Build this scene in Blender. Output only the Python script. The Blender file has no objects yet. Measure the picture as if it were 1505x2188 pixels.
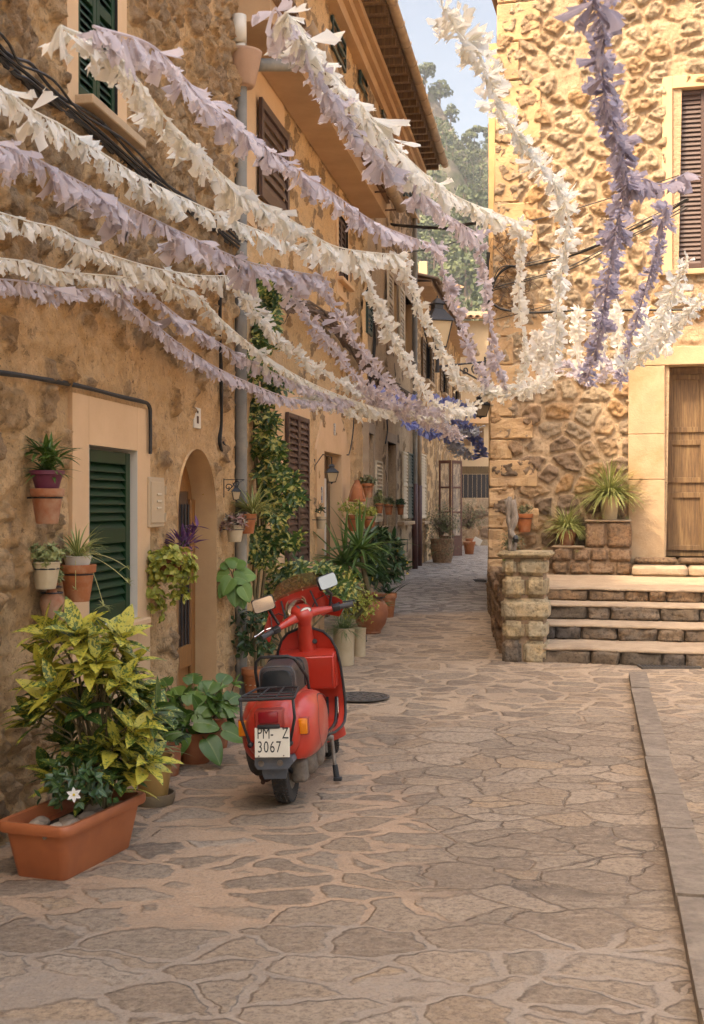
import bpy, bmesh, math, random
import numpy as np
from mathutils import Vector, Matrix, Euler, noise as mnoise
random.seed(7)
R = math.radians
C = bpy.context.scene.collection
SC = bpy.context.scene
F, HZ, CX, EYE = 2600.0, 1080.0, 752.5, 1.62

def P(px, py, Y):                      # a point seen at source pixel px,py at depth Y
    return Vector(((px-CX)/F*Y, Y, EYE-(py-HZ)/F*Y))
def gz(x, y):                          # street level: climbs gently, then levels
    t = min(max((y-8.5)/14.5, 0), 1)
    return 0.47*t*t*(3-2*t)*0.35 + 0.47*t*0.65
def gz_np(x, y):
    t = np.clip((y-8.5)/14.5, 0, 1)
    return 0.47*t*t*(3-2*t)*0.35 + 0.47*t*0.65
def G(px, py):                         # ground point under a pixel
    Y = F*EYE/(py-HZ)
    for _ in range(30):
        Y = F*(EYE-gz(0, Y))/(py-HZ)
    return Vector(((px-CX)/F*Y, Y, gz(0, Y)))

# ---------------------------------------------------------------- materials
def _n(nt, t, **k):
    n = nt.nodes.new(t)
    for a, b in k.items(): setattr(n, a, b)
    return n
def srgb(r, g, b):
    f = lambda c: ((c/255+0.055)/1.055)**2.4 if c > 10 else c/255/12.92
    return (f(r), f(g), f(b), 1)
def base_mat(name):
    m = bpy.data.materials.new(name); m.use_nodes = True
    nt = m.node_tree; return m, nt, nt.nodes['Principled BSDF']
def mixc(nt, fac, a, b, mode='MIX'):
    n = _n(nt, 'ShaderNodeMix', data_type='RGBA', blend_type=mode)
    for s, v in ((n.inputs[0], fac), (n.inputs[6], a), (n.inputs[7], b)):
        if hasattr(v, 'is_output'): nt.links.new(v, s)
        else: s.default_value = (*v, 1) if hasattr(v, '__len__') and len(v) == 3 else v
    return n.outputs[2]
def ramp(nt, fac, stops, interp='LINEAR'):
    n = _n(nt, 'ShaderNodeValToRGB'); n.color_ramp.interpolation = interp
    e = n.color_ramp.elements
    while len(e) < len(stops): e.new(0.5)
    for i, (p, c) in enumerate(stops):
        e[i].position = p; e[i].color = c if len(c) == 4 else (*c, 1)
    nt.links.new(fac, n.inputs[0]); return n.outputs[0]
def gv(v): return (v, v, v, 1)
def noisef(nt, vec, scale, detail=4, rough=0.6, dist=0):
    n = _n(nt, 'ShaderNodeTexNoise'); n.inputs['Scale'].default_value = scale
    n.inputs['Detail'].default_value = detail; n.inputs['Roughness'].default_value = rough
    n.inputs['Distortion'].default_value = dist
    if vec is not None: nt.links.new(vec, n.inputs['Vector'])
    return n.outputs[0]
def math2(nt, op, a, b=0.0, clamp=False):
    n = _n(nt, 'ShaderNodeMath', operation=op); n.use_clamp = clamp
    for s, v in ((n.inputs[0], a), (n.inputs[1], b)):
        if hasattr(v, 'is_output'): nt.links.new(v, s)
        else: s.default_value = v
    return n.outputs[0]
def bump(nt, h, strength, dist=0.02, normal=None):
    n = _n(nt, 'ShaderNodeBump'); n.inputs['Strength'].default_value = strength
    n.inputs['Distance'].default_value = dist; nt.links.new(h, n.inputs['Height'])
    if normal is not None: nt.links.new(normal, n.inputs['Normal'])
    return n.outputs[0]
def pos(nt, scale=None):
    g = _n(nt, 'ShaderNodeNewGeometry').outputs['Position']
    if scale is None: return g
    m = _n(nt, 'ShaderNodeMapping'); m.inputs['Scale'].default_value = scale
    nt.links.new(g, m.inputs['Vector']); return m.outputs[0]
def attr(nt, name):
    return _n(nt, 'ShaderNodeAttribute', attribute_name=name)

def mat(name, c1, c2=None, rough=0.8, nscale=12, contrast=(0.35, 0.65), bscale=60, bstr=0.3, bdist=0.01, metal=0.0, coat=0.0, c3=None, spec=None, sc=None):
    m, nt, b = base_mat(name)
    p = pos(nt, sc)
    c2 = c2 or c1
    f = noisef(nt, p, nscale, 6, 0.65)
    col = ramp(nt, f, [(contrast[0], c1), (contrast[1], c2)])
    if c3:
        f3 = noisef(nt, p, nscale*0.27, 5, 0.7)
        col = mixc(nt, ramp(nt, f3, [(0.5, gv(0)), (0.68, gv(0.85))]), col, c3)
    nt.links.new(col, b.inputs['Base Color'])
    b.inputs['Roughness'].default_value = rough; b.inputs['Metallic'].default_value = metal
    if coat: b.inputs['Coat Weight'].default_value = coat; b.inputs['Coat Roughness'].default_value = 0.12
    if spec is not None: b.inputs['Specular IOR Level'].default_value = spec
    if bstr: nt.links.new(bump(nt, noisef(nt, p, bscale, 6, 0.7), bstr, bdist), b.inputs['Normal'])
    return m

def leafmat(name, c1, c2, vari=None, vc=(0.5, 0.45, 0.08, 1), rough=0.45, trans=0.25, sscale=55, vt=(0.52, 0.56)):
    m, nt, b = base_mat(name)
    r = attr(nt, 'rnd').outputs['Fac']
    col = ramp(nt, r, [(0.0, c1), (1.0, c2)])
    luv = _n(nt, 'ShaderNodeSeparateXYZ'); nt.links.new(attr(nt, 'luv').outputs['Vector'], luv.inputs[0])
    if vari == 'edge':
        e = math2(nt, 'ABSOLUTE', luv.outputs[1])
        col = mixc(nt, ramp(nt, e, [(0.45, gv(0)), (0.6, gv(1))]), col, vc)
    elif vari == 'center':
        e = math2(nt, 'ABSOLUTE', luv.outputs[1])
        col = mixc(nt, ramp(nt, e, [(0.35, gv(1)), (0.6, gv(0))]), col, vc)
    elif vari == 'spots':
        s = noisef(nt, pos(nt), sscale, 3, 0.7)
        s = math2(nt, 'ADD', s, math2(nt, 'MULTIPLY', math2(nt, 'SUBTRACT', r, 0.5), 0.28))
        col = mixc(nt, ramp(nt, s, [(vt[0], gv(0)), (vt[1], gv(1))]), col, vc)
    elif vari == 'half':
        s = noisef(nt, pos(nt), sscale, 2, 0.5)
        col = mixc(nt, ramp(nt, s, [(vt[0], gv(0)), (vt[1], gv(1))]), col, vc)
    e = math2(nt, 'ABSOLUTE', luv.outputs[1])       # pale midrib
    col = mixc(nt, ramp(nt, e, [(0.02, gv(0.35)), (0.10, gv(0))]), col, (0.35, 0.42, 0.15, 1))
    nt.links.new(col, b.inputs['Base Color']); b.inputs['Roughness'].default_value = rough
    t = _n(nt, 'ShaderNodeBsdfTranslucent'); nt.links.new(col, t.inputs[0])
    mx = _n(nt, 'ShaderNodeMixShader'); mx.inputs[0].default_value = trans
    nt.links.new(b.outputs[0], mx.inputs[1]); nt.links.new(t.outputs[0], mx.inputs[2])
    nt.links.new(mx.outputs[0], nt.nodes['Material Output'].inputs[0])
    return m

def wallmat(name, mortar, mortar2, stones, bstr=0.6, bscale=45, stain=None, spots=9.0):
    """rubble wall: attribute m = how much stone shows, r = which stone"""
    m, nt, b = base_mat(name)
    p = pos(nt)
    n1 = noisef(nt, p, 1.1, 5, 0.6); n2 = noisef(nt, p, 23, 8, 0.75)
    mc = ramp(nt, n1, [(0.38, mortar), (0.62, mortar2)])
    mc = mixc(nt, ramp(nt, n2, [(0.40, gv(0.40)), (0.60, gv(0))]), mc, mixc(nt, 0.5, mortar, (0.16, 0.10, 0.055, 1)))
    sc = ramp(nt, attr(nt, 'r').outputs['Fac'], [(i/(len(stones)-1), s) for i, s in enumerate(stones)])
    sc = mixc(nt, ramp(nt, n2, [(0.38, gv(0.5)), (0.54, gv(0))]), sc, (0.15, 0.10, 0.06, 1))
    sc = mixc(nt, ramp(nt, noisef(nt, p, 9, 5, 0.7), [(0.54, gv(0)), (0.68, gv(0.35))]), sc, mortar2)
    mm = math2(nt, 'ADD', attr(nt, 'm').outputs['Fac'], math2(nt, 'MULTIPLY', math2(nt, 'SUBTRACT', n2, 0.5), 0.6))
    col = mixc(nt, ramp(nt, mm, [(0.35, gv(0)), (0.65, gv(1))]), mc, sc)
    if stain:
        s = noisef(nt, pos(nt, (1.5, 1.5, 0.25)), 1.6, 5, 0.7)
        col = mixc(nt, ramp(nt, s, [(0.5, gv(0)), (0.72, gv(0.42))]), col, stain)
    hole = noisef(nt, pos(nt, (1.5, 1.5, 0.85)), spots, 8, 0.72, 0.4)
    col = mixc(nt, ramp(nt, hole, [(0.60, gv(0)), (0.65, gv(0.5))]), col, (0.15, 0.095, 0.05, 1))
    pit2 = noisef(nt, pos(nt, (1.3, 1.3, 0.9)), 30, 5, 0.62)
    col = mixc(nt, math2(nt, 'MULTIPLY', ramp(nt, pit2, [(0.33, gv(0.85)), (0.40, gv(0))]), ramp(nt, noisef(nt, p, 1.7, 4), [(0.42, gv(0.15)), (0.6, gv(1))])), col, (0.11, 0.07, 0.04, 1))
    pit = noisef(nt, p, 85, 3, 0.6)
    col = mixc(nt, ramp(nt, pit, [(0.30, gv(0.7)), (0.38, gv(0))]), col, (0.10, 0.065, 0.035, 1))
    nt.links.new(col, b.inputs['Base Color']); b.inputs['Roughness'].default_value = 0.92
    b.inputs['Specular IOR Level'].default_value = 0.2
    h = noisef(nt, p, bscale, 8, 0.72)
    h2 = noisef(nt, p, 14, 5, 0.65)
    nrm = bump(nt, hole, 0.6, -0.05, bump(nt, h2, bstr*0.7, 0.05))
    nt.links.new(bump(nt, h, bstr, 0.02, nrm), b.inputs['Normal'])
    return m

# ---------------------------------------------------------------- mesh builder
class MB:
    def __init__(s): s.v = []; s.f = []; s.r = []; s.uv = []; s.p = []
    def add(s, vs, fs, r=0.5, uv=None):
        o = len(s.v); s.p.append((o, len(s.f)))
        s.v += [tuple(v) for v in vs]
        s.f += [tuple(i+o for i in f) for f in fs]
        s.r += [r]*len(vs); s.uv += uv if uv else [(0, 1, 0)]*len(vs)
    def box(s, c, d, M=None, r=0.5):
        vs = [Vector((c[0]+x*d[0]/2, c[1]+y*d[1]/2, c[2]+z*d[2]/2)) for x in (-1, 1) for y in (-1, 1) for z in (-1, 1)]
        if M is not None: vs = [M @ v for v in vs]
        s.add(vs, [(0,1,3,2),(4,6,7,5),(0,4,5,1),(2,3,7,6),(0,2,6,4),(1,5,7,3)], r)
    def hexa(s, vs, r=0.5):            # 8 corners ordered x,y,z bits
        s.add(vs, [(0,1,3,2),(4,6,7,5),(0,4,5,1),(2,3,7,6),(0,2,6,4),(1,5,7,3)], r)
    def rbox(s, c, d, bev=0.01, seg=2, M=None):
        bm = bmesh.new(); bmesh.ops.create_cube(bm, size=1)
        for v in bm.verts: v.co = Vector((v.co.x*d[0], v.co.y*d[1], v.co.z*d[2]))
        bmesh.ops.bevel(bm, geom=bm.edges[:], offset=bev, segments=seg, affect='EDGES', profile=0.5)
        vs = []
        for v in bm.verts:
            q = v.co + Vector(c); vs.append(M @ q if M is not None else q)
        bm.verts.index_update()
        s.add(vs, [tuple(v.index for v in f.verts) for f in bm.faces]); bm.free()
    def tube(s, pts, rad, seg=8, cap=True, r=0.5, flat=1.0):
        pts = [Vector(p) for p in pts]; n = len(pts)
        if not hasattr(rad, '__len__'): rad = [rad]*n
        vs = []; up = None
        for i in range(n):
            d = (pts[min(i+1, n-1)]-pts[max(i-1, 0)])
            if d.length < 1e-9: d = Vector((0, 0, 1))
            d.normalize()
            if up is None:
                up = Vector((0, 0, 1)) if abs(d.z) < 0.9 else Vector((1, 0, 0))
            a = d.cross(up)
            if a.length < 1e-6: a = d.cross(Vector((0, 1, 0)))
            a.normalize(); up = a.cross(d)
            for k in range(seg):
                t = 2*math.pi*k/seg
                vs.append(pts[i]+a*math.cos(t)*rad[i]+up*math.sin(t)*rad[i]*flat)
        fs = [(i*seg+k, i*seg+(k+1) % seg, (i+1)*seg+(k+1) % seg, (i+1)*seg+k) for i in range(n-1) for k in range(seg)]
        if cap: fs += [tuple(range(seg-1, -1, -1)), tuple((n-1)*seg+k for k in range(seg))]
        s.add(vs, fs, r)
    def lathe(s, prof, c=(0, 0, 0), seg=24, M=None, wob=None, sq=1.0):
        vs = []
        for (r, z) in prof:
            for k in range(seg):
                t = 2*math.pi*k/seg
                rr = r*(1+(wob(t, z) if wob else 0))
                q = Vector((c[0]+rr*math.cos(t), c[1]+rr*math.sin(t)*sq, c[2]+z))
                vs.append(M @ q if M is not None else q)
        n = len(prof)
        s.add(vs, [(i*seg+k, i*seg+(k+1) % seg, (i+1)*seg+(k+1) % seg, (i+1)*seg+k) for i in range(n-1) for k in range(seg)])
    def loft(s, rings, cap=True, closed=True):
        n = len(rings[0]); vs = [v for r in rings for v in r]
        rg = n if closed else n-1
        fs = [(i*n+k, i*n+(k+1) % n, (i+1)*n+(k+1) % n, (i+1)*n+k) for i in range(len(rings)-1) for k in range(rg)]
        if cap and closed: fs += [tuple(range(n-1, -1, -1)), tuple((len(rings)-1)*n+k for k in range(n))]
        s.add(vs, fs)
    def prism(s, poly, d0, d1, fn):    # poly 2d, fn(a,b,depth)->point
        n = len(poly)
        vs = [fn(a, b, d0) for a, b in poly]+[fn(a, b, d1) for a, b in poly]
        s.add(vs, [tuple(range(n)), tuple(range(2*n-1, n-1, -1))]+[(k, k+n, (k+1) % n+n, (k+1) % n) for k in range(n)])
    def leaf(s, b, d, up, L, W, bend=0.3, n=5, shape='ovate', fold=0.25, r=None, twist=0):
        b = Vector(b); d = Vector(d).normalized(); up = Vector(up)
        side = d.cross(up)
        if side.length < 1e-4: side = d.cross(Vector((1, 0.3, 0)))
        side.normalize(); nrm = side.cross(d).normalized()
        if twist: M = Matrix.Rotation(twist, 3, d); side = M @ side; nrm = M @ nrm
        vs = []; uv = []; p = b.copy(); dd = d.copy()
        r = random.random() if r is None else r
        for i in range(n+1):
            t = i/n
            if shape == 'ovate': w = math.sin(math.pi*min(1, t**0.75))**0.8*(1-0.15*t)
            elif shape == 'strap': w = min(1, 0.55+1.5*t)*(1-t**3)
            elif shape == 'round': w = math.sin(math.pi*(0.03+0.97*t))**0.55
            elif shape == 'sword': w = min(1, 0.7+t)*(1-t**1.7)
            w = max(w, 0.02)*W/2
            vs += [p-side*w+nrm*w*fold*2*0.5, p.copy(), p+side*w+nrm*w*fold]
            uv += [(t, -1, 0), (t, 0, 0), (t, 1, 0)]
            p = p+dd*(L/n)
            dd = (dd+Vector((0, 0, -1))*bend/n*1.6).normalized()
        fs = []
        for i in range(n):
            a = i*3; fs += [(a, a+1, a+4, a+3), (a+1, a+2, a+5, a+4)]
        s.add(vs, fs, r, uv)
    def xf(s, M):
        s.v = [tuple(M @ Vector(v)) for v in s.v]; return s

WM = {}
def root_mat(o):
    M = o.matrix_basis.copy(); p = o.parent
    while p: M = p.matrix_basis @ M; p = p.parent
    return M
def obj(name, mb, m, parent=None, smooth=False, world=False, sharp=None):
    me = bpy.data.meshes.new(name)
    vs = mb.v
    if world and parent is not None:
        I = root_mat(parent).inverted(); vs = [tuple(I @ Vector(v)) for v in vs]
    me.from_pydata(vs, [], mb.f)
    a = me.attributes.new('rnd', 'FLOAT', 'POINT'); a.data.foreach_set('value', mb.r)
    a = me.attributes.new('luv', 'FLOAT_VECTOR', 'POINT'); a.data.foreach_set('vector', [x for u in mb.uv for x in u])
    for mm in (m if isinstance(m, (list, tuple)) else [m]): me.materials.append(mm)
    if smooth:
        me.polygons.foreach_set('use_smooth', [True]*len(me.polygons))
    me.update()
    if smooth and sharp: me.set_sharp_from_angle(angle=R(sharp))
    o = bpy.data.objects.new(name, me); C.objects.link(o); o.parent = parent
    return o
def obj_each(name, mb, m, parent=None, per=1, **k):
    pc = mb.p+[(len(mb.v), len(mb.f))]; out = []
    for i in range(0, len(mb.p), per):
        a = pc[i]; b = pc[min(i+per, len(mb.p))]; q = MB()
        q.v = mb.v[a[0]:b[0]]; q.r = mb.r[a[0]:b[0]]; q.uv = mb.uv[a[0]:b[0]]
        q.f = [tuple(x-a[0] for x in f) for f in mb.f[a[1]:b[1]]]
        out.append(obj(name, q, m, parent, **k))
    return out
def tag(o, label=None, cat=None, group=None, kind=None):
    for k, v in (('label', label), ('category', cat), ('group', group), ('kind', kind)):
        if v: o[k] = v
    return o
def thing(name, loc, label, cat, group=None, rot=(0, 0, 0)):
    o = bpy.data.objects.new(name, None); C.objects.link(o); o.empty_display_size = 0.1
    o.location = loc; o.rotation_euler = rot
    return tag(o, label, cat, group)

# ---------------------------------------------------------------- frames of the walls
class Fr:
    def __init__(s, O, D, N): s.O = Vector(O); s.D = Vector(D).normalized(); s.N = Vector(N).normalized()
    def pt(s, a, h, o=0.0): return s.O+s.D*a+s.N*o+Vector((0, 0, h))
    def s(s, px, o=0.0):
        r = (px-CX)/F; q = s.O+s.N*o
        return -(q.x-r*q.y)/(s.D.x-r*s.D.y)
    def sh(s, px, py, o=0.0):
        a = s.s(px, o); p = s.pt(a, 0, o)
        return a, EYE-(py-HZ)/F*p.y
    def h(s, a, py, o=0.0):
        return EYE-(py-HZ)/F*s.pt(a, 0, o).y
    def box(s, mb, s0, s1, h0, h1, o0, o1, r=0.5):
        mb.hexa([s.pt(a, h, o) for a in (s0, s1) for o in (o0, o1) for h in (h0, h1)], r)
LW = Fr((-0.938, 10.27, 0), (0.165, 0.986, 0), (0.986, -0.165, 0))      # wall of the row of houses
FW = Fr((1.848, 16.6, 0), (0.97, -0.24, 0), (-0.24, -0.97, 0))           # front of the stone house on the right

# ---------------------------------------------------------------- numpy noise
def _h(i, j, k):
    n = (i.astype(np.int64)*374761393+j.astype(np.int64)*668265263+k*1442695041) & 0x7fffffff
    n = ((n ^ (n >> 13))*1274126177) & 0x7fffffff
    return ((n ^ (n >> 16)) & 0xffff)/65535.0
def vn(x, y, k=0):
    i = np.floor(x); j = np.floor(y); a = x-i; b = y-j
    a = a*a*(3-2*a); b = b*b*(3-2*b)
    return (_h(i, j, k)*(1-a)+_h(i+1, j, k)*a)*(1-b)+(_h(i, j+1, k)*(1-a)+_h(i+1, j+1, k)*a)*b
def fbm(x, y, k=0, o=4):
    v = 0; am = 1; t = 0
    for q in range(o): v = v+am*vn(x*2**q, y*2**q, k+q*7); t += am; am *= 0.55
    return v/t
def vor(x, y, k=0, jit=0.8):
    i = np.floor(x); j = np.floor(y)
    f1 = np.full(x.shape, 9.0); f2 = f1.copy(); rid = np.zeros(x.shape)
    for di in (-1, 0, 1):
        for dj in (-1, 0, 1):
            a = i+di; b = j+dj
            cx = a+0.5+(_h(a, b, k)-0.5)*jit+0.5*(b % 2); cy = b+0.5+(_h(a, b, k+11)-0.5)*jit
            for sh in (0, -1):
                d = np.hypot(x-cx-sh, y-cy) if sh else np.hypot(x-cx, y-cy)
                if sh: continue
                rr = _h(a, b, k+23)
                n = d < f1
                f2 = np.where(n, f1, np.minimum(f2, d)); rid = np.where(n, rr, rid); f1 = np.where(n, d, f1)
    return f1, f2-f1, rid

def facets(x, y, s, k):                 # broken stone faces: small tilted planes
    x = x/s; y = y/s; i = np.floor(x); j = np.floor(y); f1 = np.full(x.shape, 9.0); h = np.zeros(x.shape)
    for di in (-1, 0, 1):
        for dj in (-1, 0, 1):
            a = i+di; b = j+dj; cx = a+_h(a, b, k); cy = b+_h(a, b, k+1); d = np.hypot(x-cx, y-cy); n = d < f1
            hh = (_h(a, b, k+2)-0.5)+(x-cx)*(_h(a, b, k+3)-0.5)*1.3+(y-cy)*(_h(a, b, k+4)-0.62)*1.6
            h = np.where(n, hh, h); f1 = np.where(n, d, f1)
    return h

def sstep(a, b, x):
    t = np.clip((x-a)/(b-a), 0, 1); return t*t*(3-2*t)

def wall_panel(name, fr, s0, s1, h0, h1, step, m, parent, cell=(0.3, 0.2), cover=0.75, amp=0.03, namp=0.02, gap=0.10, holes=(), flats=(), arches=(), seed=0, batter=0.0, o=0.0, vstretch=1.0, basefn=None, covfn=None, ridfn=None, groove=0.25, fct=0.7):
    xs = list(np.arange(s0, s1+step*0.5, step)); ys = list(np.arange(h0, h1+step*0.5, step))
    def snap(L, v):
        i = int(np.argmin([abs(q-v) for q in L]))
        if abs(L[i]-v) < step: L[i] = v
    for (a, b, c, d) in holes: snap(xs, a); snap(xs, b); snap(ys, c); snap(ys, d)
    xs = np.array(xs); ys = np.array(ys)
    X, Y = np.meshgrid(xs, ys)
    X = X.copy(); Y = Y.copy()
    for (ac, aw, ah, ab) in arches:     # centre, half width, spring height, base
        dx = X-ac; up = Y > ah; rr = np.hypot(dx, (Y-ah))
        near = up & (np.abs(rr-aw) < step*0.72)
        X = np.where(near, ac+dx/np.maximum(rr, 1e-6)*aw, X); Y = np.where(near, ah+(Y-ah)/np.maximum(rr, 1e-6)*aw, Y)
        for sg in (-1, 1):
            nb = (~up) & (np.abs(X-(ac+sg*aw)) < step*0.51) & (Y >= ab-step)
            X = np.where(nb, ac+sg*aw, X)
    wx = X+0.10*(fbm(X*3, Y*3, seed+50)-0.5); wy = Y+0.10*(fbm(X*3, Y*3, seed+60)-0.5)
    f1, e, rid = vor(wx/cell[0], wy/(cell[1]*vstretch), seed)
    cf = cover if covfn is None else covfn(X, Y)
    exists = sstep(0, 0.06, cf-(_h(np.floor(rid*65535), np.floor(rid*65535), seed+3)*0.75+0.25*fbm(X*1.2, Y*1.2, seed+9)))
    prof = sstep(gap*0.5, gap*0.5+0.13, e+0.05*(fbm(X*25, Y*25, seed+91, 2)-0.5))
    st = prof*exists
    rough = fbm(X*16, Y*16, seed+31, 3)-0.5
    rough2 = 1-2*np.abs(fbm(X*9, Y*7, seed+41, 4)-0.5)*2
    fc = facets(wx+0.02*rough, wy, 0.085, seed+5)*0.7+facets(wx, wy, 0.04, seed+15)*0.3
    disp = st*amp*(0.40+0.6*rid)*(0.8+0.4*rough2)+st*amp*fct*fc+st*amp*0.9*rough+(fbm(X*4, Y*4, seed+77)-0.5)*namp*1.4+(fbm(X*22, Y*22, seed+79, 2)-0.5)*namp*0.8
    ring = sstep(gap*0.5-0.10, gap*0.5-0.01, e)*(1-sstep(gap*0.5+0.01, gap*0.5+0.10, e))*exists
    disp = disp-groove*amp*ring
    keep = np.ones(X.shape)
    for (a, b, c, d) in list(holes)+list(flats):
        dd = np.maximum(np.maximum(a-X, X-b), np.maximum(c-Y, Y-d))
        keep = np.minimum(keep, sstep(0.0, 0.10, dd))
    for (ac, aw, ah, ab) in arches:
        dd = np.where(Y > ah, np.hypot(X-ac, Y-ah)-aw, np.abs(X-ac)-aw)
        keep = np.minimum(keep, sstep(-0.01, 0.07, dd))
    disp = disp*keep-0.01*(1-keep); st = st*keep
    Zo = o+disp
    if basefn is not None: Zo = Zo+basefn(X, Y)
    Xs = X+batter*Y
    if ridfn is not None: rid = ridfn(X, Y, rid)
    co = np.empty((X.size, 3))
    for ax in range(3):
        co[:, ax] = (fr.O[ax]+fr.D[ax]*Xs+fr.N[ax]*Zo).ravel()
    co[:, 2] += Y.ravel()
    ny, nx = X.shape
    idx = np.arange(nx*ny).reshape(ny, nx)
    q = np.stack([idx[:-1, :-1], idx[:-1, 1:], idx[1:, 1:], idx[1:, :-1]], -1).reshape(-1, 4)
    cxm = ((X[:-1, :-1]+X[1:, 1:])/2).ravel(); cym = ((Y[:-1, :-1]+Y[1:, 1:])/2).ravel()
    ok = np.ones(len(q), bool)
    for (a, b, c, d) in holes: ok &= ~((cxm > a) & (cxm < b) & (cym > c) & (cym < d))
    for (ac, aw, ah, ab) in arches:
        ins = (np.abs(cxm-ac) < aw) & (cym > ab) & ((cym < ah) | (np.hypot(cxm-ac, cym-ah) < aw))
        ok &= ~ins
    q = q[ok]
    me = bpy.data.meshes.new(name)
    me.vertices.add(len(co)); 
    if parent is not None:
        I = np.array(root_mat(parent).inverted()); co = co @ I[:3, :3].T+I[:3, 3]
    me.vertices.foreach_set('co', co.ravel())
    me.loops.add(len(q)*4); me.polygons.add(len(q))
    me.loops.foreach_set('vertex_index', q.ravel()); me.polygons.foreach_set('loop_start', np.arange(len(q))*4)
    me.polygons.foreach_set('use_smooth', np.ones(len(q), bool))
    for an, av in (('m', st), ('r', rid)):
        a = me.attributes.new(an, 'FLOAT', 'POINT'); a.data.foreach_set('value', av.ravel().astype(np.float32))
    me.materials.append(m); me.update(); me.validate()
    ob = bpy.data.objects.new(name, me); C.objects.link(ob); ob.parent = parent
    return ob
# ---------------------------------------------------------------- shared materials
M = {}
M['render'] = mat('ochre_render', (0.48, 0.30, 0.15), (0.54, 0.35, 0.18), 0.9, 3.0, bscale=90, bstr=0.25, c3=(0.36, 0.215, 0.11))
M['render_pale'] = mat('pale_render', (0.62, 0.41, 0.235), (0.56, 0.36, 0.20), 0.9, 2.2, bscale=80, bstr=0.15)
M['sandstone'] = mat('dressed_sandstone', (0.47, 0.335, 0.205), (0.40, 0.275, 0.165), 0.88, 3.5, bscale=38, bstr=0.5, bdist=0.015, c3=(0.33, 0.19, 0.08))
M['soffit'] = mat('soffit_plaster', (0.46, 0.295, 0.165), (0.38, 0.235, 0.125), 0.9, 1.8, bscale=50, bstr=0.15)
M['green'] = mat('green_paint', (0.002, 0.030, 0.007), (0.003, 0.024, 0.007), 0.5, 8, bscale=120, bstr=0.06, spec=0.25)
M['brown'] = mat('brown_paint', (0.075, 0.038, 0.026), (0.060, 0.030, 0.022), 0.5, 8, bscale=120, bstr=0.1)
M['darkgreen'] = mat('dark_green_paint', (0.010, 0.030, 0.024), (0.012, 0.036, 0.030), 0.45, 8, bstr=0.05)
M['cream'] = mat('cream_paint', (0.62, 0.52, 0.37), (0.52, 0.42, 0.29), 0.6, 8, bstr=0.1)
M['wood'] = mat('varnished_wood', (0.30, 0.13, 0.035), (0.17, 0.065, 0.018), 0.42, 7, sc=(14, 14, 0.8), bstr=0.15)
M['oldwood'] = mat('weathered_door_wood', (0.17, 0.095, 0.04), (0.085, 0.045, 0.02), 0.65, 6, sc=(12, 12, 0.7), bstr=0.4, c3=(0.26, 0.16, 0.07))
M['pipe'] = mat('grey_downpipe', (0.21, 0.20, 0.175), (0.15, 0.145, 0.13), 0.55, 6, bstr=0.08, c3=(0.30, 0.27, 0.21))
M['pipered'] = mat('oxblood_pipe', (0.085, 0.026, 0.018), (0.06, 0.02, 0.015), 0.5, 9, bstr=0.1)
M['claytile'] = mat('roof_tile', (0.30, 0.18, 0.095), (0.20, 0.12, 0.07), 0.9, 9, bstr=0.4, c3=(0.16, 0.12, 0.09))
M['gutter'] = mat('clay_gutter', (0.36, 0.27, 0.18), (0.26, 0.19, 0.13), 0.75, 5, bstr=0.2)
M['iron'] = mat('black_iron', (0.012, 0.013, 0.015), (0.02, 0.02, 0.022), 0.45, 30, bstr=0.2)
M['rust'] = mat('rusty_iron', (0.07, 0.03, 0.018), (0.10, 0.045, 0.025), 0.8, 30, bstr=0.3)
M['cable'] = mat('black_cable', (0.012, 0.011, 0.010), (0.025, 0.022, 0.02), 0.6, 30, bstr=0.0)
M['terra'] = mat('terracotta', (0.42, 0.145, 0.05), (0.33, 0.10, 0.035), 0.78, 9, bstr=0.2, c3=(0.50, 0.31, 0.19))
M['terra_old'] = mat('stained_terracotta', (0.36, 0.125, 0.05), (0.27, 0.085, 0.035), 0.8, 8, bstr=0.25, c3=(0.42, 0.28, 0.18))
M['plastic_terra'] = mat('terracotta_plastic', (0.43, 0.13, 0.045), (0.36, 0.10, 0.033), 0.55, 4, bscale=160, bstr=0.12, c3=(0.27, 0.075, 0.03))
M['creampot'] = mat('cream_ceramic', (0.52, 0.42, 0.28), (0.44, 0.34, 0.21), 0.6, 6, bstr=0.1)
M['tanpot'] = mat('tan_plastic', (0.40, 0.235, 0.075), (0.35, 0.20, 0.06), 0.55, 4, bstr=0.04)
M['purplepot'] = mat('plum_plastic', (0.13, 0.022, 0.05), (0.11, 0.018, 0.04), 0.5, 6, bstr=0.05)
M['whitepot'] = mat('white_ceramic', (0.62, 0.57, 0.50), (0.55, 0.50, 0.44), 0.45, 5, bstr=0.03)
M['soil'] = mat('potting_soil', (0.05, 0.03, 0.018), (0.02, 0.012, 0.008), 0.95, 60, bscale=80, bstr=1.0)
M['pebble'] = mat('loose_stones', (0.36, 0.27, 0.19), (0.22, 0.17, 0.13), 0.85, 12, bstr=0.5)
M['stem'] = mat('green_brown_stem', (0.16, 0.11, 0.05), (0.10, 0.085, 0.035), 0.8, 20, bstr=0.4)
M['drystem'] = mat('dry_grey_stem', (0.17, 0.11, 0.075), (0.09, 0.06, 0.045), 0.9, 20, bstr=0.5)
M['driftwood'] = mat('driftwood', (0.40, 0.33, 0.26), (0.20, 0.155, 0.12), 0.85, 6, sc=(9, 9, 1.6), bstr=0.7, bdist=0.02)
M['white'] = mat('white_plastic', (0.60, 0.56, 0.48), None, 0.5, bstr=0.03)
M['beigebox'] = mat('beige_meter_paint', (0.47, 0.35, 0.22), (0.44, 0.32, 0.20), 0.55, 5, bstr=0.03)
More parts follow.
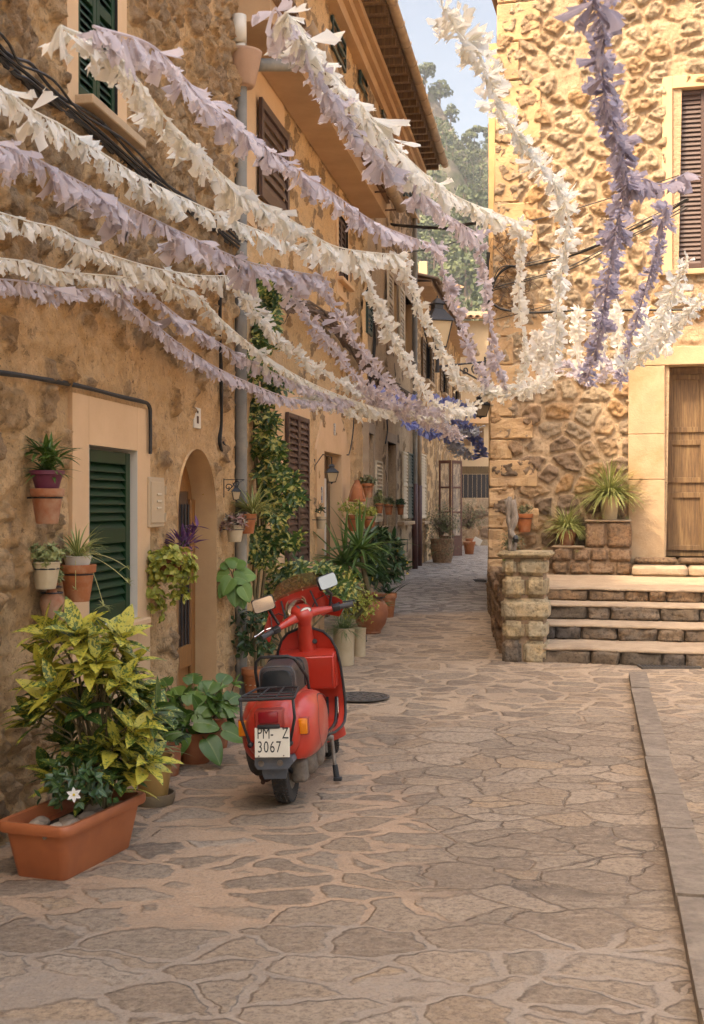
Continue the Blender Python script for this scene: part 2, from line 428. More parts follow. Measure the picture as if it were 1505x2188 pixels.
M['yellowwall'] = mat('yellow_plaster', (0.50, 0.38, 0.24), (0.45, 0.34, 0.21), 0.9, 1.5, bscale=40, bstr=0.15)
M['dark'] = mat('dark_interior', (0.012, 0.009, 0.007), None, 0.9, bstr=0)
M['blackfence'] = mat('dark_board_fence', (0.022, 0.022, 0.024), (0.04, 0.038, 0.036), 0.75, 6, sc=(10, 10, 0.6), bstr=0.3)
M['reed'] = mat('reed_screen', (0.16, 0.11, 0.05), (0.08, 0.055, 0.03), 0.9, 8, sc=(12, 12, 0.8), bstr=0.4)
M['grate'] = mat('cast_iron_grate', (0.06, 0.052, 0.045), (0.10, 0.085, 0.07), 0.65, 40, bstr=0.4)
M['bluetile'] = mat('blue_glazed_tile', (0.08, 0.12, 0.22), (0.5, 0.45, 0.36), 0.3, 60, contrast=(0.45, 0.55), bstr=0)

def glassmat(name, col, rough=0.05, alpha=0.4):
    m, nt, b = base_mat(name)
    b.inputs['Base Color'].default_value = col; b.inputs['Roughness'].default_value = rough
    b.inputs['Alpha'].default_value = alpha; b.inputs['IOR'].default_value = 1.5
    return m
M['glass'] = glassmat('window_glass', (0.05, 0.05, 0.05, 1), 0.04, 0.55)
M['clearglass'] = glassmat('clear_glass', (0.3, 0.3, 0.3, 1), 0.04, 0.22)
M['lampglass'] = glassmat('lamp_glass', (0.55, 0.42, 0.26, 1), 0.25, 0.85)

# ---------------------------------------------------------------- street
def ground_mat():
    m, nt, b = base_mat('crazy_paving')
    p = pos(nt)
    sx = _n(nt, 'ShaderNodeSeparateXYZ'); nt.links.new(p, sx.inputs[0])
    x, y = sx.outputs[0], sx.outputs[1]
    # one distorted lattice of stones
    dn = _n(nt, 'ShaderNodeTexNoise'); dn.inputs['Scale'].default_value = 1.7; dn.inputs['Detail'].default_value = 4; dn.inputs['Roughness'].default_value = 0.6
    nt.links.new(p, dn.inputs['Vector'])
    vm = _n(nt, 'ShaderNodeVectorMath', operation='MULTIPLY_ADD'); nt.links.new(dn.outputs['Color'], vm.inputs[0])
    vm.inputs[1].default_value = (0.42, 0.42, 0); nt.links.new(p, vm.inputs[2])
    mp = _n(nt, 'ShaderNodeMapping'); mp.inputs['Scale'].default_value = (3.0, 4.1, 0.0); nt.links.new(vm.outputs[0], mp.inputs[0])
    ve = _n(nt, 'ShaderNodeTexVoronoi', feature='DISTANCE_TO_EDGE'); ve.inputs['Scale'].default_value = 1; ve.inputs['Randomness'].default_value = 0.95
    vc = _n(nt, 'ShaderNodeTexVoronoi', feature='F1'); vc.inputs['Scale'].default_value = 1; vc.inputs['Randomness'].default_value = 0.95
    nt.links.new(mp.outputs[0], ve.inputs['Vector']); nt.links.new(mp.outputs[0], vc.inputs['Vector'])
    e = ve.outputs['Distance']
    rs = _n(nt, 'ShaderNodeSeparateColor'); nt.links.new(vc.outputs['Color'], rs.inputs[0])
    n1 = noisef(nt, p, 0.9, 4, 0.6); n7 = noisef(nt, p, 7, 6, 0.7); n30 = noisef(nt, p, 30, 8, 0.75); n120 = noisef(nt, p, 130, 3, 0.6)
    # where the broad sandy pointing lies: left of the lane and the far end of the square
    xl = math2(nt, 'ADD', x, math2(nt, 'MULTIPLY', math2(nt, 'SUBTRACT', n1, 0.5), 1.6))
    left = ramp(nt, math2(nt, 'SUBTRACT', 1.0, math2(nt, 'MULTIPLY_ADD', xl, 0.5)), [(0.30, gv(0)), (0.36, gv(1))])
    mr = _n(nt, 'ShaderNodeMapRange'); nt.links.new(xl, mr.inputs[0]); mr.inputs[1].default_value = 0.45; mr.inputs[2].default_value = 0.15; mr.clamp = True
    left = mr.outputs[0]
    mr = _n(nt, 'ShaderNodeMapRange'); nt.links.new(math2(nt, 'ADD', y, math2(nt, 'MULTIPLY', n1, 2.0)), mr.inputs[0]); mr.inputs[1].default_value = 9.8; mr.inputs[2].default_value = 10.3; mr.clamp = True
    far = mr.outputs[0]
    mr = _n(nt, 'ShaderNodeMapRange'); nt.links.new(math2(nt, 'ADD', y, math2(nt, 'MULTIPLY', n1, 1.2)), mr.inputs[0]); mr.inputs[1].default_value = 5.35; mr.inputs[2].default_value = 5.15; mr.clamp = True
    near = mr.outputs[0]
    sandy = math2(nt, 'MAXIMUM', math2(nt, 'MULTIPLY', left, math2(nt, 'SUBTRACT', 1.0, near)), far)
    wide = math2(nt, 'MAXIMUM', sandy, math2(nt, 'MULTIPLY', near, 0.7))
    width = math2(nt, 'MULTIPLY_ADD', wide, 0.075); nt.nodes[-1].inputs[2].default_value = 0.016
    width = math2(nt, 'MULTIPLY', width, math2(nt, 'ADD', 0.25, math2(nt, 'MULTIPLY', noisef(nt, p, 2.3, 2), 1.5)))
    width = math2(nt, 'ADD', width, math2(nt, 'MULTIPLY', math2(nt, 'SUBTRACT', n30, 0.5), 0.10))
    dd = math2(nt, 'SUBTRACT', e, width)
    stone = ramp(nt, math2(nt, 'MULTIPLY_ADD', dd, 22.0), [(0.0, gv(0)), (1.0, gv(1))])
    sc = ramp(nt, rs.outputs[0], [(0.0, (0.22, 0.16, 0.11)), (0.2, (0.38, 0.28, 0.19)), (0.4, (0.29, 0.225, 0.16)), (0.55, (0.47, 0.355, 0.25)), (0.68, (0.33, 0.245, 0.165)), (0.8, (0.25, 0.185, 0.13)), (0.92, (0.47, 0.32, 0.19)), (1.0, (0.42, 0.335, 0.25))])
    sc = mixc(nt, ramp(nt, n7, [(0.42, gv(0)), (0.68, gv(0.55))]), sc, (0.432, 0.318, 0.216, 1))
    sc = mixc(nt, ramp(nt, n30, [(0.36, gv(0.75)), (0.54, gv(0))]), sc, (0.125, 0.09, 0.065, 1))
    mo = mixc(nt, sandy, mixc(nt, near, (0.27, 0.20, 0.14, 1), (0.37, 0.295, 0.225, 1)), mixc(nt, far, (0.50, 0.335, 0.215, 1), (0.50, 0.365, 0.245, 1)))
    mo = mixc(nt, ramp(nt, n7, [(0.4, gv(0)), (0.7, gv(0.4))]), mo, (0.396, 0.270, 0.174, 1))
    col = mixc(nt, stone, mo, sc)
    grit = ramp(nt, noisef(nt, p, 75, 6, 0.8), [(0.38, gv(0.45)), (0.52, gv(0)), (0.62, gv(0))])
    col = mixc(nt, grit, col, (0.15, 0.11, 0.08, 1))
    pale = ramp(nt, noisef(nt, pos(nt, (1, 1.7, 1)), 15, 7, 0.75), [(0.52, gv(0)), (0.66, gv(0.55))])
    col = mixc(nt, pale, col, (0.47, 0.365, 0.265, 1))
    # thin dark cracks at the edge of stones where the joints are tight
    cr = ramp(nt, math2(nt, 'ABSOLUTE', dd), [(0.0, gv(1)), (0.014, gv(0))])
    cr = math2(nt, 'MULTIPLY', cr, math2(nt, 'MULTIPLY', ramp(nt, noisef(nt, p, 3.1, 3), [(0.42, gv(0.12)), (0.6, gv(0.85))]), math2(nt, 'SUBTRACT', 1.0, math2(nt, 'MULTIPLY', wide, 0.65))))
    col = mixc(nt, cr, col, (0.06, 0.045, 0.035, 1))
    pit = ramp(nt, noisef(nt, pos(nt, (1, 1.6, 1)), 42, 4, 0.65), [(0.30, gv(0.75)), (0.36, gv(0))])
    col = mixc(nt, pit, col, (0.08, 0.058, 0.042, 1))
    # big damp darker patches
    col = mixc(nt, ramp(nt, noisef(nt, p, 0.55, 5, 0.65), [(0.48, gv(0)), (0.66, gv(0.30))]), col, (0.13, 0.095, 0.07, 1))
    # grey worn paving along the narrow lane
    mr = _n(nt, 'ShaderNodeMapRange'); nt.links.new(math2(nt, 'ADD', y, math2(nt, 'MULTIPLY', x, -0.25)), mr.inputs[0]); mr.inputs[1].default_value = 15.2; mr.inputs[2].default_value = 15.6; mr.clamp = True
    lane = mr.outputs[0]
    lc = mixc(nt, noisef(nt, pos(nt, (5, 9, 5)), 1, 5), (0.23, 0.205, 0.18, 1), (0.41, 0.365, 0.31, 1))
    lc = mixc(nt, math2(nt, 'SUBTRACT', 1.0, stone), lc, (0.10, 0.09, 0.085, 1))
    col = mixc(nt, math2(nt, 'MULTIPLY', lane, 0.85), col, lc)
    nt.links.new(col, b.inputs['Base Color'])
    ro = math2(nt, 'SUBTRACT', 0.85, math2(nt, 'MULTIPLY', lane, 0.42)); nt.links.new(ro, b.inputs['Roughness'])
    b.inputs['Specular IOR Level'].default_value = 0.3
    h = math2(nt, 'ADD', math2(nt, 'MULTIPLY', stone, 0.35), math2(nt, 'ADD', math2(nt, 'MULTIPLY', n7, 0.7), math2(nt, 'MULTIPLY', n30, 0.35)))
    nt.links.new(bump(nt, n120, 0.25, 0.006, bump(nt, h, 1.0, 0.05)), b.inputs['Normal'])
    return m
M['ground'] = ground_mat()

def build_ground():
    xs = np.concatenate([[-700, -200, -60, -20, -8, -4], np.arange(-3, 5.01, 0.1), [6, 8, 12, 20, 60, 200, 700]])
    ys = np.concatenate([[-700, -200, -60, -20, -8, -2, 0, 1.5], np.arange(2.5, 18, 0.1), np.arange(18, 40, 0.8), [45, 60, 100, 200, 700]])
    X, Y = np.meshgrid(xs, ys)
    Z = gz_np(X, Y)+0.018*(fbm(X*1.6, Y*1.6, 4, 3)-0.5)*(np.abs(X) < 8)*(np.abs(Y) < 40)
    co = np.stack([X, Y, Z], -1).reshape(-1, 3)
    ny, nx = X.shape; idx = np.arange(nx*ny).reshape(ny, nx)
    q = np.stack([idx[:-1, :-1], idx[:-1, 1:], idx[1:, 1:], idx[1:, :-1]], -1).reshape(-1, 4)
    me = bpy.data.meshes.new('street'); me.from_pydata(co.tolist(), [], q.tolist())
    me.polygons.foreach_set('use_smooth', [True]*len(me.polygons)); me.materials.append(M['ground'])
    o = bpy.data.objects.new('street_paving', me); C.objects.link(o); tag(o, kind='structure')
build_ground()

# ---------------------------------------------------------------- kerb and raised pavement on the right
M['kerb'] = mat('kerb_stone', (0.26, 0.20, 0.145), (0.17, 0.13, 0.095), 0.85, 16, bscale=45, bstr=1.0, bdist=0.02, c3=(0.33, 0.26, 0.19))
def kerb():
    a = Vector((2.49, 10.95, 0)); b = Vector((0.95, 3.1, 0)); d = (b-a).normalized(); nn = Vector((-d.y, d.x, 0))
    if nn.x < 0: nn = -nn
    mb = MB(); t = 0; L = (b-a).length+6; random.seed(3)
    while t < L:
        l = random.uniform(0.7, 1.15); g = 0.008
        j = [random.uniform(-0.006, 0.006) for _ in range(4)]
        p0 = a+d*(t+g); p1 = a+d*(t+l-g)
        z0 = -0.1; h = 0.062
        w = 0.155
        for (pa, pb, o0, o1, zt) in ((p0, p1, 0, w, h),):
            vs = []
            for pp, jj in ((pa, j[0]), (pb, j[1])):
                for oo in (o0, o1):
                    for zz in (z0, zt):
                        q = pp+nn*(oo+(jj if oo == 0 else 0)); vs.append((q.x, q.y, gz(0, q.y)+zz+(j[2] if zz > 0 else 0)))
            mb.hexa(vs)
        t += l
    tag(obj('kerb', mb, M['kerb']), kind='structure')
    # raised paving behind the kerb
    mb = MB(); n = 40; w = 0.165
    vs = []
    for i in range(n+1):
        p0 = a+d*(i*L/n)+nn*w
        for k in range(13):
            q = p0+nn*(k*0.5-0.02)
            vs.append((q.x, q.y, gz(0, q.y)+0.056+0.01*math.sin(q.x*3+q.y*2)))
    for k in range(13):
        pass
    fs = [(i*13+k, i*13+k+1, (i+1)*13+k+1, (i+1)*13+k) for i in range(n) for k in range(12)]
    o = len(vs)
    for k in range(13):                # front lip going down
        q = a+nn*(w+k*0.5); vs.append((q.x, q.y, gz(0, q.y)-0.05))
    fs += [(k, k+1, o+k+1, o+k) for k in range(12)]
    mb.add(vs, fs)
    tag(obj('raised_pavement', mb, M['ground'], smooth=True), kind='structure')
kerb()

# ---------------------------------------------------------------- the stone house on the right
WMf = wallmat('rubble_facade', (0.53, 0.385, 0.25, 1), (0.48, 0.335, 0.21, 1),
    [(0.52, 0.41, 0.28), (0.40, 0.305, 0.205), (0.33, 0.255, 0.18), (0.44, 0.26, 0.125), (0.28, 0.19, 0.125), (0.18, 0.13, 0.09)], 0.75, 40)
def rid_f(X, Y, r): return np.clip(r*0.62+0.42*sstep(3.6, 2.6, Y+0.5*fbm(X*1.5, Y*1.5, 3)), 0, 1)
house_r = thing('stone_house', FW.O, 'tall rubble stone house with dressed corner stones on the right behind the steps', 'house')
uD = FW.s(1421); hD = FW.sh(1421, 781)[1]; hB = FW.sh(1421, 1190)[1]
uW0, uW1 = FW.s(1437), FW.s(1437)+0.85
hW0 = FW.h(uW0, 575); hW1 = FW.h(uW0, 190)
BAT = 0.017
wall_panel('wall', FW, 0.0, 5.2, -0.3, 9.5, 0.018, WMf, house_r, cell=(0.32, 0.25), cover=0.86, amp=0.050, namp=0.02, gap=0.25, groove=0.22, fct=0.75, ridfn=rid_f,
    holes=[(uD, uD+1.15, hB-0.05, hD), (uW0, uW1, hW0, hW1)], flats=[(uD-0.46, uD, -0.3, hD+0.25), (uD, uD+1.6, hD, hD+0.25), (uW0-0.13, uW0, hW0-0.3, hW1+0.3)], seed=5, batter=BAT)
wall_panel('side_wall', Fr(FW.O, (0.115, 0.9933, 0), (-0.9933, 0.115, 0)), 0.0, 4.2, -0.3, 9.5, 0.06, WMf, house_r, cell=(0.36, 0.27), cover=0.8, amp=0.0, namp=0.0, gap=0.14, seed=8, ridfn=rid_f,
    basefn=lambda X, Y: -BAT*Y+0.012)
mb = MB()                               # back and far side of the house, roof slab
for q in ((FW.pt(5.2, 0, 0), FW.pt(5.2, 0, -4.0)), (FW.pt(5.2, 0, -4.0), FW.O+Vector((0.115, 0.9933, 0))*4.2)):
    a, b_ = q; mb.add([a+Vector((0, 0, -0.3)), b_+Vector((0, 0, -0.3)), b_+Vector((0, 0, 9.5)), a+Vector((0, 0, 9.5))], [(0, 1, 2, 3)])
obj_each('back_wall', mb, M['render'], house_r, world=True)
mb = MB(); mb.box((0, 0, 0), (1, 1, 1)); mb.v = []; mb.f = []; mb.r = []; mb.uv = []
mb.hexa([FW.pt(a, h, o) for a in (-0.25, 5.5) for o in (0.45, -4.3) for h in (9.5, 9.62)])
obj('roof', mb, M['claytile'], house_r, world=True)
# dressed corner stones
random.seed(11)
h = 0.72; k = 0
mb = MB()
spec = [(1.3, 0.33, 0.40), (1.63, 0.3, 0.62), (1.93, 0.42, 0.45)]
h = -0.1
while h < 9.4:
    hh = random.uniform(0.27, 0.44); 
    if h > 4.2: hh = random.uniform(0.5, 0.85)
    w = (0.30 if k % 2 else 0.62)*random.uniform(0.85, 1.15)
    proud = 0.030 if h > 3.8 else 0.038
    off = BAT*(h+hh/2)
    bm = bmesh.new(); bmesh.ops.create_cube(bm, size=1)
    for v in bm.verts: v.co = Vector((v.co.x*w, v.co.y*0.30, v.co.z*(hh-0.016)))
    bmesh.ops.bevel(bm, geom=bm.edges[:], offset=0.014, segments=1, affect='EDGES')
    bmesh.ops.subdivide_edges(bm, edges=[e for e in bm.edges if e.calc_length() > 0.12], cuts=5, use_grid_fill=True)
    amp = 0.030 if h < 3.8 else 0.009
    vs = []
    for v in bm.verts:
        nz = mnoise.noise(Vector((v.co.x*7+k*3.1, v.co.y*7, v.co.z*7+k)))*amp+mnoise.noise(Vector((v.co.x*19+k, v.co.y*19, v.co.z*19)))*amp*0.5
        q = v.co+Vector((nz*0.3, nz if v.co.y > 0 else 0, nz*0.3))
        vs.append(FW.pt(w/2+off-0.008+q.x, h+hh/2+q.z, proud-0.15+q.y))
    bm.verts.index_update()
    mb.add(vs, [tuple(v.index for v in f.verts) for f in bm.faces], random.random()); bm.free()
    h += hh; k += 1
M['quoin'] = mat('quoin_stone', (0.56, 0.365, 0.19), (0.45, 0.29, 0.16), 0.9, 2.6, bscale=34, bstr=0.8, bdist=0.02, c3=(0.27, 0.165, 0.095))
obj('corner_stones', mb, M['quoin'], house_r, world=True)
# door surround of big slabs
def slab(mb, fr, s0, s1, h0, h1, o0, o1, bev=0.006):
    c = fr.pt((s0+s1)/2, (h0+h1)/2, (o0+o1)/2)
    Mx = Matrix((fr.D, -fr.N, (0, 0, 1))).transposed().to_4x4(); Mx.translation = c
    mb.rbox((0, 0, 0), (s1-s0, abs(o1-o0), h1-h0), bev, 1, Mx)
mb = MB(); z = hB-0.15
for zz in (hB+1.02, hB+1.62, hD):
    slab(mb, FW, uD-0.47, uD-0.001, z+0.003, zz-0.003, -0.32, 0.035); z = zz
slab(mb, FW, uD-0.47, uD+1.62, hD+0.003, hD+0.24, -0.32, 0.038)
slab(mb, FW, uD+1.151, uD+1.62, hB-0.15, hD-0.003, -0.32, 0.035)
obj('door_surround', mb, M['sandstone'], house_r, world=True)
d = MB(); slab(d, FW, uD+0.001, uD+1.149, hB, hD-0.002, -0.28, -0.24)
dr = obj('door', d, M['oldwood'], house_r, world=True)
mb = MB()
for a in (0.03, 0.62):
    for (b0, b1) in ((0.08, 0.85), (0.98, 1.55), (1.65, hD-hB-0.1)):
        for (c0, c1, e0, e1) in ((a, a+0.07, b0, b1), (a+0.42, a+0.49, b0, b1), (a+0.07, a+0.42, b0, b0+0.07), (a+0.07, a+0.42, b1-0.07, b1)):
            slab(mb, FW, uD+c0, uD+c1, hB+e0, hB+e1, -0.242, -0.215, 0.004)
obj('door_moulding', mb, M['oldwood'], house_r, world=True)
w = MB(); 
for (a, b_, c, d_) in ((uW0-0.13, uW0, hW0-0.02, hW1+0.16), (uW1, uW1+0.13, hW0-0.02, hW1+0.16), (uW0, uW1, hW1, hW1+0.16)):
    slab(w, FW, a, b_, c, d_, -0.25, 0.022)
win = obj('window', w, M['render_pale'], house_r, world=True)
w = MB(); slab(w, FW, uW0-0.18, uW1+0.18, hW0-0.09, hW0-0.022, -0.2, 0.09); obj('window_sill', w, M['sandstone'], house_r, world=True)

def shutter(fr, s0, s1, h0, h1, o, m, parent, slats, th=0.035, name='shutter', rail=0.06, mid=True, world=True):
    mb = MB(); W = s1-s0; st = min(rail, W*0.18)
    rails = [(h0, h0+rail*1.3), (h1-rail, h1)]
    if mid: rails.append(((h0+h1)/2-rail*0.6, (h0+h1)/2+rail*0.6))
    for (a, b_) in ((s0, s0+st), (s1-st, s1)): slab(mb, fr, a, b_, h0, h1, o-th, o, 0.003)
    for (a, b_) in rails: slab(mb, fr, s0+st+0.0005, s1-st-0.0005, a+0.001, b_-0.001, o-th+0.002, o-0.002, 0.003)
    n = max(3, int((h1-h0)/slats)); rs = sorted(rails)
    for i in range(len(rs)-1):
        a, b_ = rs[i][1], rs[i+1][0]; k = max(2, round((b_-a)/slats)); p = (b_-a)/k
        for j in range(k):
            z = a+(j+0.5)*p
            vs = [fr.pt(s, z+dz, o+do) for s in (s0+st-0.003, s1-st+0.003) for (dz, do) in ((-p*0.55, -0.004), (-p*0.55+0.006, -0.004), (p*0.42, -th+0.004), (p*0.42+0.007, -th+0.004))]
            mb.hexa([vs[0], vs[1], vs[2], vs[3], vs[4], vs[5], vs[6], vs[7]])
    return obj(name, mb, m, parent, world=world)
shutter(FW, uW0+0.002, (uW0+uW1)/2-0.003, hW0, hW1-0.01, -0.08, M['brown'], house_r, 0.06)
shutter(FW, (uW0+uW1)/2+0.003, uW1-0.002, hW0, hW1-0.01, -0.08, M['brown'], house_r, 0.06)

# ---------------------------------------------------------------- steps, platform, pillar, benches
def stone_row(mb, fr, s0, s1, h0, h1, o0, o1, wmin, wmax, amp=0.018, bev=0.02, seed=0):
    """a row of rough blocks, each with its own uneven face"""
    random.seed(seed); s = s0
    while s < s1-0.02:
        w = random.uniform(wmin, wmax)
        if s1-s-w < wmin*0.6: w = s1-s
        d = abs(o1-o0); hh = h1-h0
        bm = bmesh.new(); bmesh.ops.create_cube(bm, size=1)
        for v in bm.verts: v.co = Vector((v.co.x*(w-0.012), v.co.y*d, v.co.z*(hh-0.008)))
        bmesh.ops.bevel(bm, geom=bm.edges[:], offset=min(bev, hh*0.25), segments=2, affect='EDGES')
        bmesh.ops.subdivide_edges(bm, edges=[e for e in bm.edges if e.calc_length() > 0.07], cuts=5, use_grid_fill=True)
        k = random.uniform(0, 99); push = random.uniform(-0.008, 0.014); vs = []
        for v in bm.verts:
            q = v.co*1.0
            nz = (mnoise.noise(Vector((q.x*9+k, q.y*9, q.z*9)))+0.55*mnoise.noise(Vector((q.x*23+k, q.y*23, q.z*23+5)))+0.3*mnoise.noise(Vector((q.x*50+k, q.y*50, q.z*50+5))))*amp
            g = 1.0 if q.y > d/2-0.03 else 0.25
            vs.append(fr.pt(s+w/2+q.x+nz*0.25, (h0+h1)/2+q.z+nz*0.3, (o0+o1)/2+(q.y+nz*g+(push if q.y > 0 else 0))))
        bm.verts.index_update()
        mb.add(vs, [tuple(v.index for v in f.verts) for f in bm.faces], random.random()); bm.free()
        s += w
def rmat(name, stops, dark=(0.05, 0.04, 0.035, 1), bstr=1.0, dk=0.75):
    m, nt, b = base_mat(name); p = pos(nt)
    c = ramp(nt, attr(nt, 'rnd').outputs['Fac'], stops)
    n = noisef(nt, p, 26, 8, 0.75); n2 = noisef(nt, p, 6, 5, 0.65)
    c = mixc(nt, ramp(nt, n2, [(0.45, gv(0)), (0.65, gv(0.7))]), c, ramp(nt, attr(nt, 'rnd').outputs['Fac'], [(p_, (v[0]*1.5, v[1]*1.35, v[2]*1.15)) for p_, v in reversed([(1-q, w) for q, w in stops])]))
    c = mixc(nt, ramp(nt, n, [(0.36, gv(dk)), (0.52, gv(0))]), c, dark)
    nt.links.new(c, b.inputs['Base Color']); b.inputs['Roughness'].default_value = 0.9; b.inputs['Specular IOR Level'].default_value = 0.2
    nt.links.new(bump(nt, n, bstr, 0.04, bump(nt, noisef(nt, p, 90, 4), 0.3, 0.004)), b.inputs['Normal'])
    return m
M['stepstone'] = rmat('dark_step_stone', [(0, (0.12, 0.10, 0.08)), (0.3, (0.25, 0.195, 0.145)), (0.5, (0.15, 0.125, 0.105)), (0.75, (0.28, 0.205, 0.14)), (1, (0.19, 0.15, 0.11))])
M['topstep'] = rmat('ochre_step_stone', [(0, (0.22, 0.15, 0.095)), (0.4, (0.30, 0.19, 0.11)), (0.7, (0.18, 0.13, 0.09)), (1, (0.34, 0.22, 0.13))])
M['pillar'] = rmat('pale_limestone', [(0, (0.50, 0.40, 0.26)), (0.4, (0.60, 0.50, 0.34)), (0.7, (0.44, 0.34, 0.21)), (1, (0.54, 0.42, 0.25))], dark=(0.16, 0.11, 0.06, 1), dk=0.7)
M['benchstone'] = rmat('pink_brown_stone', [(0, (0.26, 0.165, 0.105)), (0.4, (0.36, 0.235, 0.145)), (0.7, (0.21, 0.14, 0.095)), (1, (0.40, 0.26, 0.14))], dark=(0.10, 0.065, 0.04, 1))
M['tread'] = mat('worn_tread', (0.42, 0.31, 0.205), (0.34, 0.245, 0.16), 0.85, 9, bscale=40, bstr=0.7, bdist=0.02, c3=(0.27, 0.19, 0.125))
M['mortar'] = mat('pointing_mortar', (0.36, 0.245, 0.15), (0.29, 0.19, 0.12), 0.9, 9, bstr=0.5)
stair = thing('stone_steps', FW.pt(2.5, 0, 4), 'four worn stone steps with dark risers up to the terrace', 'steps')
LV = [0.241, 0.40, 0.567, 0.715]; OR = [4.57, 3.84, 3.32, 2.89]
uP = 1.19
for i in range(4):
    h0 = (0.02 if i == 0 else LV[i-1]-0.01); h1 = LV[i]
    mb = MB(); stone_row(mb, FW, uP-0.22 if i else uP-0.1, 6.6, h0, h1-0.022, OR[i]-0.28, OR[i]+0.004, 0.18, 0.55, 0.034, 0.014, seed=20+i)
    obj('riser', mb, M['topstep'] if i == 3 else M['stepstone'], stair, world=True, smooth=True)
    o_in = OR[i+1] if i < 3 else 0.2
    mb = MB(); n = 60; vs = []; no = 4   # uneven nosing
    s0 = uP-0.22 if i else uP-0.05
    for a in range(n+1):
        s = s0+(6.6-s0)*a/n
        for (oo, hh) in ((o_in-0.05, 0.0), (OR[i]-0.03, 0.0), (OR[i]+0.012, -0.004), (OR[i]+0.016, -0.026), (OR[i]-0.02, -0.032)):
            w = 0.012*mnoise.noise(Vector((s*3, i*5, oo)))
            vs.append(FW.pt(s, h1+hh+w*0.7-(0.008 if oo > OR[i]-0.04 else 0)*abs(math.sin(s*2)), oo+(w*1.2 if oo > OR[i]-0.04 else 0)))
    mb.add(vs, [(a*5+k, a*5+k+1, (a+1)*5+k+1, (a+1)*5+k) for a in range(n) for k in range(4)])
    obj('tread' if i < 3 else 'terrace_paving', mb, M['tread'], stair, world=True, smooth=True)
# fill of the terrace, its left edge following the lane wall
def lanex(o):                          # u coordinate of the lane wall for a given o
    a, b_ = Vector((1.475, 12.05)), Vector((1.84, 16.5))
    for k in range(200):
        p = a.lerp(b_, k/199)
        if (p.x-FW.O.x)*FW.N.x+(p.y-FW.O.y)*FW.N.y <= o: break
    return (p.x-FW.O.x)*FW.D.x+(p.y-FW.O.y)*FW.D.y
mb = MB(); mb.hexa([FW.pt(a, h, o) for a in (0, 1) for o in (OR[3]-0.3, 0.05) for h in (0.0, 0.66)])
for i_, (o_) in ((0, OR[3]-0.3), (1, OR[3]-0.3), (2, 0.05), (3, 0.05)): mb.v[i_] = tuple(FW.pt(lanex(o_)+0.1, (0, 0.66)[i_ % 2], o_))
for i_, (o_) in ((4, OR[3]-0.3), (5, OR[3]-0.3), (6, 0.05), (7, 0.05)): mb.v[i_] = tuple(FW.pt(6.6, (0, 0.66)[i_ % 2], o_))
obj('terrace_core', mb, M['mortar'], stair, world=True)
mb = MB(); mb.add([FW.pt(lanex(o)+0.03, LV[3]-0.004, o) for o in (OR[0]-0.3, OR[3]-0.02, OR[3]-0.05, 1.5, 0.02)]+[FW.pt(u_, LV[3]-0.004, o) for u_, o in ((uP-0.2, OR[0]-0.3), (uP-0.2, OR[3]-0.02), (uP+0.1, OR[3]-0.05), (uP+0.1, 1.5), (uP+0.1, 0.02))], [(0, 5, 6, 1), (1, 6, 7, 2), (2, 7, 8, 3), (3, 8, 9, 4)])
obj('terrace_edge', mb, M['tread'], stair, world=True)
lane_wall = thing('retaining_wall', FW.pt(0, 0, 2), 'low rough stone wall between the lane and the terrace, running back from the pillar', 'wall')
a0 = Vector((1.475, 12.05, 0)); a1 = Vector((1.84, 16.5, 0))
SF = Fr(a0, (a1-a0), (-(a1-a0).y, (a1-a0).x, 0))
L = (a1-a0).length
mb = MB()
for (h0, h1, sd, s1) in ((0.0, 0.34, 1, L), (0.345, 0.60, 2, L), (0.605, 0.80, 3, L), (0.805, 0.95, 4, 1.1)):
    stone_row(mb, SF, 0.3, s1, h0, h1, -0.30, 0.0, 0.25, 0.6, 0.03, 0.03, seed=sd)
obj('stones', mb, M['benchstone'], lane_wall, world=True, smooth=True)
mb = MB(); SF.box(mb, 0.2, L-0.02, 0.0, 0.78, -0.27, -0.03); obj('core', mb, M['mortar'], lane_wall, world=True)
pil = thing('stone_pillar', FW.pt(0.95, 0, 4.3), 'square pillar of pale rough limestone blocks with a cap slab at the foot of the steps', 'pillar')
pf = Fr(FW.pt(0.77, 0, 4.60), FW.D, FW.N)
uPl = FW.s(1072, 4.6); uPr = FW.s(1168, 4.6)
pf = Fr(FW.pt(uPl, 0, 4.6), FW.D, FW.N); W = uPr-uPl
hts = [0.05, 0.30, 0.49, 0.71, 0.925, 1.10]
mb = MB(); stone_row(mb, pf, 0.0, 0.20, hts[0], hts[1], -0.42, 0.03, 0.18, 0.22, 0.02, 0.03, seed=42)
obj('dark_base_stone', mb, M['stepstone'], pil, world=True, smooth=True)
mb = MB(); stone_row(mb, pf, 0.205, W, hts[0], hts[1], -0.42, 0.0, 0.2, 0.3, 0.02, 0.03, seed=44)
for i in range(1, 5):
    cuts = [0, W*(0.52 if i % 2 else (0.6 if i < 4 else 0.34)), W] if i != 2 else [0, W]
    for j in range(len(cuts)-1):
        stone_row(mb, pf, cuts[j]-0.012*(i == 2), cuts[j+1]+0.02*(i == 2), hts[i]+0.004, hts[i+1], -0.42, 0.005+0.01*(i % 2), 1, 2, 0.026, 0.03, seed=50+i*3+j)
obj('blocks', mb, M['pillar'], pil, world=True, smooth=True)
mb = MB(); pf.box(mb, 0.03, W-0.03, 0.05, 1.12, -0.39, -0.035); obj('mortar_joints', mb, M['mortar'], pil, world=True)
mb = MB(); stone_row(mb, pf, -0.045, W+0.05, 1.105, 1.172, -0.46, 0.045, 1, 2, 0.014, 0.022, seed=77)
obj('cap_slab', mb, M['pillar'], pil, world=True, smooth=True)
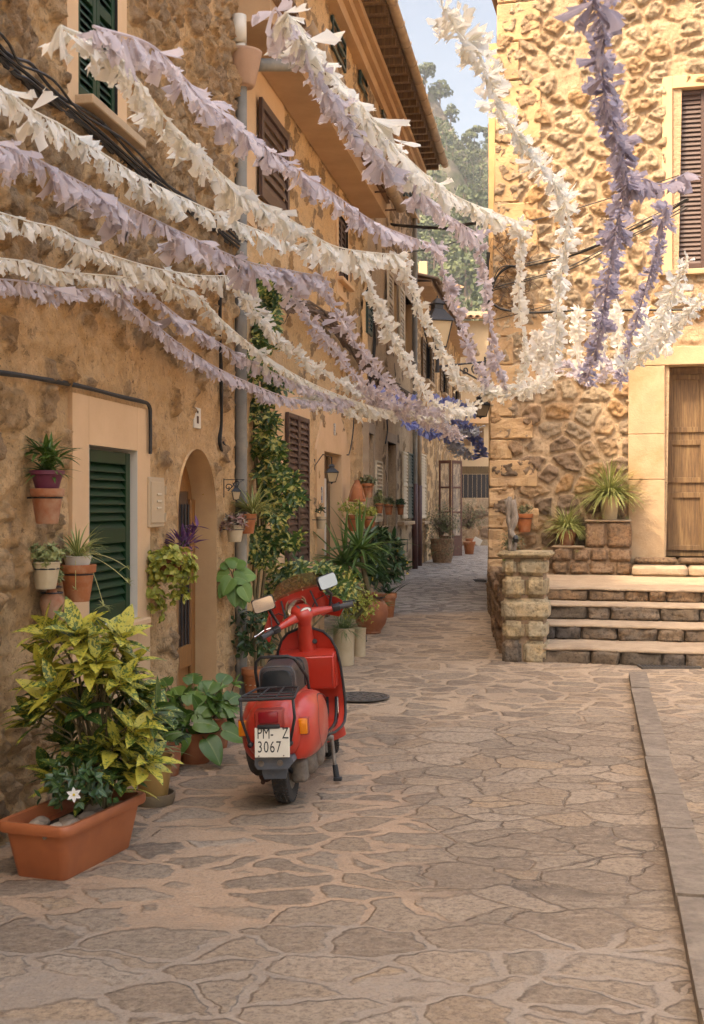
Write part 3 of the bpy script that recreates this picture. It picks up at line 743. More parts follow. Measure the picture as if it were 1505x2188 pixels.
# tiered stone bench against the wall
zT = LV[3]
bench = thing('stone_bench', FW.pt(1.2, 0.7, 0.3), 'two tiered masonry plant ledge built against the stone house beside the door', 'ledge')
ob = 0.42
ua, ub, uc = FW.s(1180, ob), FW.s(1250, ob), FW.s(1350, ob)
hm = FW.h(ub, 1166, ob); hTop = FW.h(ub, 1110, ob); hb_ = zT
mb = MB()
hh = (hm-hb_-0.03)/2
for i in range(2): stone_row(mb, FW, ua, uc, hb_+i*hh, hb_+(i+1)*hh, 0.0, ob, 0.16, 0.36, 0.034, 0.022, seed=60+i)
stone_row(mb, FW, ub, uc, hm-0.03, hTop-0.03, 0.0, ob-0.02, 0.26, 0.42, 0.034, 0.022, seed=66)
obj('ledge_stones', mb, M['benchstone'], bench, world=True, smooth=True)
mb = MB(); FW.box(mb, ua+0.04, uc-0.03, hb_-0.05, hm-0.03, 0, ob-0.045); FW.box(mb, ub+0.04, uc-0.03, hm-0.03, hTop-0.05, 0, ob-0.065)
obj('ledge_core', mb, M['mortar'], bench, world=True)
mb = MB(); stone_row(mb, FW, ua-0.01, ub-0.0, hm-0.035, hm, 0.0, ob+0.01, 1, 2, 0.01, 0.01, seed=70); stone_row(mb, FW, ub-0.01, uc, hTop-0.035, hTop, 0.0, ob, 1, 2, 0.01, 0.01, seed=71)
obj('ledge_top', mb, M['tread'], bench, world=True, smooth=True)
st = MB(); stone_row(st, FW, uD-0.42, uD+2.0, zT, zT+0.135, 0.0, 0.62, 0.5, 0.9, 0.014, 0.02, seed=81)
tag(obj('door_step', st, M['tread'], smooth=True), 'single pale stone step below the old wooden door on the terrace', 'step')
st = MB(); stone_row(st, FW, uD-0.40, uD+2.0, zT+0.135, hB, 0.0, 0.22, 0.5, 0.9, 0.01, 0.02, seed=82)
tag(obj('door_threshold', st, M['topstep'], smooth=True), 'stone threshold directly under the weathered wooden door', 'threshold')
# ---------------------------------------------------------------- the row of houses on the left
WM1 = wallmat('weathered_rubble', (0.70, 0.455, 0.245, 1), (0.63, 0.395, 0.195, 1),
    [(0.46, 0.29, 0.15), (0.33, 0.22, 0.13), (0.52, 0.33, 0.17), (0.33, 0.22, 0.135), (0.50, 0.29, 0.13)], 1.0, 42, stain=(0.44, 0.235, 0.085, 1))
WM2 = wallmat('golden_plaster', (0.70, 0.47, 0.26, 1), (0.65, 0.41, 0.20, 1),
    [(0.38, 0.24, 0.12), (0.30, 0.20, 0.12), (0.42, 0.24, 0.10)], 0.8, 46)
WM3 = wallmat('grey_tan_plaster', (0.60, 0.44, 0.28, 1), (0.50, 0.36, 0.23, 1),
    [(0.26, 0.18, 0.11), (0.19, 0.14, 0.10), (0.33, 0.22, 0.12)], 0.8, 50, stain=(0.26, 0.19, 0.13, 1))
def reveal(name, fr, s0, s1, h0, h1, depth, m, parent, o=0.0, back=True):
    mb = MB(); a, b_, c, d_ = s0, s1, h0, h1
    f = [fr.pt(x, y, oo) for oo in (o+0.004, o-depth) for (x, y) in ((a, c), (b_, c), (b_, d_), (a, d_))]
    mb.add(f, [(0, 1, 5, 4), (1, 2, 6, 5), (2, 3, 7, 6), (3, 0, 4, 7)])
    if back: mb.add(f[4:], [(0, 1, 2, 3)])
    return obj(name, mb, m, parent, world=True)
def rect(px0, px1, pyt, pyb, o=0.0, pxr=None):
    s0, s1 = LW.s(px0, o), LW.s(px1, o); sm = LW.s(pxr if pxr else (px0+px1)/2, o)
    return s0, s1, LW.h(sm, pyb, o), LW.h(sm, pyt, o)

# --- nearest house
h1 = thing('village_house', LW.pt(-3, 0, 0), 'nearest ochre rubble house on the left with the arched doorway and green shutter', 'house')
s1e = LW.s(500)
wa = (LW.s(185.5), LW.s(289), LW.sh(289, 1319)[1], LW.sh(289, 963)[1])
su = (LW.s(150), LW.s(317), wa[2]-0.45, LW.sh(317, 877)[1])
ub_ = (LW.s(163), LW.s(247), LW.sh(166, 210)[1], LW.sh(166, 210)[1]+1.25)
ac, aw = (LW.s(380)+LW.s(462))/2, (LW.s(462)-LW.s(380))/2
ah = LW.h(LW.s(425), 960)-aw
def cov1(X, Y): return 0.40+0.36*sstep(2.5, 3.3, Y)+0.45*sstep(1.0, -0.2, Y)-0.1*sstep(-2.2, -1.2, X)*sstep(3.2, 2.6, Y)
wall_panel('wall', LW, -5.6, s1e, -0.12, 9.0, 0.02, WM1, h1, cell=(0.17, 0.16), cover=0.6, amp=0.048, namp=0.055, gap=0.16, holes=[wa, ub_], flats=[su, (LW.s(318), LW.s(355), LW.h(LW.s(336), 1130), LW.h(LW.s(336), 1012)), (LW.s(416), LW.s(434), LW.h(LW.s(425), 920), LW.h(LW.s(425), 866)), (ub_[0]-0.15, ub_[1]+0.15, ub_[2]-0.1, ub_[3]+0.1)],
    arches=[(ac, aw, ah, -0.2)], seed=15, vstretch=1.25, covfn=cov1)
wall_panel('wall_continuation', LW, -16, -5.59, -0.12, 9.0, 0.12, WM1, h1, cell=(0.2, 0.2), cover=0.5, amp=0.0, namp=0.0, seed=16)  # unseen stretch of the house, its height set to shade the street
mb = MB(); mb.add([LW.pt(s1e, h, o) for o in (0.0, -0.5) for h in (-0.1, 9)], [(0, 1, 3, 2)])
mb.add([LW.pt(-16, h, o) for o in (0.0, -7) for h in (-0.1, 9)], [(0, 1, 3, 2)])
obj_each('end_wall', mb, WM1, h1, world=True)
mb = MB(); mb.hexa([LW.pt(s, h, o) for s in (-16.2, s1e+0.05) for o in (0.45, -7) for h in (9.0, 9.12)]); obj('roof', mb, M['claytile'], h1, world=True)
# surround of the shuttered window: smooth render laid 10 mm proud
mb = MB()
for q in ((su[0], wa[0], su[2], su[3]), (wa[1], su[1], su[2], su[3]), (wa[0], wa[1], wa[3], su[3]), (wa[0], wa[1], su[2], wa[2])):
    LW.box(mb, q[0]+0.001, q[1]-0.001, q[2], q[3], -0.12, 0.014)
ws = obj('window_surround', mb, M['render_pale'], h1, world=True)
reveal('window', LW, wa[0]+0.001, wa[1]-0.001, wa[2]+0.001, wa[3]-0.001, 0.16, M['white'], h1, o=0.012)
shutter(LW, wa[0]+0.012, wa[1]-0.035, wa[2]+0.012, wa[3]-0.02, -0.02, M['green'], h1, 0.052, th=0.045, rail=0.075)
mb = MB(); slab(mb, LW, wa[0]-0.02, wa[1]+0.07, wa[2]-0.045, wa[2]-0.002, -0.05, 0.085, 0.008); obj('window_sill', mb, M['render_pale'], h1, world=True)
mb = MB()
for q in ((ub_[0]-0.16, ub_[0], ub_[2]-0.12, ub_[3]+0.12), (ub_[1], ub_[1]+0.16, ub_[2]-0.12, ub_[3]+0.12), (ub_[0], ub_[1], ub_[3], ub_[3]+0.12)):
    LW.box(mb, q[0]+0.001, q[1]-0.001, q[2], q[3], -0.12, 0.014)
obj('window_surround', mb, M['render_pale'], h1, world=True)
reveal('window', LW, ub_[0], ub_[1], ub_[2], ub_[3], 0.14, M['dark'], h1, o=0.01)
um = (ub_[0]+ub_[1])/2
shutter(LW, ub_[0]+0.01, um-0.003, ub_[2]+0.02, ub_[3]-0.01, 0.0, M['green'], h1, 0.045, rail=0.05)
shutter(LW, um+0.003, ub_[1]-0.01, ub_[2]+0.02, ub_[3]-0.01, 0.0, M['green'], h1, 0.045, rail=0.05)
mb = MB(); slab(mb, LW, ub_[0]-0.05, ub_[1]+0.22, ub_[2]-0.055, ub_[2]-0.001, -0.05, 0.12, 0.006); obj('window_sill', mb, M['sandstone'], h1, world=True)
# arched doorway
def arch_pts(n=28, r=aw, base=-0.1):
    pts = [(ac-r, base)]+[(ac-r*math.cos(math.pi*i/n), ah+r*math.sin(math.pi*i/n)) for i in range(n+1)]+[(ac+r, base)]
    return pts
mb = MB(); ap = arch_pts(); vs = []
no = 6
for j in range(no+1):
    for i, (a, hh) in enumerate(ap):
        o = 0.004-0.26*j/no; n = 0.012*mnoise.noise(Vector((a*6, hh*6, j*1.7))) if 0 < j < no else 0
        vs.append(LW.pt(a+n, hh+n, o))
n = len(ap); mb.add(vs, [(j*n+i, j*n+i+1, (j+1)*n+i+1, (j+1)*n+i) for j in range(no) for i in range(n-1)])
# subdivide tall jambs so the bump reads
obj('door_reveal', mb, M['render'], h1, world=True, smooth=True)
mb = MB(); mb.prism([(a, max(h, 0.0)) for a, h in ap], -0.235, -0.19, lambda a, b_, d_: LW.pt(a, b_, d_))
door = obj('door', mb, M['wood'], h1, world=True)
mb = MB(); LW.box(mb, ac-0.36, ac-0.02, 0.55, ah+0.05, -0.192, -0.186); LW.box(mb, ac+0.06, ac+aw-0.13, 0.55, ah+0.18, -0.192, -0.186)
dg = obj('door_glass', mb, M['glass'], door, world=False); 
for v in dg.data.vertices: v.co = LW.O*0+v.co
dg.parent = h1
I = root_mat(h1).inverted()
for v in dg.data.vertices: v.co = I @ v.co
mb = MB()
for k in range(9):
    a = ac-0.34+k*0.085
    if a < ac+aw-0.14: mb.tube([LW.pt(a, 0.55, -0.178), LW.pt(a, ah+0.08, -0.178)], 0.007, 6)
obj_each('door_bar', mb, M['iron'], h1, world=True)
mb = MB()
for (a, b_, c, d_) in ((ac+aw-0.12, ac+aw-0.01, 0.02, ah+0.12), (ac-0.02, ac+0.06, 0.02, ah+0.3), (ac+0.06, ac+aw-0.12, 0.38, 0.55), (ac+0.06, ac+aw-0.12, 0.02, 0.1)):
    slab(mb, LW, a, b_, c, d_, -0.19, -0.165, 0.006)
obj('door_frame', mb, M['wood'], h1, world=True)
# things fixed to it
s0, s1_, hb, ht = rect(320, 352, 1020, 1127, 0.03)
t = thing('meter_box', LW.pt(s0, hb, 0), 'beige metal meter cupboard with three vent slots beside the green shuttered window', 'meter box')
mb = MB(); slab(mb, LW, s0, s1_, hb, ht, -0.05, 0.03, 0.006); slab(mb, LW, s0+0.02, s1_-0.02, hb+0.03, ht-0.03, 0.03, 0.038, 0.003); obj('box', mb, M['beigebox'], t, world=True)
mb = MB()
for k in range(3): slab(mb, LW, s0+0.12, s1_-0.10, ht-0.12-k*0.045, ht-0.105-k*0.045, 0.038, 0.046, 0.003)
obj('vent_slots', mb, M['cream'], t, world=True)
mb = MB()
for k in (0.2, 0.75): slab(mb, LW, s1_-0.004, s1_+0.012, hb+(ht-hb)*k-0.03, hb+(ht-hb)*k+0.03, 0.015, 0.04, 0.002)
obj_each('hinge', mb, M['beigebox'], t, world=True)
s0, s1_, hb, ht = rect(418, 432, 871, 915, 0.02)
t = thing('junction_plate', LW.pt(s0, hb, 0), 'small pale square plate with a dark hole above the arched doorway', 'plate')
mb = MB(); slab(mb, LW, s0, s1_, hb, ht, -0.03, 0.012, 0.003); obj('plate', mb, M['white'], t, world=True)
mb = MB(); slab(mb, LW, (s0+s1_)/2-0.025, (s0+s1_)/2+0.02, hb+0.035, hb+0.09, 0.0115, 0.016, 0.003); slab(mb, LW, (s0+s1_)/2-0.015, (s0+s1_)/2+0.015, hb+0.11, hb+0.13, 0.0115, 0.015, 0.003); obj('knob', mb, M['rust'], t, world=True)
# doorbell on the far jamb of the arch (jamb faces back along the street)
q = LW.pt(ac+aw-0.004, 0, -0.10); zb = LW.h(ac+aw, 1054, -0.10)
t = thing('doorbell', (q.x, q.y, zb), 'square white doorbell with a brass button inside the arched doorway', 'doorbell')
JF = Fr(q+Vector((0, 0, zb)), LW.N, -LW.D)
mb = MB(); slab(mb, JF, -0.035, 0.035, -0.035, 0.035, -0.005, 0.014, 0.004); obj('plate', mb, M['white'], t, world=True)
mb = MB(); M2 = Matrix((JF.D, Vector((0, 0, 1)), JF.N)).transposed().to_4x4(); M2.translation = q+Vector((0, 0, zb))
mb.lathe([(0.0, 0.026), (0.012, 0.026), (0.018, 0.02), (0.02, 0.012)], (0, 0, 0), 16, M2); obj('button', mb, mat('brass', (0.35, 0.22, 0.06), None, 0.35, metal=0.8, bstr=0), t, smooth=True, world=True)

# --- second house
OB = -0.07
h2 = thing('village_house', LW.pt(3.4, 0.2, 0), 'golden plaster house with brown louvred shutters and a framed doorway behind the scooter', 'house')
b2 = (s1e+0.001, 7.0)
dr2 = rect(690, 727, 968, 1330, OB, 708)
dr2 = (dr2[0], dr2[1], 0.1, dr2[3])
sw2 = rect(722, 742, 467, 603, OB)
def cov2(X, Y): return 0.26+0.20*sstep(2.8, 4.6, Y)+0.35*sstep(1.2, 0.2, Y)
bs = rect(606, 652, 888, 1212, OB); us = rect(545, 605, 248, 450, OB)
wall_panel('wall', LW, b2[0], b2[1], -0.1, 8.0, 0.024, WM2, h2, cell=(0.22, 0.17), amp=0.026, namp=0.04, gap=0.2, holes=[dr2, sw2],
    flats=[(bs[0]-0.35, bs[1]+0.2, bs[2]-0.1, bs[3]+0.25), (us[0]-0.3, us[1]+0.0, us[2]-0.1, us[3]+0.3), (dr2[0]-0.25, dr2[1]+0.3, 0, dr2[3]+0.1)], seed=25, o=OB, covfn=cov2)
mb = MB()
LW.box(mb, bs[0]-0.42, bs[1]+0.22, bs[2]-0.12, bs[3]+0.24, OB-0.05, OB+0.012); LW.box(mb, us[0]-0.38, us[1]+0.02, us[2]-0.3, us[3]+0.35, OB-0.05, OB+0.012)
for q in ((sw2[0]-0.14, sw2[0], sw2[2]-0.22, sw2[3]+0.12), (sw2[1], sw2[1]+0.14, sw2[2]-0.22, sw2[3]+0.12), (sw2[0], sw2[1], sw2[3], sw2[3]+0.12), (sw2[0], sw2[1], sw2[2]-0.22, sw2[2])):
    LW.box(mb, q[0]+0.001, q[1]-0.001, q[2], q[3], OB-0.05, OB+0.014)
nn = len(mb.p)
obj_each('window_surround', mb, M['render_pale'], h2, world=True)
def pair(fr, r, o, m, parent, slats=0.06, rail=0.05):
    c = (r[0]+r[1])/2
    shutter(fr, r[0], c-0.003, r[2], r[3], o, m, parent, slats, rail=rail); shutter(fr, c+0.003, r[1], r[2], r[3], o, m, parent, slats, rail=rail)
pair(LW, bs, OB+0.055, M['brown'], h2, 0.065)
shutter(LW, us[0], us[1], us[2], us[3], OB+0.07, M['brown'], h2, 0.11, rail=0.08, mid=False)
mb = MB(); slab(mb, LW, bs[0]-0.1, bs[1]+0.08, bs[2]-0.06, bs[2]-0.005, OB, OB+0.09, 0.006); slab(mb, LW, sw2[0]-0.1, sw2[1]+0.1, sw2[2]-0.05, sw2[2]-0.002, OB, OB+0.09, 0.006); obj_each('window_sill', mb, M['render_pale'], h2, world=True)
reveal('window', LW, sw2[0], sw2[1], sw2[2], sw2[3], 0.15, M['dark'], h2, o=OB+0.01)
pair(LW, (sw2[0]+0.01, sw2[1]-0.01, sw2[2]+0.01, sw2[3]-0.01), OB-0.01, M['brown'], h2, 0.09)
reveal('doorway', LW, dr2[0], dr2[1], dr2[2], dr2[3], 0.2, M['render_pale'], h2, o=OB+0.01)
def lw_poly(pts, o): return [LW.sh(px, py, o) for px, py in pts]
mb = MB(); fnp = lambda a, b_, d_: LW.pt(a, b_, d_)
d0, d1, d3 = dr2[0], dr2[1], dr2[3]
L_ = [q for q in lw_poly([(674, 960), (683, 905)], OB)]
mb.prism([(d0-0.001, 0.05), (d0-0.001, d3+0.45), (L_[1][0], L_[1][1]), (L_[0][0], L_[0][1]), (L_[0][0], 0.05)], OB-0.05, OB+0.02, fnp)
R_ = [q for q in lw_poly([(745, 985), (737, 925)], OB)]
mb.prism([(d1+0.001, 0.05), (R_[0][0], 0.05), R_[0], R_[1], (d1+0.001, d3+0.45)], OB-0.05, OB+0.02, fnp)
mb.prism([(d0, d3+0.001), (d1, d3+0.001), (d1, d3+0.45), (d1-0.25, d3+0.72), ((d0+d1)/2, d3+0.8), (d0+0.2, d3+0.7), (d0, d3+0.45)], OB-0.05, OB+0.02, fnp)
obj('door_surround', mb, M['render_pale'], h2, world=True)
mb = MB(); slab(mb, LW, d0+0.01, d1-0.01, dr2[2], d3-0.01, OB-0.19, OB-0.15); obj('door', mb, M['oldwood'], h2, world=True)
mb = MB()
dm = (d0+d1)/2
for a in (d0+0.02, d0+0.12, dm-0.04, dm+0.03, d1-0.16, d1-0.07): slab(mb, LW, a, a+0.05, dr2[2]+0.02, d3-0.03, OB-0.15, OB-0.125, 0.003)
obj('door_frame', mb, M['oldwood'], h2, world=True)
mb = MB(); LW.box(mb, dm+0.09, d1-0.17, 1.0, d3-0.3, OB-0.149, OB-0.145); obj('door_glass', mb, M['white'], h2, world=True)
# eave over it: plaster soffit, pent roof of barrel tiles, clay gutter on iron hooks
mb = MB(); mb.hexa([LW.pt(s, h, o) for s in (0.001+s1e, 6.75) for o in (-0.05, 0.31) for h in (5.61, 5.80)]); obj('soffit', mb, M['soffit'], h2, world=True)
def tiles(mb, fr, s0, s1, o_out, h_out, o_in, h_in, pitch=0.19, rad=0.075, rows=2):
    n = int((s1-s0)/pitch)
    for i in range(n):
        s = s0+(i+0.5)*pitch
        jj = random.uniform(-0.012, 0.012)
        a = fr.pt(s+jj, h_out, o_out+random.uniform(-0.02, 0.02)); b_ = fr.pt(s, h_in, o_in)
        n2 = 7
        for (r0, sg, off) in ((rad, 1, 0.02), (rad*0.95, -1, 0.0)):
            sh = 0 if sg > 0 else pitch/2
            pts = []
            for e_, q in ((0, a), (1, b_)):
                for k in range(n2+1):
                    th = math.pi*k/n2
                    for rr in (r0, r0-0.014):
                        pts.append(q+fr.D*(sh-rr*math.cos(th))+Vector((0, 0, (rr*math.sin(th)*0.8+off) if sg > 0 else (-rr*math.sin(th)*0.6+0.035))))
            m_ = (n2+1)*2; fs = []
            for k in range(n2):
                fs += [(2*k, 2*k+2, m_+2*k+2, m_+2*k), (2*k+1, m_+2*k+1, m_+2*k+3, 2*k+3), (2*k, 2*k+1, 2*k+3, 2*k+2)]
            fs += [(0, m_, m_+1, 1), (2*n2, 2*n2+1, m_+2*n2+1, m_+2*n2)]
            mb.add(pts, fs, random.random())
mb = MB(); tiles(mb, LW, s1e+0.1, 6.75, 0.44, 5.82, -0.03, 5.99); LW.box(mb, s1e, 6.75, 5.805, 5.815, -0.03, 0.36); obj('pent_roof', mb, M['claytile'], h2, world=True)
def half_gutter(mb, fr, s0, s1, h, o, rad=0.07, seg=8, th=0.008):
    rings = []
    for s in np.linspace(s0, s1, 12):
        rings.append([fr.pt(s, h-rr*math.sin(t), o+rr*math.cos(t)) for rr, ts in ((rad, range(seg+1)), (rad-th, range(seg, -1, -1))) for t in [math.pi*k/seg for k in ts]])
    mb.loft(rings)
mb = MB(); half_gutter(mb, LW, 0.25, 6.9, 5.78, 0.49, 0.078)
for k in range(8): 
    s = 0.9+k*0.85; mb.tube([LW.pt(s, 5.78-0.083*math.sin(t), 0.49+0.083*math.cos(t)) for t in np.linspace(-0.3, math.pi+0.3, 9)], 0.008, 5)
obj('gutter', mb, M['gutter'], h2, world=True, smooth=True, sharp=50)
mb = MB()
for k in range(7): s = 0.7+k*0.98; mb.box((0, 0, 0), (1, 1, 1)) if False else LW.box(mb, s, s+0.03, 5.67, 5.685, 0.31, 0.46)
obj_each('gutter_hook', mb, M['rust'], h2, world=True)
# elbow, hopper and downpipe between the two houses
dp = thing('downpipe', LW.pt(s1e+0.12, 0, 0.05), 'grey downpipe with clay hopper between the nearest house and the golden one', 'downpipe')
mb = MB(); sp = LW.s(520, 0.06); H_ = LW.h(sp, 150, 0.1)
z0 = 0.0
mb.tube([LW.pt(sp, z0, 0.04), LW.pt(sp, H_, 0.04)], 0.052, 14)
for zz in (0.9, 2.1, 3.2, 4.6): mb.tube([LW.pt(sp, zz, 0.04), LW.pt(sp, zz+0.05, 0.04)], 0.058, 14)
mb.tube([LW.pt(sp, H_+0.1, 0.04), LW.pt(sp, 9, 0.04)], 0.05, 14)
obj('pipe', mb, M['pipe'], dp, world=True, smooth=True, sharp=40)
mb = MB(); mb.tube([LW.pt(sp+0.14, 0.0, 0.03), LW.pt(sp+0.14, 5.4, 0.02)], 0.024, 10); obj('thin_pipe', mb, M['pipered'], dp, world=True, smooth=True)
mb = MB(); mb.lathe([(0.0, 0.0), (0.085, 0.0), (0.10, 0.02), (0.155, 0.27), (0.16, 0.29), (0.145, 0.29), (0.09, 0.1)], LW.pt(sp, H_-0.14, 0.06), 24); obj('hopper', mb, mat('clay_hopper', (0.42, 0.26, 0.17), (0.36, 0.22, 0.14), 0.85, 4), dp, world=True, smooth=True)
mb = MB(); e0 = LW.pt(0.55, 5.72, 0.49); e3 = LW.pt(sp+0.1, H_+0.08, 0.12)
mb.tube([e0, e0+Vector((0, 0, -0.12)), e0+Vector((-0.03, -0.04, -0.2)), e0.lerp(e3, 0.35)+Vector((0, 0, -0.14)), e3], 0.055, 14); obj('elbow', mb, M['pipe'], dp, world=True, smooth=True)
mb = MB(); mb.tube([LW.pt(sp-0.09, H_+0.2, 0.05), LW.pt(sp-0.09, H_+0.42, 0.05)], 0.06, 14); mb.tube([LW.pt(sp-0.09, H_+0.2, 0.05), LW.pt(sp-0.02, H_+0.08, 0.05)], 0.05, 12); obj('stub', mb, M['white'], dp, world=True, smooth=True)

# --- third house, tall, and the upper wall over the second
h3 = thing('village_house', LW.pt(10, 0.4, 0), 'tall grey tan plaster house with deep tiled eave halfway down the lane', 'house')
rects3 = {'door_a': (783, 797, 926, 1200), 'door_b': (826, 845, 946, 1200), 'w_up': (833.5, 847, 600, 722), 'w_up2': (864, 880, 640, 790)}
q3 = {k: rect(*v) for k, v in rects3.items()}
q3['door_a'] = (7.02, q3['door_a'][1], 0.2, q3['door_a'][3]); q3['door_b'] = (*q3['door_b'][:2], 0.3, q3['door_b'][3])
def cov3(X, Y): return 0.30+0.35*sstep(5.5, 7, Y)+0.2*sstep(1.4, 0.5, Y)
ups = [rect(a, b_, c, d_) for (a, b_, c, d_) in ((866, 880, 402, 438),)]
wall_panel('wall', LW, 7.001, 13.0, -0.1, 8.0, 0.03, WM3, h3, cell=(0.26, 0.2), amp=0.022, namp=0.014, gap=0.2, holes=list(q3.values()), seed=35, covfn=cov3)
for k, v in q3.items(): reveal('doorway' if 'door' in k else 'window', LW, *v, 0.22, WM3 if 'door' in k else M['render'], h3, o=0.0, back=False)
mb = MB()
for k, v in q3.items(): LW.box(mb, v[0], v[1], v[2], v[3], -0.25, -0.215)
obj_each('door', mb, M['oldwood'], h3, world=True)
mb = MB()
for k in ('w_up', 'w_up2', 'door_a', 'door_b'):
    v = q3[k]; t_ = 0.10
    for q in ((max(v[0]-t_, 7.0), v[0], v[2]-0.06, v[3]+0.15), (v[1], v[1]+t_, v[2]-0.06, v[3]+0.15), (v[0], v[1], v[3], v[3]+0.15)): LW.box(mb, q[0]+.001, q[1]-.001, q[2], q[3], -0.1, 0.022)
obj_each('stone_surround', mb, per=3, m=mat('grey_stone_trim', (0.42, 0.32, 0.22), (0.34, 0.25, 0.17), 0.9, 5, bstr=0.4), parent=h3, world=True)
def oshut(px0, px1, pyt, pyb, m, o=0.045, par=None, sl=0.06, rail=0.035):
    r = rect(px0, px1, pyt, pyb, o); return shutter(LW, r[0], r[1], r[2], r[3], o, m, par, sl, rail=rail)
v = q3['w_up']
shutter(LW, v[0]-0.62, v[0]-0.02, v[2], v[3], 0.07, M['cream'], h3, 0.06, rail=0.05); shutter(LW, v[1]+0.02, v[1]+0.62, v[2], v[3], 0.07, M['cream'], h3, 0.06, rail=0.05)
oshut(806, 819, 985, 1115, M['cream'], 0.06, h3)
oshut(863, 873, 966, 1108, M['cream'], 0.06, h3); oshut(874, 884, 968, 1108, M['darkgreen'], 0.05, h3)
oshut(787, 797, 625, 715, M['darkgreen'], 0.06, h3)
for (a, b_, c, d_) in ((713, 741, 62, 128), (772, 794, 140, 203), (820, 836, 225, 262), (866, 881, 398, 438)):
    oshut(a, b_, c, d_, M['darkgreen'], OB+0.05 if a < 780 else 0.05, h3, 0.06)
mb = MB(); sg = rect(862, 885, 1108, 1114, 0.1); slab(mb, LW, sg[0], sg[1], sg[2]-0.06, sg[2], 0.0, 0.12); sg = rect(802, 822, 1118, 1124); slab(mb, LW, sg[0], sg[1], sg[2]-0.05, sg[2], 0.0, 0.1); sg = rect(858, 884, 440, 446); slab(mb, LW, sg[0], sg[1], sg[2]-0.05, sg[2], 0.0, 0.12); obj_each('window_sill', mb, M['sandstone'], h3, world=True)
mb = MB()
LW.box(mb, 2.2, 12.98, 7.62, 7.78, OB-0.02, 0.06); LW.box(mb, 2.2, 13.02, 7.781, 7.9, OB-0.02, 0.13); LW.box(mb, 2.2, 13.04, 7.901, 8.0, OB-0.02, 0.2)
obj('cornice', mb, M['soffit'], h3, world=True)
mb = MB()
for k in range(30): s = 2.3+k*0.37; LW.box(mb, s, s+0.09, 8.001, 8.09, -0.05, 0.43)
LW.box(mb, 2.2, 13.1, 8.092, 8.115, -0.4, 0.46)
obj('rafters', mb, M['oldwood'], h3, world=True)
mb = MB(); tiles(mb, LW, 2.2, 13.15, 0.52, 8.13, -0.4, 8.45); mb.hexa([LW.pt(2.0, 8.12, 0.4), LW.pt(2.0, 8.14, 0.4), LW.pt(2.0, 9.7, -5), LW.pt(2.0, 9.8, -5), LW.pt(13.1, 8.12, 0.4), LW.pt(13.1, 8.14, 0.4), LW.pt(13.1, 9.7, -5), LW.pt(13.1, 9.8, -5)])
obj('roof', mb, M['claytile'], h3, world=True)
mb = MB(); half_gutter(mb, LW, 2.2, 13.2, 8.12, 0.54, 0.07)
for k in range(15): 
    s = 2.6+k*0.74; mb.tube([LW.pt(s, 8.12-0.076*math.sin(t), 0.54+0.076*math.cos(t)) for t in np.linspace(-0.3, math.pi+0.3, 9)], 0.009, 5)
obj('gutter', mb, M['gutter'], h3, world=True, smooth=True, sharp=50)
mb = MB(); mb.add([LW.pt(13.0, h, o) for o in (0.0, -5) for h in (0, 9)], [(0, 1, 3, 2)]); mb.add([LW.pt(2.0, h, o) for o in (-0.07, -5) for h in (6, 9.6)], [(0, 1, 3, 2)]); obj_each('gable_wall', mb, WM3, h3, world=True)
dp = thing('downpipe', LW.pt(12.9, 0.4, 0.05), 'tall downpipe at the far corner of the grey tan house, oxblood below and grey above', 'downpipe')
s = LW.s(887, 0.07)
mb = MB(); mb.tube([LW.pt(s, 2.0, 0.07), LW.pt(s, 7.7, 0.07)], 0.045, 12)
for zz in (2.9, 4.2, 5.6): mb.tube([LW.pt(s, zz, 0.07), LW.pt(s, zz+0.06, 0.07)], 0.052, 12)
obj('pipe', mb, M['pipe'], dp, world=True, smooth=True, sharp=40)
mb = MB(); mb.tube([LW.pt(s, 0.3, 0.07), LW.pt(s, 2.02, 0.07)], 0.055, 12); obj('lower_pipe', mb, M['pipered'], dp, world=True, smooth=True)
s = LW.s(898, 0.07)
dp = thing('downpipe', LW.pt(s, 0.4, 0.05), 'second downpipe just beyond the tall one, brown, ending at first floor level', 'downpipe')
mb = MB(); mb.tube([LW.pt(s, 0.35, 0.06), LW.pt(s, 2.0, 0.06)], 0.05, 12); obj('lower_pipe', mb, M['pipered'], dp, world=True, smooth=True)
mb = MB(); mb.tube([LW.pt(s, 2.0, 0.06), LW.pt(s, 3.3, 0.06)], 0.04, 12); obj('pipe', mb, M['gutter'], dp, world=True, smooth=True)

# --- fourth house
h4 = thing('village_house', LW.pt(18, 0.47, 0), 'last honey coloured house of the row with an open glazed door', 'house')
w4 = [rect(906, 918, 735, 815), rect(943, 951, 790, 842), rect(970, 977, 832, 862)]
wall_panel('wall', LW, 13.001, 24.0, 0.2, 6.0, 0.05, WM2, h4, cell=(0.3, 0.22), cover=0.8, amp=0.02, namp=0.02, gap=0.15, holes=w4, seed=45, covfn=lambda X, Y: 0.7+0*X)
for v in w4:
    reveal('window', LW, *v, 0.15, M['dark'], h4, o=0.005)
    ww = (v[1]-v[0])/2
    shutter(LW, v[0]-ww-0.02, v[0]-0.02, v[2], v[3], 0.05, M['oldwood'], h4, 0.07, rail=0.05); shutter(LW, v[1]+0.02, v[1]+ww+0.02, v[2], v[3], 0.05, M['oldwood'], h4, 0.07, rail=0.05)
oshut(900, 912, 970, 1108, M['cream'], 0.06, h4)
mb = MB(); sg = rect(898, 914, 1109, 1114); slab(mb, LW, sg[0], sg[1], sg[2]-0.05, sg[2], 0.0, 0.1)
for v in w4: slab(mb, LW, v[0]-0.1, v[1]+0.1, v[2]-0.07, v[2]-0.01, 0.0, 0.12)
obj_each('window_sill', mb, M['sandstone'], h4, world=True)
mb = MB(); LW.box(mb, 13.0, 24.2, 5.78, 5.86, -0.1, 0.3); obj('soffit', mb, M['soffit'], h4, world=True)
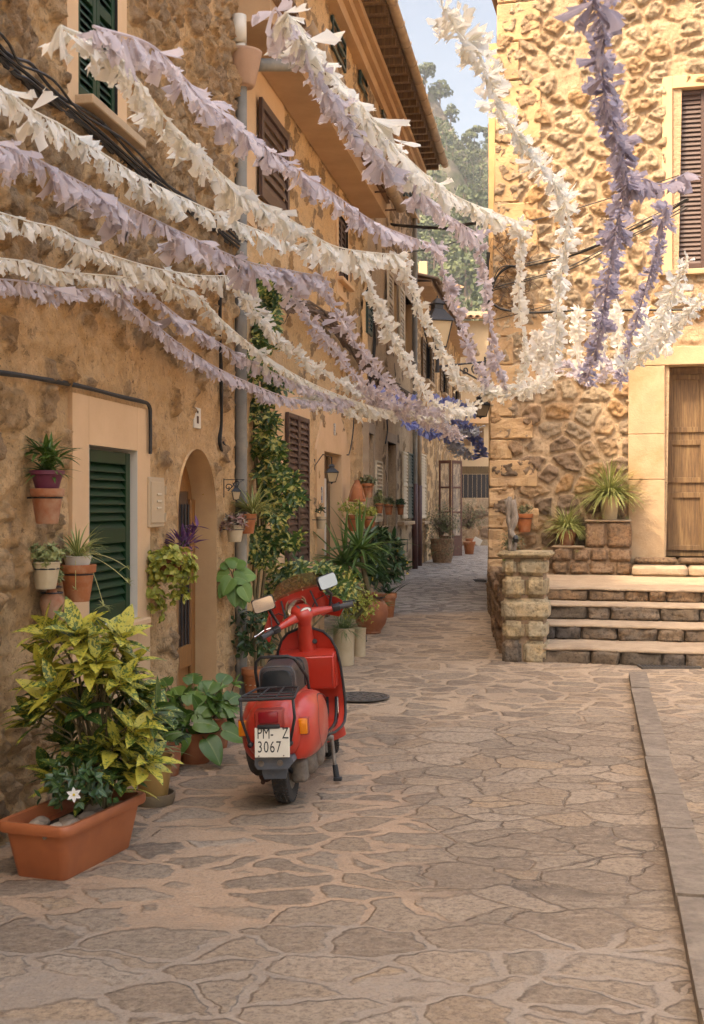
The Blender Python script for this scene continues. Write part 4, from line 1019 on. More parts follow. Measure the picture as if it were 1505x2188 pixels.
mb = MB(); tiles(mb, LW, 13.1, 24.3, 0.42, 5.9, -0.6, 6.15); mb.hexa([LW.pt(13.0, 5.87, 0.3), LW.pt(13.0, 5.9, 0.3), LW.pt(13.0, 6.5, -4), LW.pt(13.0, 6.55, -4), LW.pt(24.2, 5.87, 0.3), LW.pt(24.2, 5.9, 0.3), LW.pt(24.2, 6.5, -4), LW.pt(24.2, 6.55, -4)]); obj('roof', mb, M['claytile'], h4, world=True)
mb = MB(); half_gutter(mb, LW, 13.1, 24.3, 5.88, 0.45, 0.075); obj('gutter', mb, M['gutter'], h4, world=True, smooth=True, sharp=50)
mb = MB(); mb.add([LW.pt(24, h, o) for o in (0.0, -5) for h in (0.2, 6.3)], [(0, 1, 3, 2)]); obj('gable_wall', mb, WM2, h4, world=True)
cm = MB(); c0 = P(904, 560, 29); cm.rbox((c0.x, c0.y, 6.75), (0.17*1.1, 0.4, 1.3), 0.01); obj('chimney', cm, M['yellowwall'], h4, world=True)
# glazed door leaves standing open across the lane edge
for i, (xa, ya, xb, yb) in enumerate(((1.925, 27.0, 2.19, 26.9), (2.21, 26.95, 2.455, 27.15))):
    a = Vector((xa, ya, 0)); b_ = Vector((xb, yb, 0)); df = Fr(a, b_-a, Vector((0, -1, 0))); L = (b_-a).length
    t = thing('glazed_door_leaf', (xa, ya, 0.47), 'left leaf of the open glazed brown door at the end of the lane' if i == 0 else 'right leaf of the open glazed brown door, nearest the lane', 'door')
    mb = MB(); z0, z1 = 0.50, 2.62
    slab(mb, df, 0, 0.045, z0, z1, -0.02, 0.02, 0.004); slab(mb, df, L-0.045, L, z0, z1, -0.02, 0.02, 0.004)
    for (c, d_) in ((z0, z0+0.45), (z0+0.95, z0+0.99), (z0+1.5, z0+1.54), (z1-0.07, z1)): slab(mb, df, 0.046, L-0.046, c, d_, -0.018, 0.018, 0.004)
    obj('frame', mb, mat('red_brown_paint', (0.13, 0.05, 0.03), (0.10, 0.04, 0.025), 0.5, bstr=0.1), t, world=True)
    mb = MB(); df.box(mb, 0.046, L-0.046, z0+0.451, z1-0.071, -0.003, 0.003); obj('pane', mb, M['clearglass'], t, world=True)

# --- end of the lane
ew = thing('boundary_wall', (3.6, 36, 0.47), 'low rough stone wall closing the far end of the lane', 'wall')
EF = Fr((2.9, 35.0, 0), (1, 0.03, 0), (0.03, -1, 0))
wall_panel('stones', EF, 0, 6, 0.2, 1.83, 0.06, WMf, ew, cell=(0.45, 0.32), cover=0.95, amp=0.05, namp=0.02, seed=65)
mb = MB(); EF.box(mb, 0, 6, 0.3, 1.80, -0.35, -0.04); obj('core', mb, M['mortar'], ew, world=True)
bf = thing('board_fence', (3.7, 35.2, 1.83), 'dark vertical board fence standing on the far stone wall', 'fence')
mb = MB()
for k in range(38): EF.box(mb, 0.2+k*0.13, 0.2+k*0.13+0.118, 1.84, 2.52, -0.16+0.006*(k % 3), -0.13+0.006*(k % 3))
obj('boards', mb, M['blackfence'], bf, world=True)
mb = MB(); EF.box(mb, 0.2, 5.1, 2.53, 2.75, -0.20, -0.16); obj('reed_screen', mb, M['reed'], bf, world=True)
yh = thing('yellow_house', (4, 42, 0), 'sunlit yellow plaster house with tiled eave closing the view at the end of the lane', 'house')
YF = Fr((1.9, 41.0, 0), (1, 0.0, 0), (0, -1, 0))
yo = (YF.s(994), YF.s(1008), YF.h(2.0, 962), YF.h(2.0, 925)); yo = (3.95, 4.15, 3.1, 3.9)
wy0 = YF.s(975); 
mb = MB()
YF.box(mb, 1.8, 8.0, 0.3, 7.85, -5, 0.0); obj('wall', mb, M['yellowwall'], yh, world=True)
mb = MB(); YF.box(mb, YF.s(992), YF.s(1006), YF.h(2, 952), YF.h(2, 920), 0.001, 0.02); YF.box(mb, YF.s(1018), YF.s(1034), YF.h(2, 960), YF.h(2, 915), 0.001, 0.02); obj_each('window', mb, M['oldwood'], yh, world=True)
mb = MB(); YF.box(mb, 1.8, 8.1, YF.h(2, 905), YF.h(2, 892), 0.0, 0.16); obj('string_course', mb, M['render_pale'], yh, world=True)
mb = MB(); tiles(mb, YF, 1.3, 8.2, 0.35, 7.9, -2, 8.35, 0.22, 0.09); mb.hexa([YF.pt(s, h+hh, o) for s in (1.3, 8.2) for (o, h) in ((0.3, 7.85), (-5, 8.9)) for hh in (0, 0.06)]); obj('roof', mb, M['claytile'], yh, world=True)
oh = thing('far_house', (2.4, 37, 0), 'small house end with tile coping rising behind the last roof of the row', 'house')
mb = MB(); 
q0 = P(893, 608, 38); q1 = P(962, 640, 38)
mb.hexa([Vector((x, y, z)) for x, zt in ((q0.x, q0.z), (q1.x+0.3, q1.z-0.2)) for y in (38, 41) for z in (0.5, zt)]); obj('wall', mb, M['render'], oh, world=True)
GF = Fr((q0.x-0.2, 37.8, 0), (1, 0, 0), (0, -1, 0)); mb = MB(); tiles(mb, GF, 0, 1.7, 0.1, q0.z-0.15, -2.5, q0.z+0.4, 0.22, 0.09); obj('roof', mb, M['claytile'], oh, world=True)
# ---------------------------------------------------------------- plants
L_ = {}
L_['aucuba'] = leafmat('aucuba_leaf', (0.035, 0.085, 0.016), (0.10, 0.16, 0.025), 'spots', (0.52, 0.46, 0.07, 1), sscale=62, vt=(0.50, 0.56))
L_['spider'] = leafmat('striped_leaf', (0.13, 0.20, 0.04), (0.20, 0.27, 0.06), 'edge', (0.52, 0.48, 0.20, 1))
L_['dark'] = leafmat('dark_glossy_leaf', (0.018, 0.055, 0.018), (0.04, 0.09, 0.025), rough=0.35, trans=0.15)
L_['mid'] = leafmat('mid_green_leaf', (0.06, 0.13, 0.022), (0.10, 0.18, 0.035))
L_['monstera'] = leafmat('monstera_leaf', (0.05, 0.125, 0.022), (0.12, 0.21, 0.04), rough=0.38)
L_['lime'] = leafmat('lime_leaf', (0.17, 0.22, 0.03), (0.36, 0.36, 0.06), 'half', (0.46, 0.42, 0.08, 1), sscale=25, vt=(0.5, 0.6))
L_['scheff'] = leafmat('umbrella_leaf', (0.025, 0.075, 0.018), (0.08, 0.15, 0.03), 'half', (0.50, 0.46, 0.13, 1), sscale=24, vt=(0.53, 0.58), rough=0.35)
L_['purple'] = leafmat('purple_leaf', (0.10, 0.035, 0.12), (0.18, 0.07, 0.20), rough=0.5)
L_['yucca'] = leafmat('sword_leaf', (0.06, 0.14, 0.03), (0.14, 0.25, 0.06), rough=0.38)
L_['succ'] = leafmat('succulent_leaf', (0.16, 0.20, 0.07), (0.28, 0.28, 0.10), rough=0.55, trans=0.05)
L_['pink'] = leafmat('pink_succulent', (0.30, 0.12, 0.11), (0.22, 0.20, 0.14), rough=0.55, trans=0.05)
L_['round'] = leafmat('round_soft_leaf', (0.10, 0.21, 0.04), (0.17, 0.29, 0.06), rough=0.5)
L_['grass'] = leafmat('grassy_leaf', (0.09, 0.16, 0.05), (0.20, 0.25, 0.10))
L_['dryish'] = leafmat('olive_leaf', (0.10, 0.12, 0.05), (0.20, 0.19, 0.09))
L_['yflower'] = leafmat('yellow_petal', (0.75, 0.55, 0.03), (0.8, 0.62, 0.06), trans=0.3)
L_['wflower'] = leafmat('white_petal', (0.78, 0.76, 0.70), (0.8, 0.78, 0.74), trans=0.3)
U = random.uniform
def rdir(zmin=-1, zmax=1):
    z = U(zmin, zmax); t = U(0, 2*math.pi); r = math.sqrt(max(0, 1-z*z)); return Vector((r*math.cos(t), r*math.sin(t), z))
ZU = Vector((0, 0, 1))
def spider(mb, n=60, L=0.3, W=0.014, c=(0, 0, 0), bend=0.75, up=(0.35, 1.0)):
    for i in range(n):
        d = rdir(*up); mb.leaf(Vector(c)+Vector((d.x, d.y, 0))*0.02, d, ZU, L*U(0.6, 1.15), W*U(0.8, 1.2), bend*U(0.7, 1.3), 7, 'strap', 0.3)
def runner(mb, st, a, b, n=10, L=0.05):
    a, b = Vector(a), Vector(b); m = (a+b)/2+Vector((0, 0, 0.05))
    st.tube([a.lerp(m, t).lerp(m.lerp(b, t), t) for t in np.linspace(0, 1, 7)], 0.0018, 4)
    for k in range(n): mb.leaf(b, rdir(-0.6, 0.8), ZU, L*U(0.7, 1.2), 0.008, 0.4, 4, 'strap')
def bushy(mb, rad, n, L, W, c=(0, 0, 0), k=3, shape='ovate', bend=0.2, out=0.7, shell=0.45, twig=None, gap=0.35, zb=0.25, fold=0.25):
    c = Vector(c); kk = U(0, 50); cnt = 0; tries = 0
    while cnt < n and tries < n*6:
        tries += 1
        d = rdir(-0.75, 1); rr = U(shell, 1)**0.6
        if mnoise.noise(Vector((d.x*1.8+kk, d.y*1.8, d.z*1.8+kk)))*1.0+0.5 < gap*U(0.4, 1.3): continue
        rr *= 1+0.22*mnoise.noise(d*2.3+Vector((kk, 0, 0)))
        p = c+Vector((d.x*rad[0]*rr, d.y*rad[1]*rr, d.z*rad[2]*rr)); cnt += 1
        if twig is not None and cnt % 4 == 0: twig.tube([c+Vector((0, 0, -rad[2]*0.6)), c.lerp(p, 0.6)+Vector((0, 0, 0.03)), p], [0.005, 0.003, 0.0015], 4)
        ax = (d*out+ZU*zb+rdir()*0.3).normalized(); ph = U(0, 6.28)
        s1 = ax.cross(Vector((0.3, 0.9, 0.2))).normalized(); s2 = ax.cross(s1)
        lv = U(0, 1)
        for j in range(k):
            t = ph+j*2.4; v = s1*math.cos(t)+s2*math.sin(t)
            mb.leaf(p, (v*U(0.6, 1)+ax*U(0.2, 0.7)), ax, L*U(0.6, 1.15), W*U(0.75, 1.15), bend*U(0.4, 1.6), 5 if L > 0.06 else 3, shape, fold, r=min(1, max(0, lv+U(-.25, .25))))
def palmate(mb, p, ax, n=7, L=0.1, W=0.032, petiole=None, st=None):
    p = Vector(p); ax = Vector(ax).normalized()
    if petiole is not None and st is not None: st.tube([petiole, p], 0.003, 4)
    s1 = ax.cross(Vector((0.31, 0.9, 0.2))).normalized(); s2 = ax.cross(s1); ph = U(0, 6.28); r = random.random()
    for j in range(n):
        t = ph+j*2*math.pi/n; v = s1*math.cos(t)+s2*math.sin(t)
        mb.leaf(p+v*0.01, v+ax*0.15, ax, L*U(0.8, 1.1), W, 0.35, 5, 'ovate', 0.3, r=min(1, max(0, r+U(-.2, .2))))
def bigleaf(mb, st, base, p, up, L, W, split=False, r=None):
    """large leaf on a petiole; split leaves get notched edges"""
    base, p, up = Vector(base), Vector(p), Vector(up).normalized()
    st.tube([base, base.lerp(p, 0.55)+Vector((0, 0, 0.02)), p], 0.004, 5)
    d = (p-base); d = (d-up*d.dot(up)); d = d.normalized() if d.length > 1e-3 else Vector((1, 0, 0))
    side = d.cross(up).normalized(); n = 14; vs = []; uv = []; r = random.random() if r is None else r
    for i in range(n+1):
        t = i/n; w = math.sin(math.pi*(0.04+0.96*t)**0.72)**0.7*W/2
        if split and 0.3 < t < 0.92 and i % 3 == 1: w *= 0.55
        x = (t-0.12)*L; dz = -0.35*L*t*t
        for k, sgn in enumerate((-1, -0.5, 0, 0.5, 1)):
            back = -0.10*L*(1-t)*abs(sgn)*(1 if t < 0.3 else 0.3)
            vs.append(p+d*(x+back)+side*w*sgn+up*(0.12*w*abs(sgn)*2-0.10*W*sgn*sgn*0.5)+Vector((0, 0, dz))); uv.append((t, sgn, 0))
    mb.add(vs, [(i*5+k, i*5+k+1, (i+1)*5+k+1, (i+1)*5+k) for i in range(n) for k in range(4)], r, uv)

def prof(kind, w, h):
    r = w/2
    if kind == 'taper': return [(0, 0.0), (r*0.62, 0), (r*0.66, 0.01), (r*0.88, h*0.76), (r*0.90, h*0.78), (r*0.985, h*0.79), (r, h*0.80), (r*1.02, h*0.99), (r*1.0, h), (r*0.92, h), (r*0.88, h*0.9), (0, h*0.88)]
    if kind == 'plain': return [(0, 0), (r*0.66, 0), (r*0.70, 0.008), (r*0.95, h*0.93), (r*1.0, h*0.94), (r*1.02, h*0.965), (r*1.0, h), (r*0.93, h), (r*0.88, h*0.88), (0, h*0.87)]
    if kind == 'urn': return [(0, 0), (r*0.55, 0), (r*0.60, 0.015), (r*0.58, 0.03), (r*0.85, h*0.25), (r*1.0, h*0.5), (r*0.92, h*0.72), (r*0.62, h*0.86), (r*0.60, h*0.90), (r*0.78, h*0.97), (r*0.80, h), (r*0.70, h), (r*0.56, h*0.9), (0, h*0.89)]
    if kind == 'round': return [(0, 0), (r*0.7, 0), (r*0.78, 0.01), (r*0.92, h*0.3), (r*1.0, h*0.62), (r*0.97, h*0.85), (r*1.02, h*0.9), (r*1.03, h*0.98), (r*0.98, h), (r*0.9, h), (r*0.86, h*0.88), (0, h*0.87)]
    if kind == 'jug': return [(0, 0), (r*0.58, 0), (r*0.62, 0.01), (r*0.78, h*0.2), (r*1.0, h*0.45), (r*0.9, h*0.62), (r*0.42, h*0.76), (r*0.38, h*0.86), (r*0.5, h*0.97), (r*0.5, h), (r*0.42, h), (r*0.3, h*0.85), (0, h*0.84)]
    if kind == 'cyl': return [(0, 0), (r*0.88, 0), (r*0.9, 0.01), (r*0.96, h*0.96), (r*1.0, h*0.97), (r*1.0, h), (r*0.92, h), (r*0.9, h*0.92), (0, h*0.91)]
def pot(name, label, cat, loc, w, h, kind, m, group=None, wob=None, bracket=None, rot=0.0, partname='pot'):
    t = thing(name, loc, label, cat, group, (0, 0, rot))
    mb = MB(); mb.lathe(prof(kind, w, h), seg=28, wob=wob); obj(partname, mb, m, t, smooth=True, sharp=45)
    mb = MB(); mb.lathe([(w*0.44, h*0.885), (w*0.25, h*0.90+0.006), (0, h*0.90+0.012)], seg=16, wob=lambda t, z: 0.03*math.sin(t*5)); obj('soil', mb, M['soil'], t)
    if bracket is not None:             # iron ring and arm that hold the pot to the wall
        r = w*0.445; mb = MB(); zz = h*0.74
        mb.tube([(r*math.cos(a), r*math.sin(a), zz) for a in np.linspace(0, 2*math.pi, 20)], 0.004, 5)
        wv = -LW.N*bracket; mb.tube([(wv.normalized()*r+ZU*zz), wv+ZU*zz], 0.005, 5)
        obj('bracket', mb, M['iron'], t)
    return t
def wallpot(px, pyt, pyb, wpx, o, **k):
    o = min(o, 0.5*wpx*LW.pt(LW.s(px, o), 0, o).y/F+0.035)
    a, hh = LW.sh(px, pyb, o); q = LW.pt(a, hh, o); sc = F/q.y
    return pot(loc=q, w=wpx/sc, h=(pyb-pyt)/sc, bracket=o, **k)
def gpot(px, pyt, pyb, wpx, Y=None, **k):
    q = G(px, pyb) if Y is None else P(px, pyb, Y); sc = F/q.y
    if Y is not None and 'z' in k: q.z = k['z']
    k.pop('z', None)
    q.z -= 0.006
    return pot(loc=q, w=wpx/sc, h=(pyb-pyt)/sc, bracket=None, **k)

# --- long terracotta trough with the speckled bush
a = Vector((-1.215, 5.17, 0)); ux = Vector((0.33, 0.944, 0)).normalized(); vx = Vector((-ux.y, ux.x, 0))
tr = thing('planter_trough', a+ux*0.33+vx*0.16, 'long terracotta coloured plastic trough in the front left corner holding stones and two shrubs', 'planter', None, (0, 0, math.atan2(ux.y, ux.x)))
def ring(Lx, Ly, z, r=0.04, n=5):
    o = []
    for cx, cy, a0 in ((1, 1, 0), (-1, 1, 90), (-1, -1, 180), (1, -1, 270)):
        for k in range(n+1):
            t = R(a0+90*k/n); o.append(Vector((cx*(Lx/2-r)+r*math.cos(t), cy*(Ly/2-r)+r*math.sin(t), z)))
    return o
mb = MB(); mb.loft([ring(0.56, 0.24, 0.0, 0.03), ring(0.57, 0.25, 0.01, 0.03), ring(0.66, 0.31, 0.205), ring(0.70, 0.35, 0.208), ring(0.71, 0.36, 0.22), ring(0.71, 0.36, 0.245), ring(0.70, 0.35, 0.255), ring(0.66, 0.31, 0.253), ring(0.64, 0.29, 0.19)])
obj('trough', mb, M['plastic_terra'], tr, smooth=True, sharp=50)
mb = MB(); mb.loft([ring(0.635, 0.285, 0.18), ring(0.3, 0.1, 0.20)]); obj('soil', mb, M['soil'], tr)
random.seed(5)
mb = MB()
def rock(mb, c, s, k):
    bm = bmesh.new(); bmesh.ops.create_icosphere(bm, subdivisions=3, radius=1)
    for v in bm.verts:
        n = mnoise.noise(v.co*1.6+Vector((k, k*2, 0))); v.co = Vector((v.co.x*s[0], v.co.y*s[1], v.co.z*s[2]))*(1+0.35*n)+Vector(c)
    bm.verts.index_update(); mb.add([v.co for v in bm.verts], [tuple(v.index for v in f.verts) for f in bm.faces], random.random()); bm.free()
for i, (x, y, s) in enumerate(((-0.27, -0.06, .05), (-0.2, -0.1, .055), (-0.12, -0.04, .045), (-0.24, 0.05, .04), (-0.05, -0.09, .05), (0.05, -0.1, .035), (-0.16, 0.08, .04), (0.2, -0.1, .04), (0.12, -0.02, .05))):
    rock(mb, (x, y, 0.21), (s*1.2, s*0.9, s*0.7), i*3.3)
obj_each('stone', mb, M['pebble'], tr, smooth=True)
au = thing('speckled_shrub', tr.location+Vector((0.07, 0.13, 0.2)), 'tall yellow speckled laurel shrub growing from the terracotta trough', 'shrub')
lb, sb = MB(), MB(); random.seed(21)
tips = []
for i in range(62):
    z = U(0.10, 0.86); rx = 0.29*(1-0.25*abs(z-0.55)/0.45); t = U(0, 6.28); q = math.sqrt(U(0.15, 1))
    tips.append(Vector((math.cos(t)*rx*q-0.03, math.sin(t)*rx*0.85*q, z)))
for k_ in ((0.22, -0.18, 0.42), (0.27, -0.14, 0.27), (0.30, -0.1, 0.50), (-0.28, -0.1, 0.45)): tips.append(Vector(k_))
for p in tips:
    b0 = Vector((U(-.06, .06), U(-.05, .05), 0)); m_ = Vector((p.x*0.4, p.y*0.4, p.z*0.75))
    sb.tube([b0, m_, p], [0.007, 0.005, 0.003], 5)
    ax = (Vector((p.x, p.y, 0))*1.3+ZU*0.55).normalized(); s1 = ax.cross(Vector((0.1, 0.9, 0.4))).normalized(); s2 = ax.cross(s1); ph = U(0, 6)
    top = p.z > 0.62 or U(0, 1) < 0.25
    for j in range(9):
        tt = ph+j*2.4; v = s1*math.cos(tt)+s2*math.sin(tt); e_ = 1-j/9
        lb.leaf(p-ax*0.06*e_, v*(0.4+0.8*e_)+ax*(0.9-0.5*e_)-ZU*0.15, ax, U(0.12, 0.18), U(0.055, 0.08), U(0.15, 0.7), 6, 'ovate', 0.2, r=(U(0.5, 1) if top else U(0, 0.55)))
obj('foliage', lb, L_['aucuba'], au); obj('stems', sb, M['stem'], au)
wf = thing('flowering_shrub', P(165, 1730, 5.36), 'low dark leaved plant with one white star flower at the front of the trough', 'plant')
lb, sb, fb = MB(), MB(), MB(); random.seed(22)
bushy(lb, (0.17, 0.11, 0.12), 75, 0.05, 0.028, (0.0, 0.0, 0.11), 3, 'ovate', shell=0.3, twig=sb, gap=0.1)
fc = Vector((0.015, -0.125, 0.095)); fdir = Vector((0.05, -0.9, 0.35)).normalized(); f1 = fdir.cross(ZU).normalized(); f2 = f1.cross(fdir)
for j in range(6): t = j*math.pi/3+0.4; fb.leaf(fc, f1*math.cos(t)+f2*math.sin(t)+fdir*0.1, fdir, 0.034, 0.02, 0.05, 5, 'ovate', 0.15)
obj('foliage', lb, L_['dark'], wf); obj('stems', sb, M['stem'], wf); obj('flower', fb, L_['wflower'], wf)
mb = MB(); mb.lathe([(0, 0.006), (0.005, 0.004), (0.006, 0)], (0, 0, 0), 10); mb.v = [tuple(fc+fdir*v[2]*2+f1*v[0]+f2*v[1]) for v in mb.v]; obj('flower_centre', mb, L_['yflower'], wf)

# --- pots standing on the paving, front to back
random.seed(30)
t = gpot(328, 1612, 1700, 88, Y=6.62, name='potted_dracaena', label='tan plastic pot on a saucer with narrow grey green striped leaves, beside the trough', cat='potted plant', kind='plain', m=M['tanpot'])
t.location.z = 0.035
mb = MB(); mb.lathe([(0, 0), (0.105, 0), (0.118, 0.03), (0.121, 0.062), (0.112, 0.062), (0.104, 0.025), (0, 0.022)], (0, 0, -0.036), 28); obj('saucer', mb, mat('grey_brown_saucer', (0.22, 0.16, 0.09), (0.15, 0.11, 0.07), 0.8, 14), t, smooth=True, sharp=40)
lb, sb = MB(), MB()
sb.tube([(0, 0, 0.18), (0.01, 0, 0.36)], 0.01, 6)
for i in range(34): d = rdir(-0.1, 0.95); lb.leaf((0, 0, U(0.2, 0.40)), d, ZU, U(0.16, 0.27), U(0.018, 0.028), 0.5, 6, 'strap', 0.3)
obj('foliage', lb, L_['grass'], t); obj('stems', sb, M['stem'], t)
mb = MB(); rock(mb, (0.07, -0.06, 0.20), (0.028, 0.022, 0.018), 2); rock(mb, (-0.05, -0.05, 0.195), (0.02, 0.02, 0.015), 5); obj_each('stone', mb, M['pebble'], t, smooth=True)
t = gpot(362, 1588, 1655, 50, name='terracotta_jar', label='small dark round terracotta pot half hidden behind the tan pot', cat='pot', kind='round', m=M['terra_old'])
lb = MB(); bushy(lb, (0.10, 0.10, 0.10), 26, 0.07, 0.03, (0, 0, 0.26), 3, zb=0.5); obj('foliage', lb, L_['dark'], t)
t = gpot(418, 1560, 1627, 78, name='potted_monstera', label='round terracotta pot with large split monstera leaves below the arched door', cat='potted plant', kind='round', m=M['terra_old'])
lb, sb = MB(), MB()
for i_, (dx, dz, L0, yy) in enumerate(((-0.22, 0.36, .19, -.05), (-0.12, 0.42, .17, .05), (0.0, 0.40, .2, -.08), (0.08, 0.46, .17, 0.02), (0.17, 0.34, .2, -.06), (0.03, 0.28, .19, -.16), (-0.12, 0.24, .2, -.14), (0.2, 0.22, .17, -.1), (-0.25, 0.25, .17, -.04), (0.10, 0.17, .18, -.18), (-0.03, 0.5, .16, .1), (0.16, 0.5, .14, .12), (-.2, .48, .15, .1), (-.28, .4, .16, -.1), (.06, .34, .18, -.12), (-.16, .32, .2, -.12), (.22, .4, .15, 0), (-.05, .2, .16, -.2))):
    bigleaf(lb, sb, (dx*0.1, yy*0.1, 0.15), (dx, yy, dz), (dx*1.2, -0.75, 0.65), L0*0.85, L0*0.8, i_ % 2 == 0)
bushy(lb, (0.22, 0.14, 0.14), 34, 0.13, 0.075, (0, 0.02, 0.30), 3, gap=0.1)
obj('foliage', lb, L_['monstera'], t); obj('stems', sb, M['stem'], t)
t = gpot(468, 1530, 1598, 50, name='potted_ficus', label='small pale terracotta pot with a few upright oval leaves beside the monstera', cat='potted plant', kind='plain', m=M['terra_old'])
lb, sb = MB(), MB()
for i in range(13):
    p = Vector((U(-.14, .12), U(-.12, .08), U(0.22, 0.44))); sb.tube([(0, 0, .15), p], 0.004, 4)
    for j in range(5): lb.leaf(p, rdir(0, 0.9), ZU, U(0.07, 0.11), 0.045, 0.2, 5, 'ovate')
obj('foliage', lb, L_['round'], t); obj('stems', sb, M['stem'], t)
t = gpot(545, 1434, 1500, 58, Y=10.0, name='potted_camellia', label='decorated terracotta pot with a dark leaved camellia bush in front of the grey downpipe', cat='potted plant', kind='taper', m=M['terra'])
t.location.z = 0.03
lb, sb = MB(), MB(); bushy(lb, (0.19, 0.16, 0.28), 85, 0.07, 0.035, (-0.03, 0, 0.52), 3, twig=sb, gap=0.35, shell=0.2)
sb.tube([(0, 0, 0.2), (0, 0, 0.6)], 0.008, 5); obj('foliage', lb, L_['dark'], t); obj('stems', sb, M['stem'], t)
mb = MB()
for k in range(12):
    th = k*math.pi/6; rr = 0.088; mb.leaf((rr*math.cos(th), rr*math.sin(th), 0.12), Vector((-math.sin(th), math.cos(th), 0.25)), (math.cos(th), math.sin(th), 0), 0.035, 0.012, 0, 3)
obj('relief', mb, M['creampot'], t)

# --- pots hung on the nearest wall
random.seed(40)
t = wallpot(101, 1044, 1119, 72, 0.16, name='hanging_pot', label='spiky green plant in a plum pot nested in terracotta, highest on the near wall', cat='potted plant', kind='taper', m=M['terra_old'])
sc = F/t.location.y; 
mb = MB(); mb.lathe([(r, z+0.165) for r, z in prof('taper', 74/sc, 0.10)], seg=28); obj('upper_pot', mb, M['purplepot'], t, smooth=True, sharp=45)
lb = MB()
for c_, n, L0 in (((0, 0, 0.26), 50, 0.16), ((-0.03, 0.02, 0.36), 40, 0.15), ((0.04, -0.02, 0.33), 36, 0.15)):
    for i in range(n): lb.leaf(Vector(c_)+rdir()*0.02, rdir(-0.25, 1), ZU, L0*U(0.6, 1.1), U(0.02, 0.03), 0.45, 5, 'ovate', 0.3)
obj('foliage', lb, L_['mid'], t)
t = wallpot(98, 1200, 1258, 62, 0.18, name='hanging_pot', label='cream fluted pot with frilled rim and small succulents at the left edge of the wall', cat='potted plant', kind='plain', m=M['creampot'], wob=lambda th, z: 0.05*math.sin(th*9)*(1 if z > 0.1 else 0.2))
lb = MB(); bushy(lb, (0.12, 0.10, 0.06), 110, 0.03, 0.014, (0, 0, 0.165), 5, shell=0.1, gap=0.1); obj('foliage', lb, L_['succ'], t)
t = wallpot(166, 1206, 1285, 78, 0.18, name='hanging_pot', label='spider plant in a white pot set in a terracotta one by the green shutter', cat='potted plant', kind='taper', m=M['terra'])
mb = MB(); mb.lathe([(r, z+0.155) for r, z in prof('plain', 0.155, 0.085)], seg=28); obj('inner_pot', mb, M['whitepot'], t, smooth=True, sharp=45)
lb, sb = MB(), MB(); spider(lb, 75, 0.21, 0.012, (0, 0, 0.235))
runner(lb, sb, (0.03, 0, 0.25), (0.28, -0.05, 0.10)); runner(lb, sb, (0.03, 0, 0.25), (0.26, 0.0, 0.18), 6); runner(lb, sb, (0.05, 0, 0.22), (0.15, -0.06, -0.02), 14, 0.06); runner(lb, sb, (0.0, -0.05, 0.24), (0.02, -0.13, 0.07), 8, 0.03)
obj('foliage', lb, L_['spider'], t); obj('runners', sb, L_['spider'], t)
t = wallpot(111, 1246, 1324, 52, 0.14, name='hanging_jug', label='small round terracotta jug with a succulent hung lowest on the left wall', cat='potted plant', kind='jug', m=M['terra_old'])
lb = MB(); bushy(lb, (0.04, 0.04, 0.05), 30, 0.025, 0.012, (0.02, 0, 0.225), 5, shell=0.1, gap=0); obj('foliage', lb, L_['succ'], t)
t = wallpot(392, 1168, 1200, 46, 0.17, name='hanging_pot', label='purple leaved wandering plant in a terracotta wall pot beside the arched doorway', cat='potted plant', kind='plain', m=M['terra'])
lb, sb = MB(), MB()
for i in range(46):
    d = rdir(-0.1, 1); p = Vector((d.x*0.09, d.y*0.06, 0.1+abs(d.z)*0.06)); lb.leaf(p, d, ZU, U(0.07, 0.11), 0.026, 0.25, 5, 'ovate', 0.5)
for (x, y, z) in ((0.10, -0.03, 0.24), (0.07, 0.0, 0.19)):
    sb.tube([(0, 0, 0.1), (x, y, z)], 0.005, 5)
    for j in range(6): lb.leaf((x, y, z), rdir(-0.2, 1), ZU, 0.09, 0.026, 0.15, 5, 'ovate', 0.5)
obj('foliage', lb, L_['purple'], t); obj('stems', sb, L_['purple'], t)
t = wallpot(362, 1190, 1240, 60, 0.15, name='hanging_pot', label='trailing yellow green coin leaved plant covering its wall pot below the meter box', cat='potted plant', kind='plain', m=M['terra_old'])
lb = MB(); bushy(lb, (0.17, 0.12, 0.14), 170, 0.045, 0.038, (0.0, -0.03, 0.09), 3, 'round', bend=0.4, gap=0.1); bushy(lb, (0.07, 0.06, 0.20), 60, 0.04, 0.036, (-0.10, -0.05, -0.12), 3, 'round', bend=0.6, gap=0.2); bushy(lb, (0.06, 0.05, 0.08), 30, 0.04, 0.03, (0.07, -0.05, -0.10), 3, 'round', bend=0.6); obj('foliage', lb, L_['lime'], t)
t = wallpot(502, 1122, 1158, 40, 0.14, name='hanging_pot', label='small cream wall pot spilling pink succulents under the little wrought lantern', cat='potted plant', kind='plain', m=M['creampot'])
lb = MB(); bushy(lb, (0.11, 0.08, 0.08), 120, 0.035, 0.016, (-0.01, -0.02, 0.15), 4, shell=0.2, gap=0.1); obj('foliage', lb, L_['pink'], t)
t = wallpot(528, 1098, 1140, 42, 0.26, name='hanging_pot', label='large pale arching spider plant in a terracotta wall pot before the downpipe', cat='potted plant', kind='plain', m=M['terra'])
lb = MB(); spider(lb, 110, 0.34, 0.016, (0.05, 0, 0.16), 0.75); obj('foliage', lb, L_['spider'], t)
t = wallpot(503, 1240, 1282, 42, 0.14, name='hanging_pot', label='wall pot with big round soft green leaves near the foot of the downpipe', cat='potted plant', kind='plain', m=M['terra_old'])
lb, sb = MB(), MB()
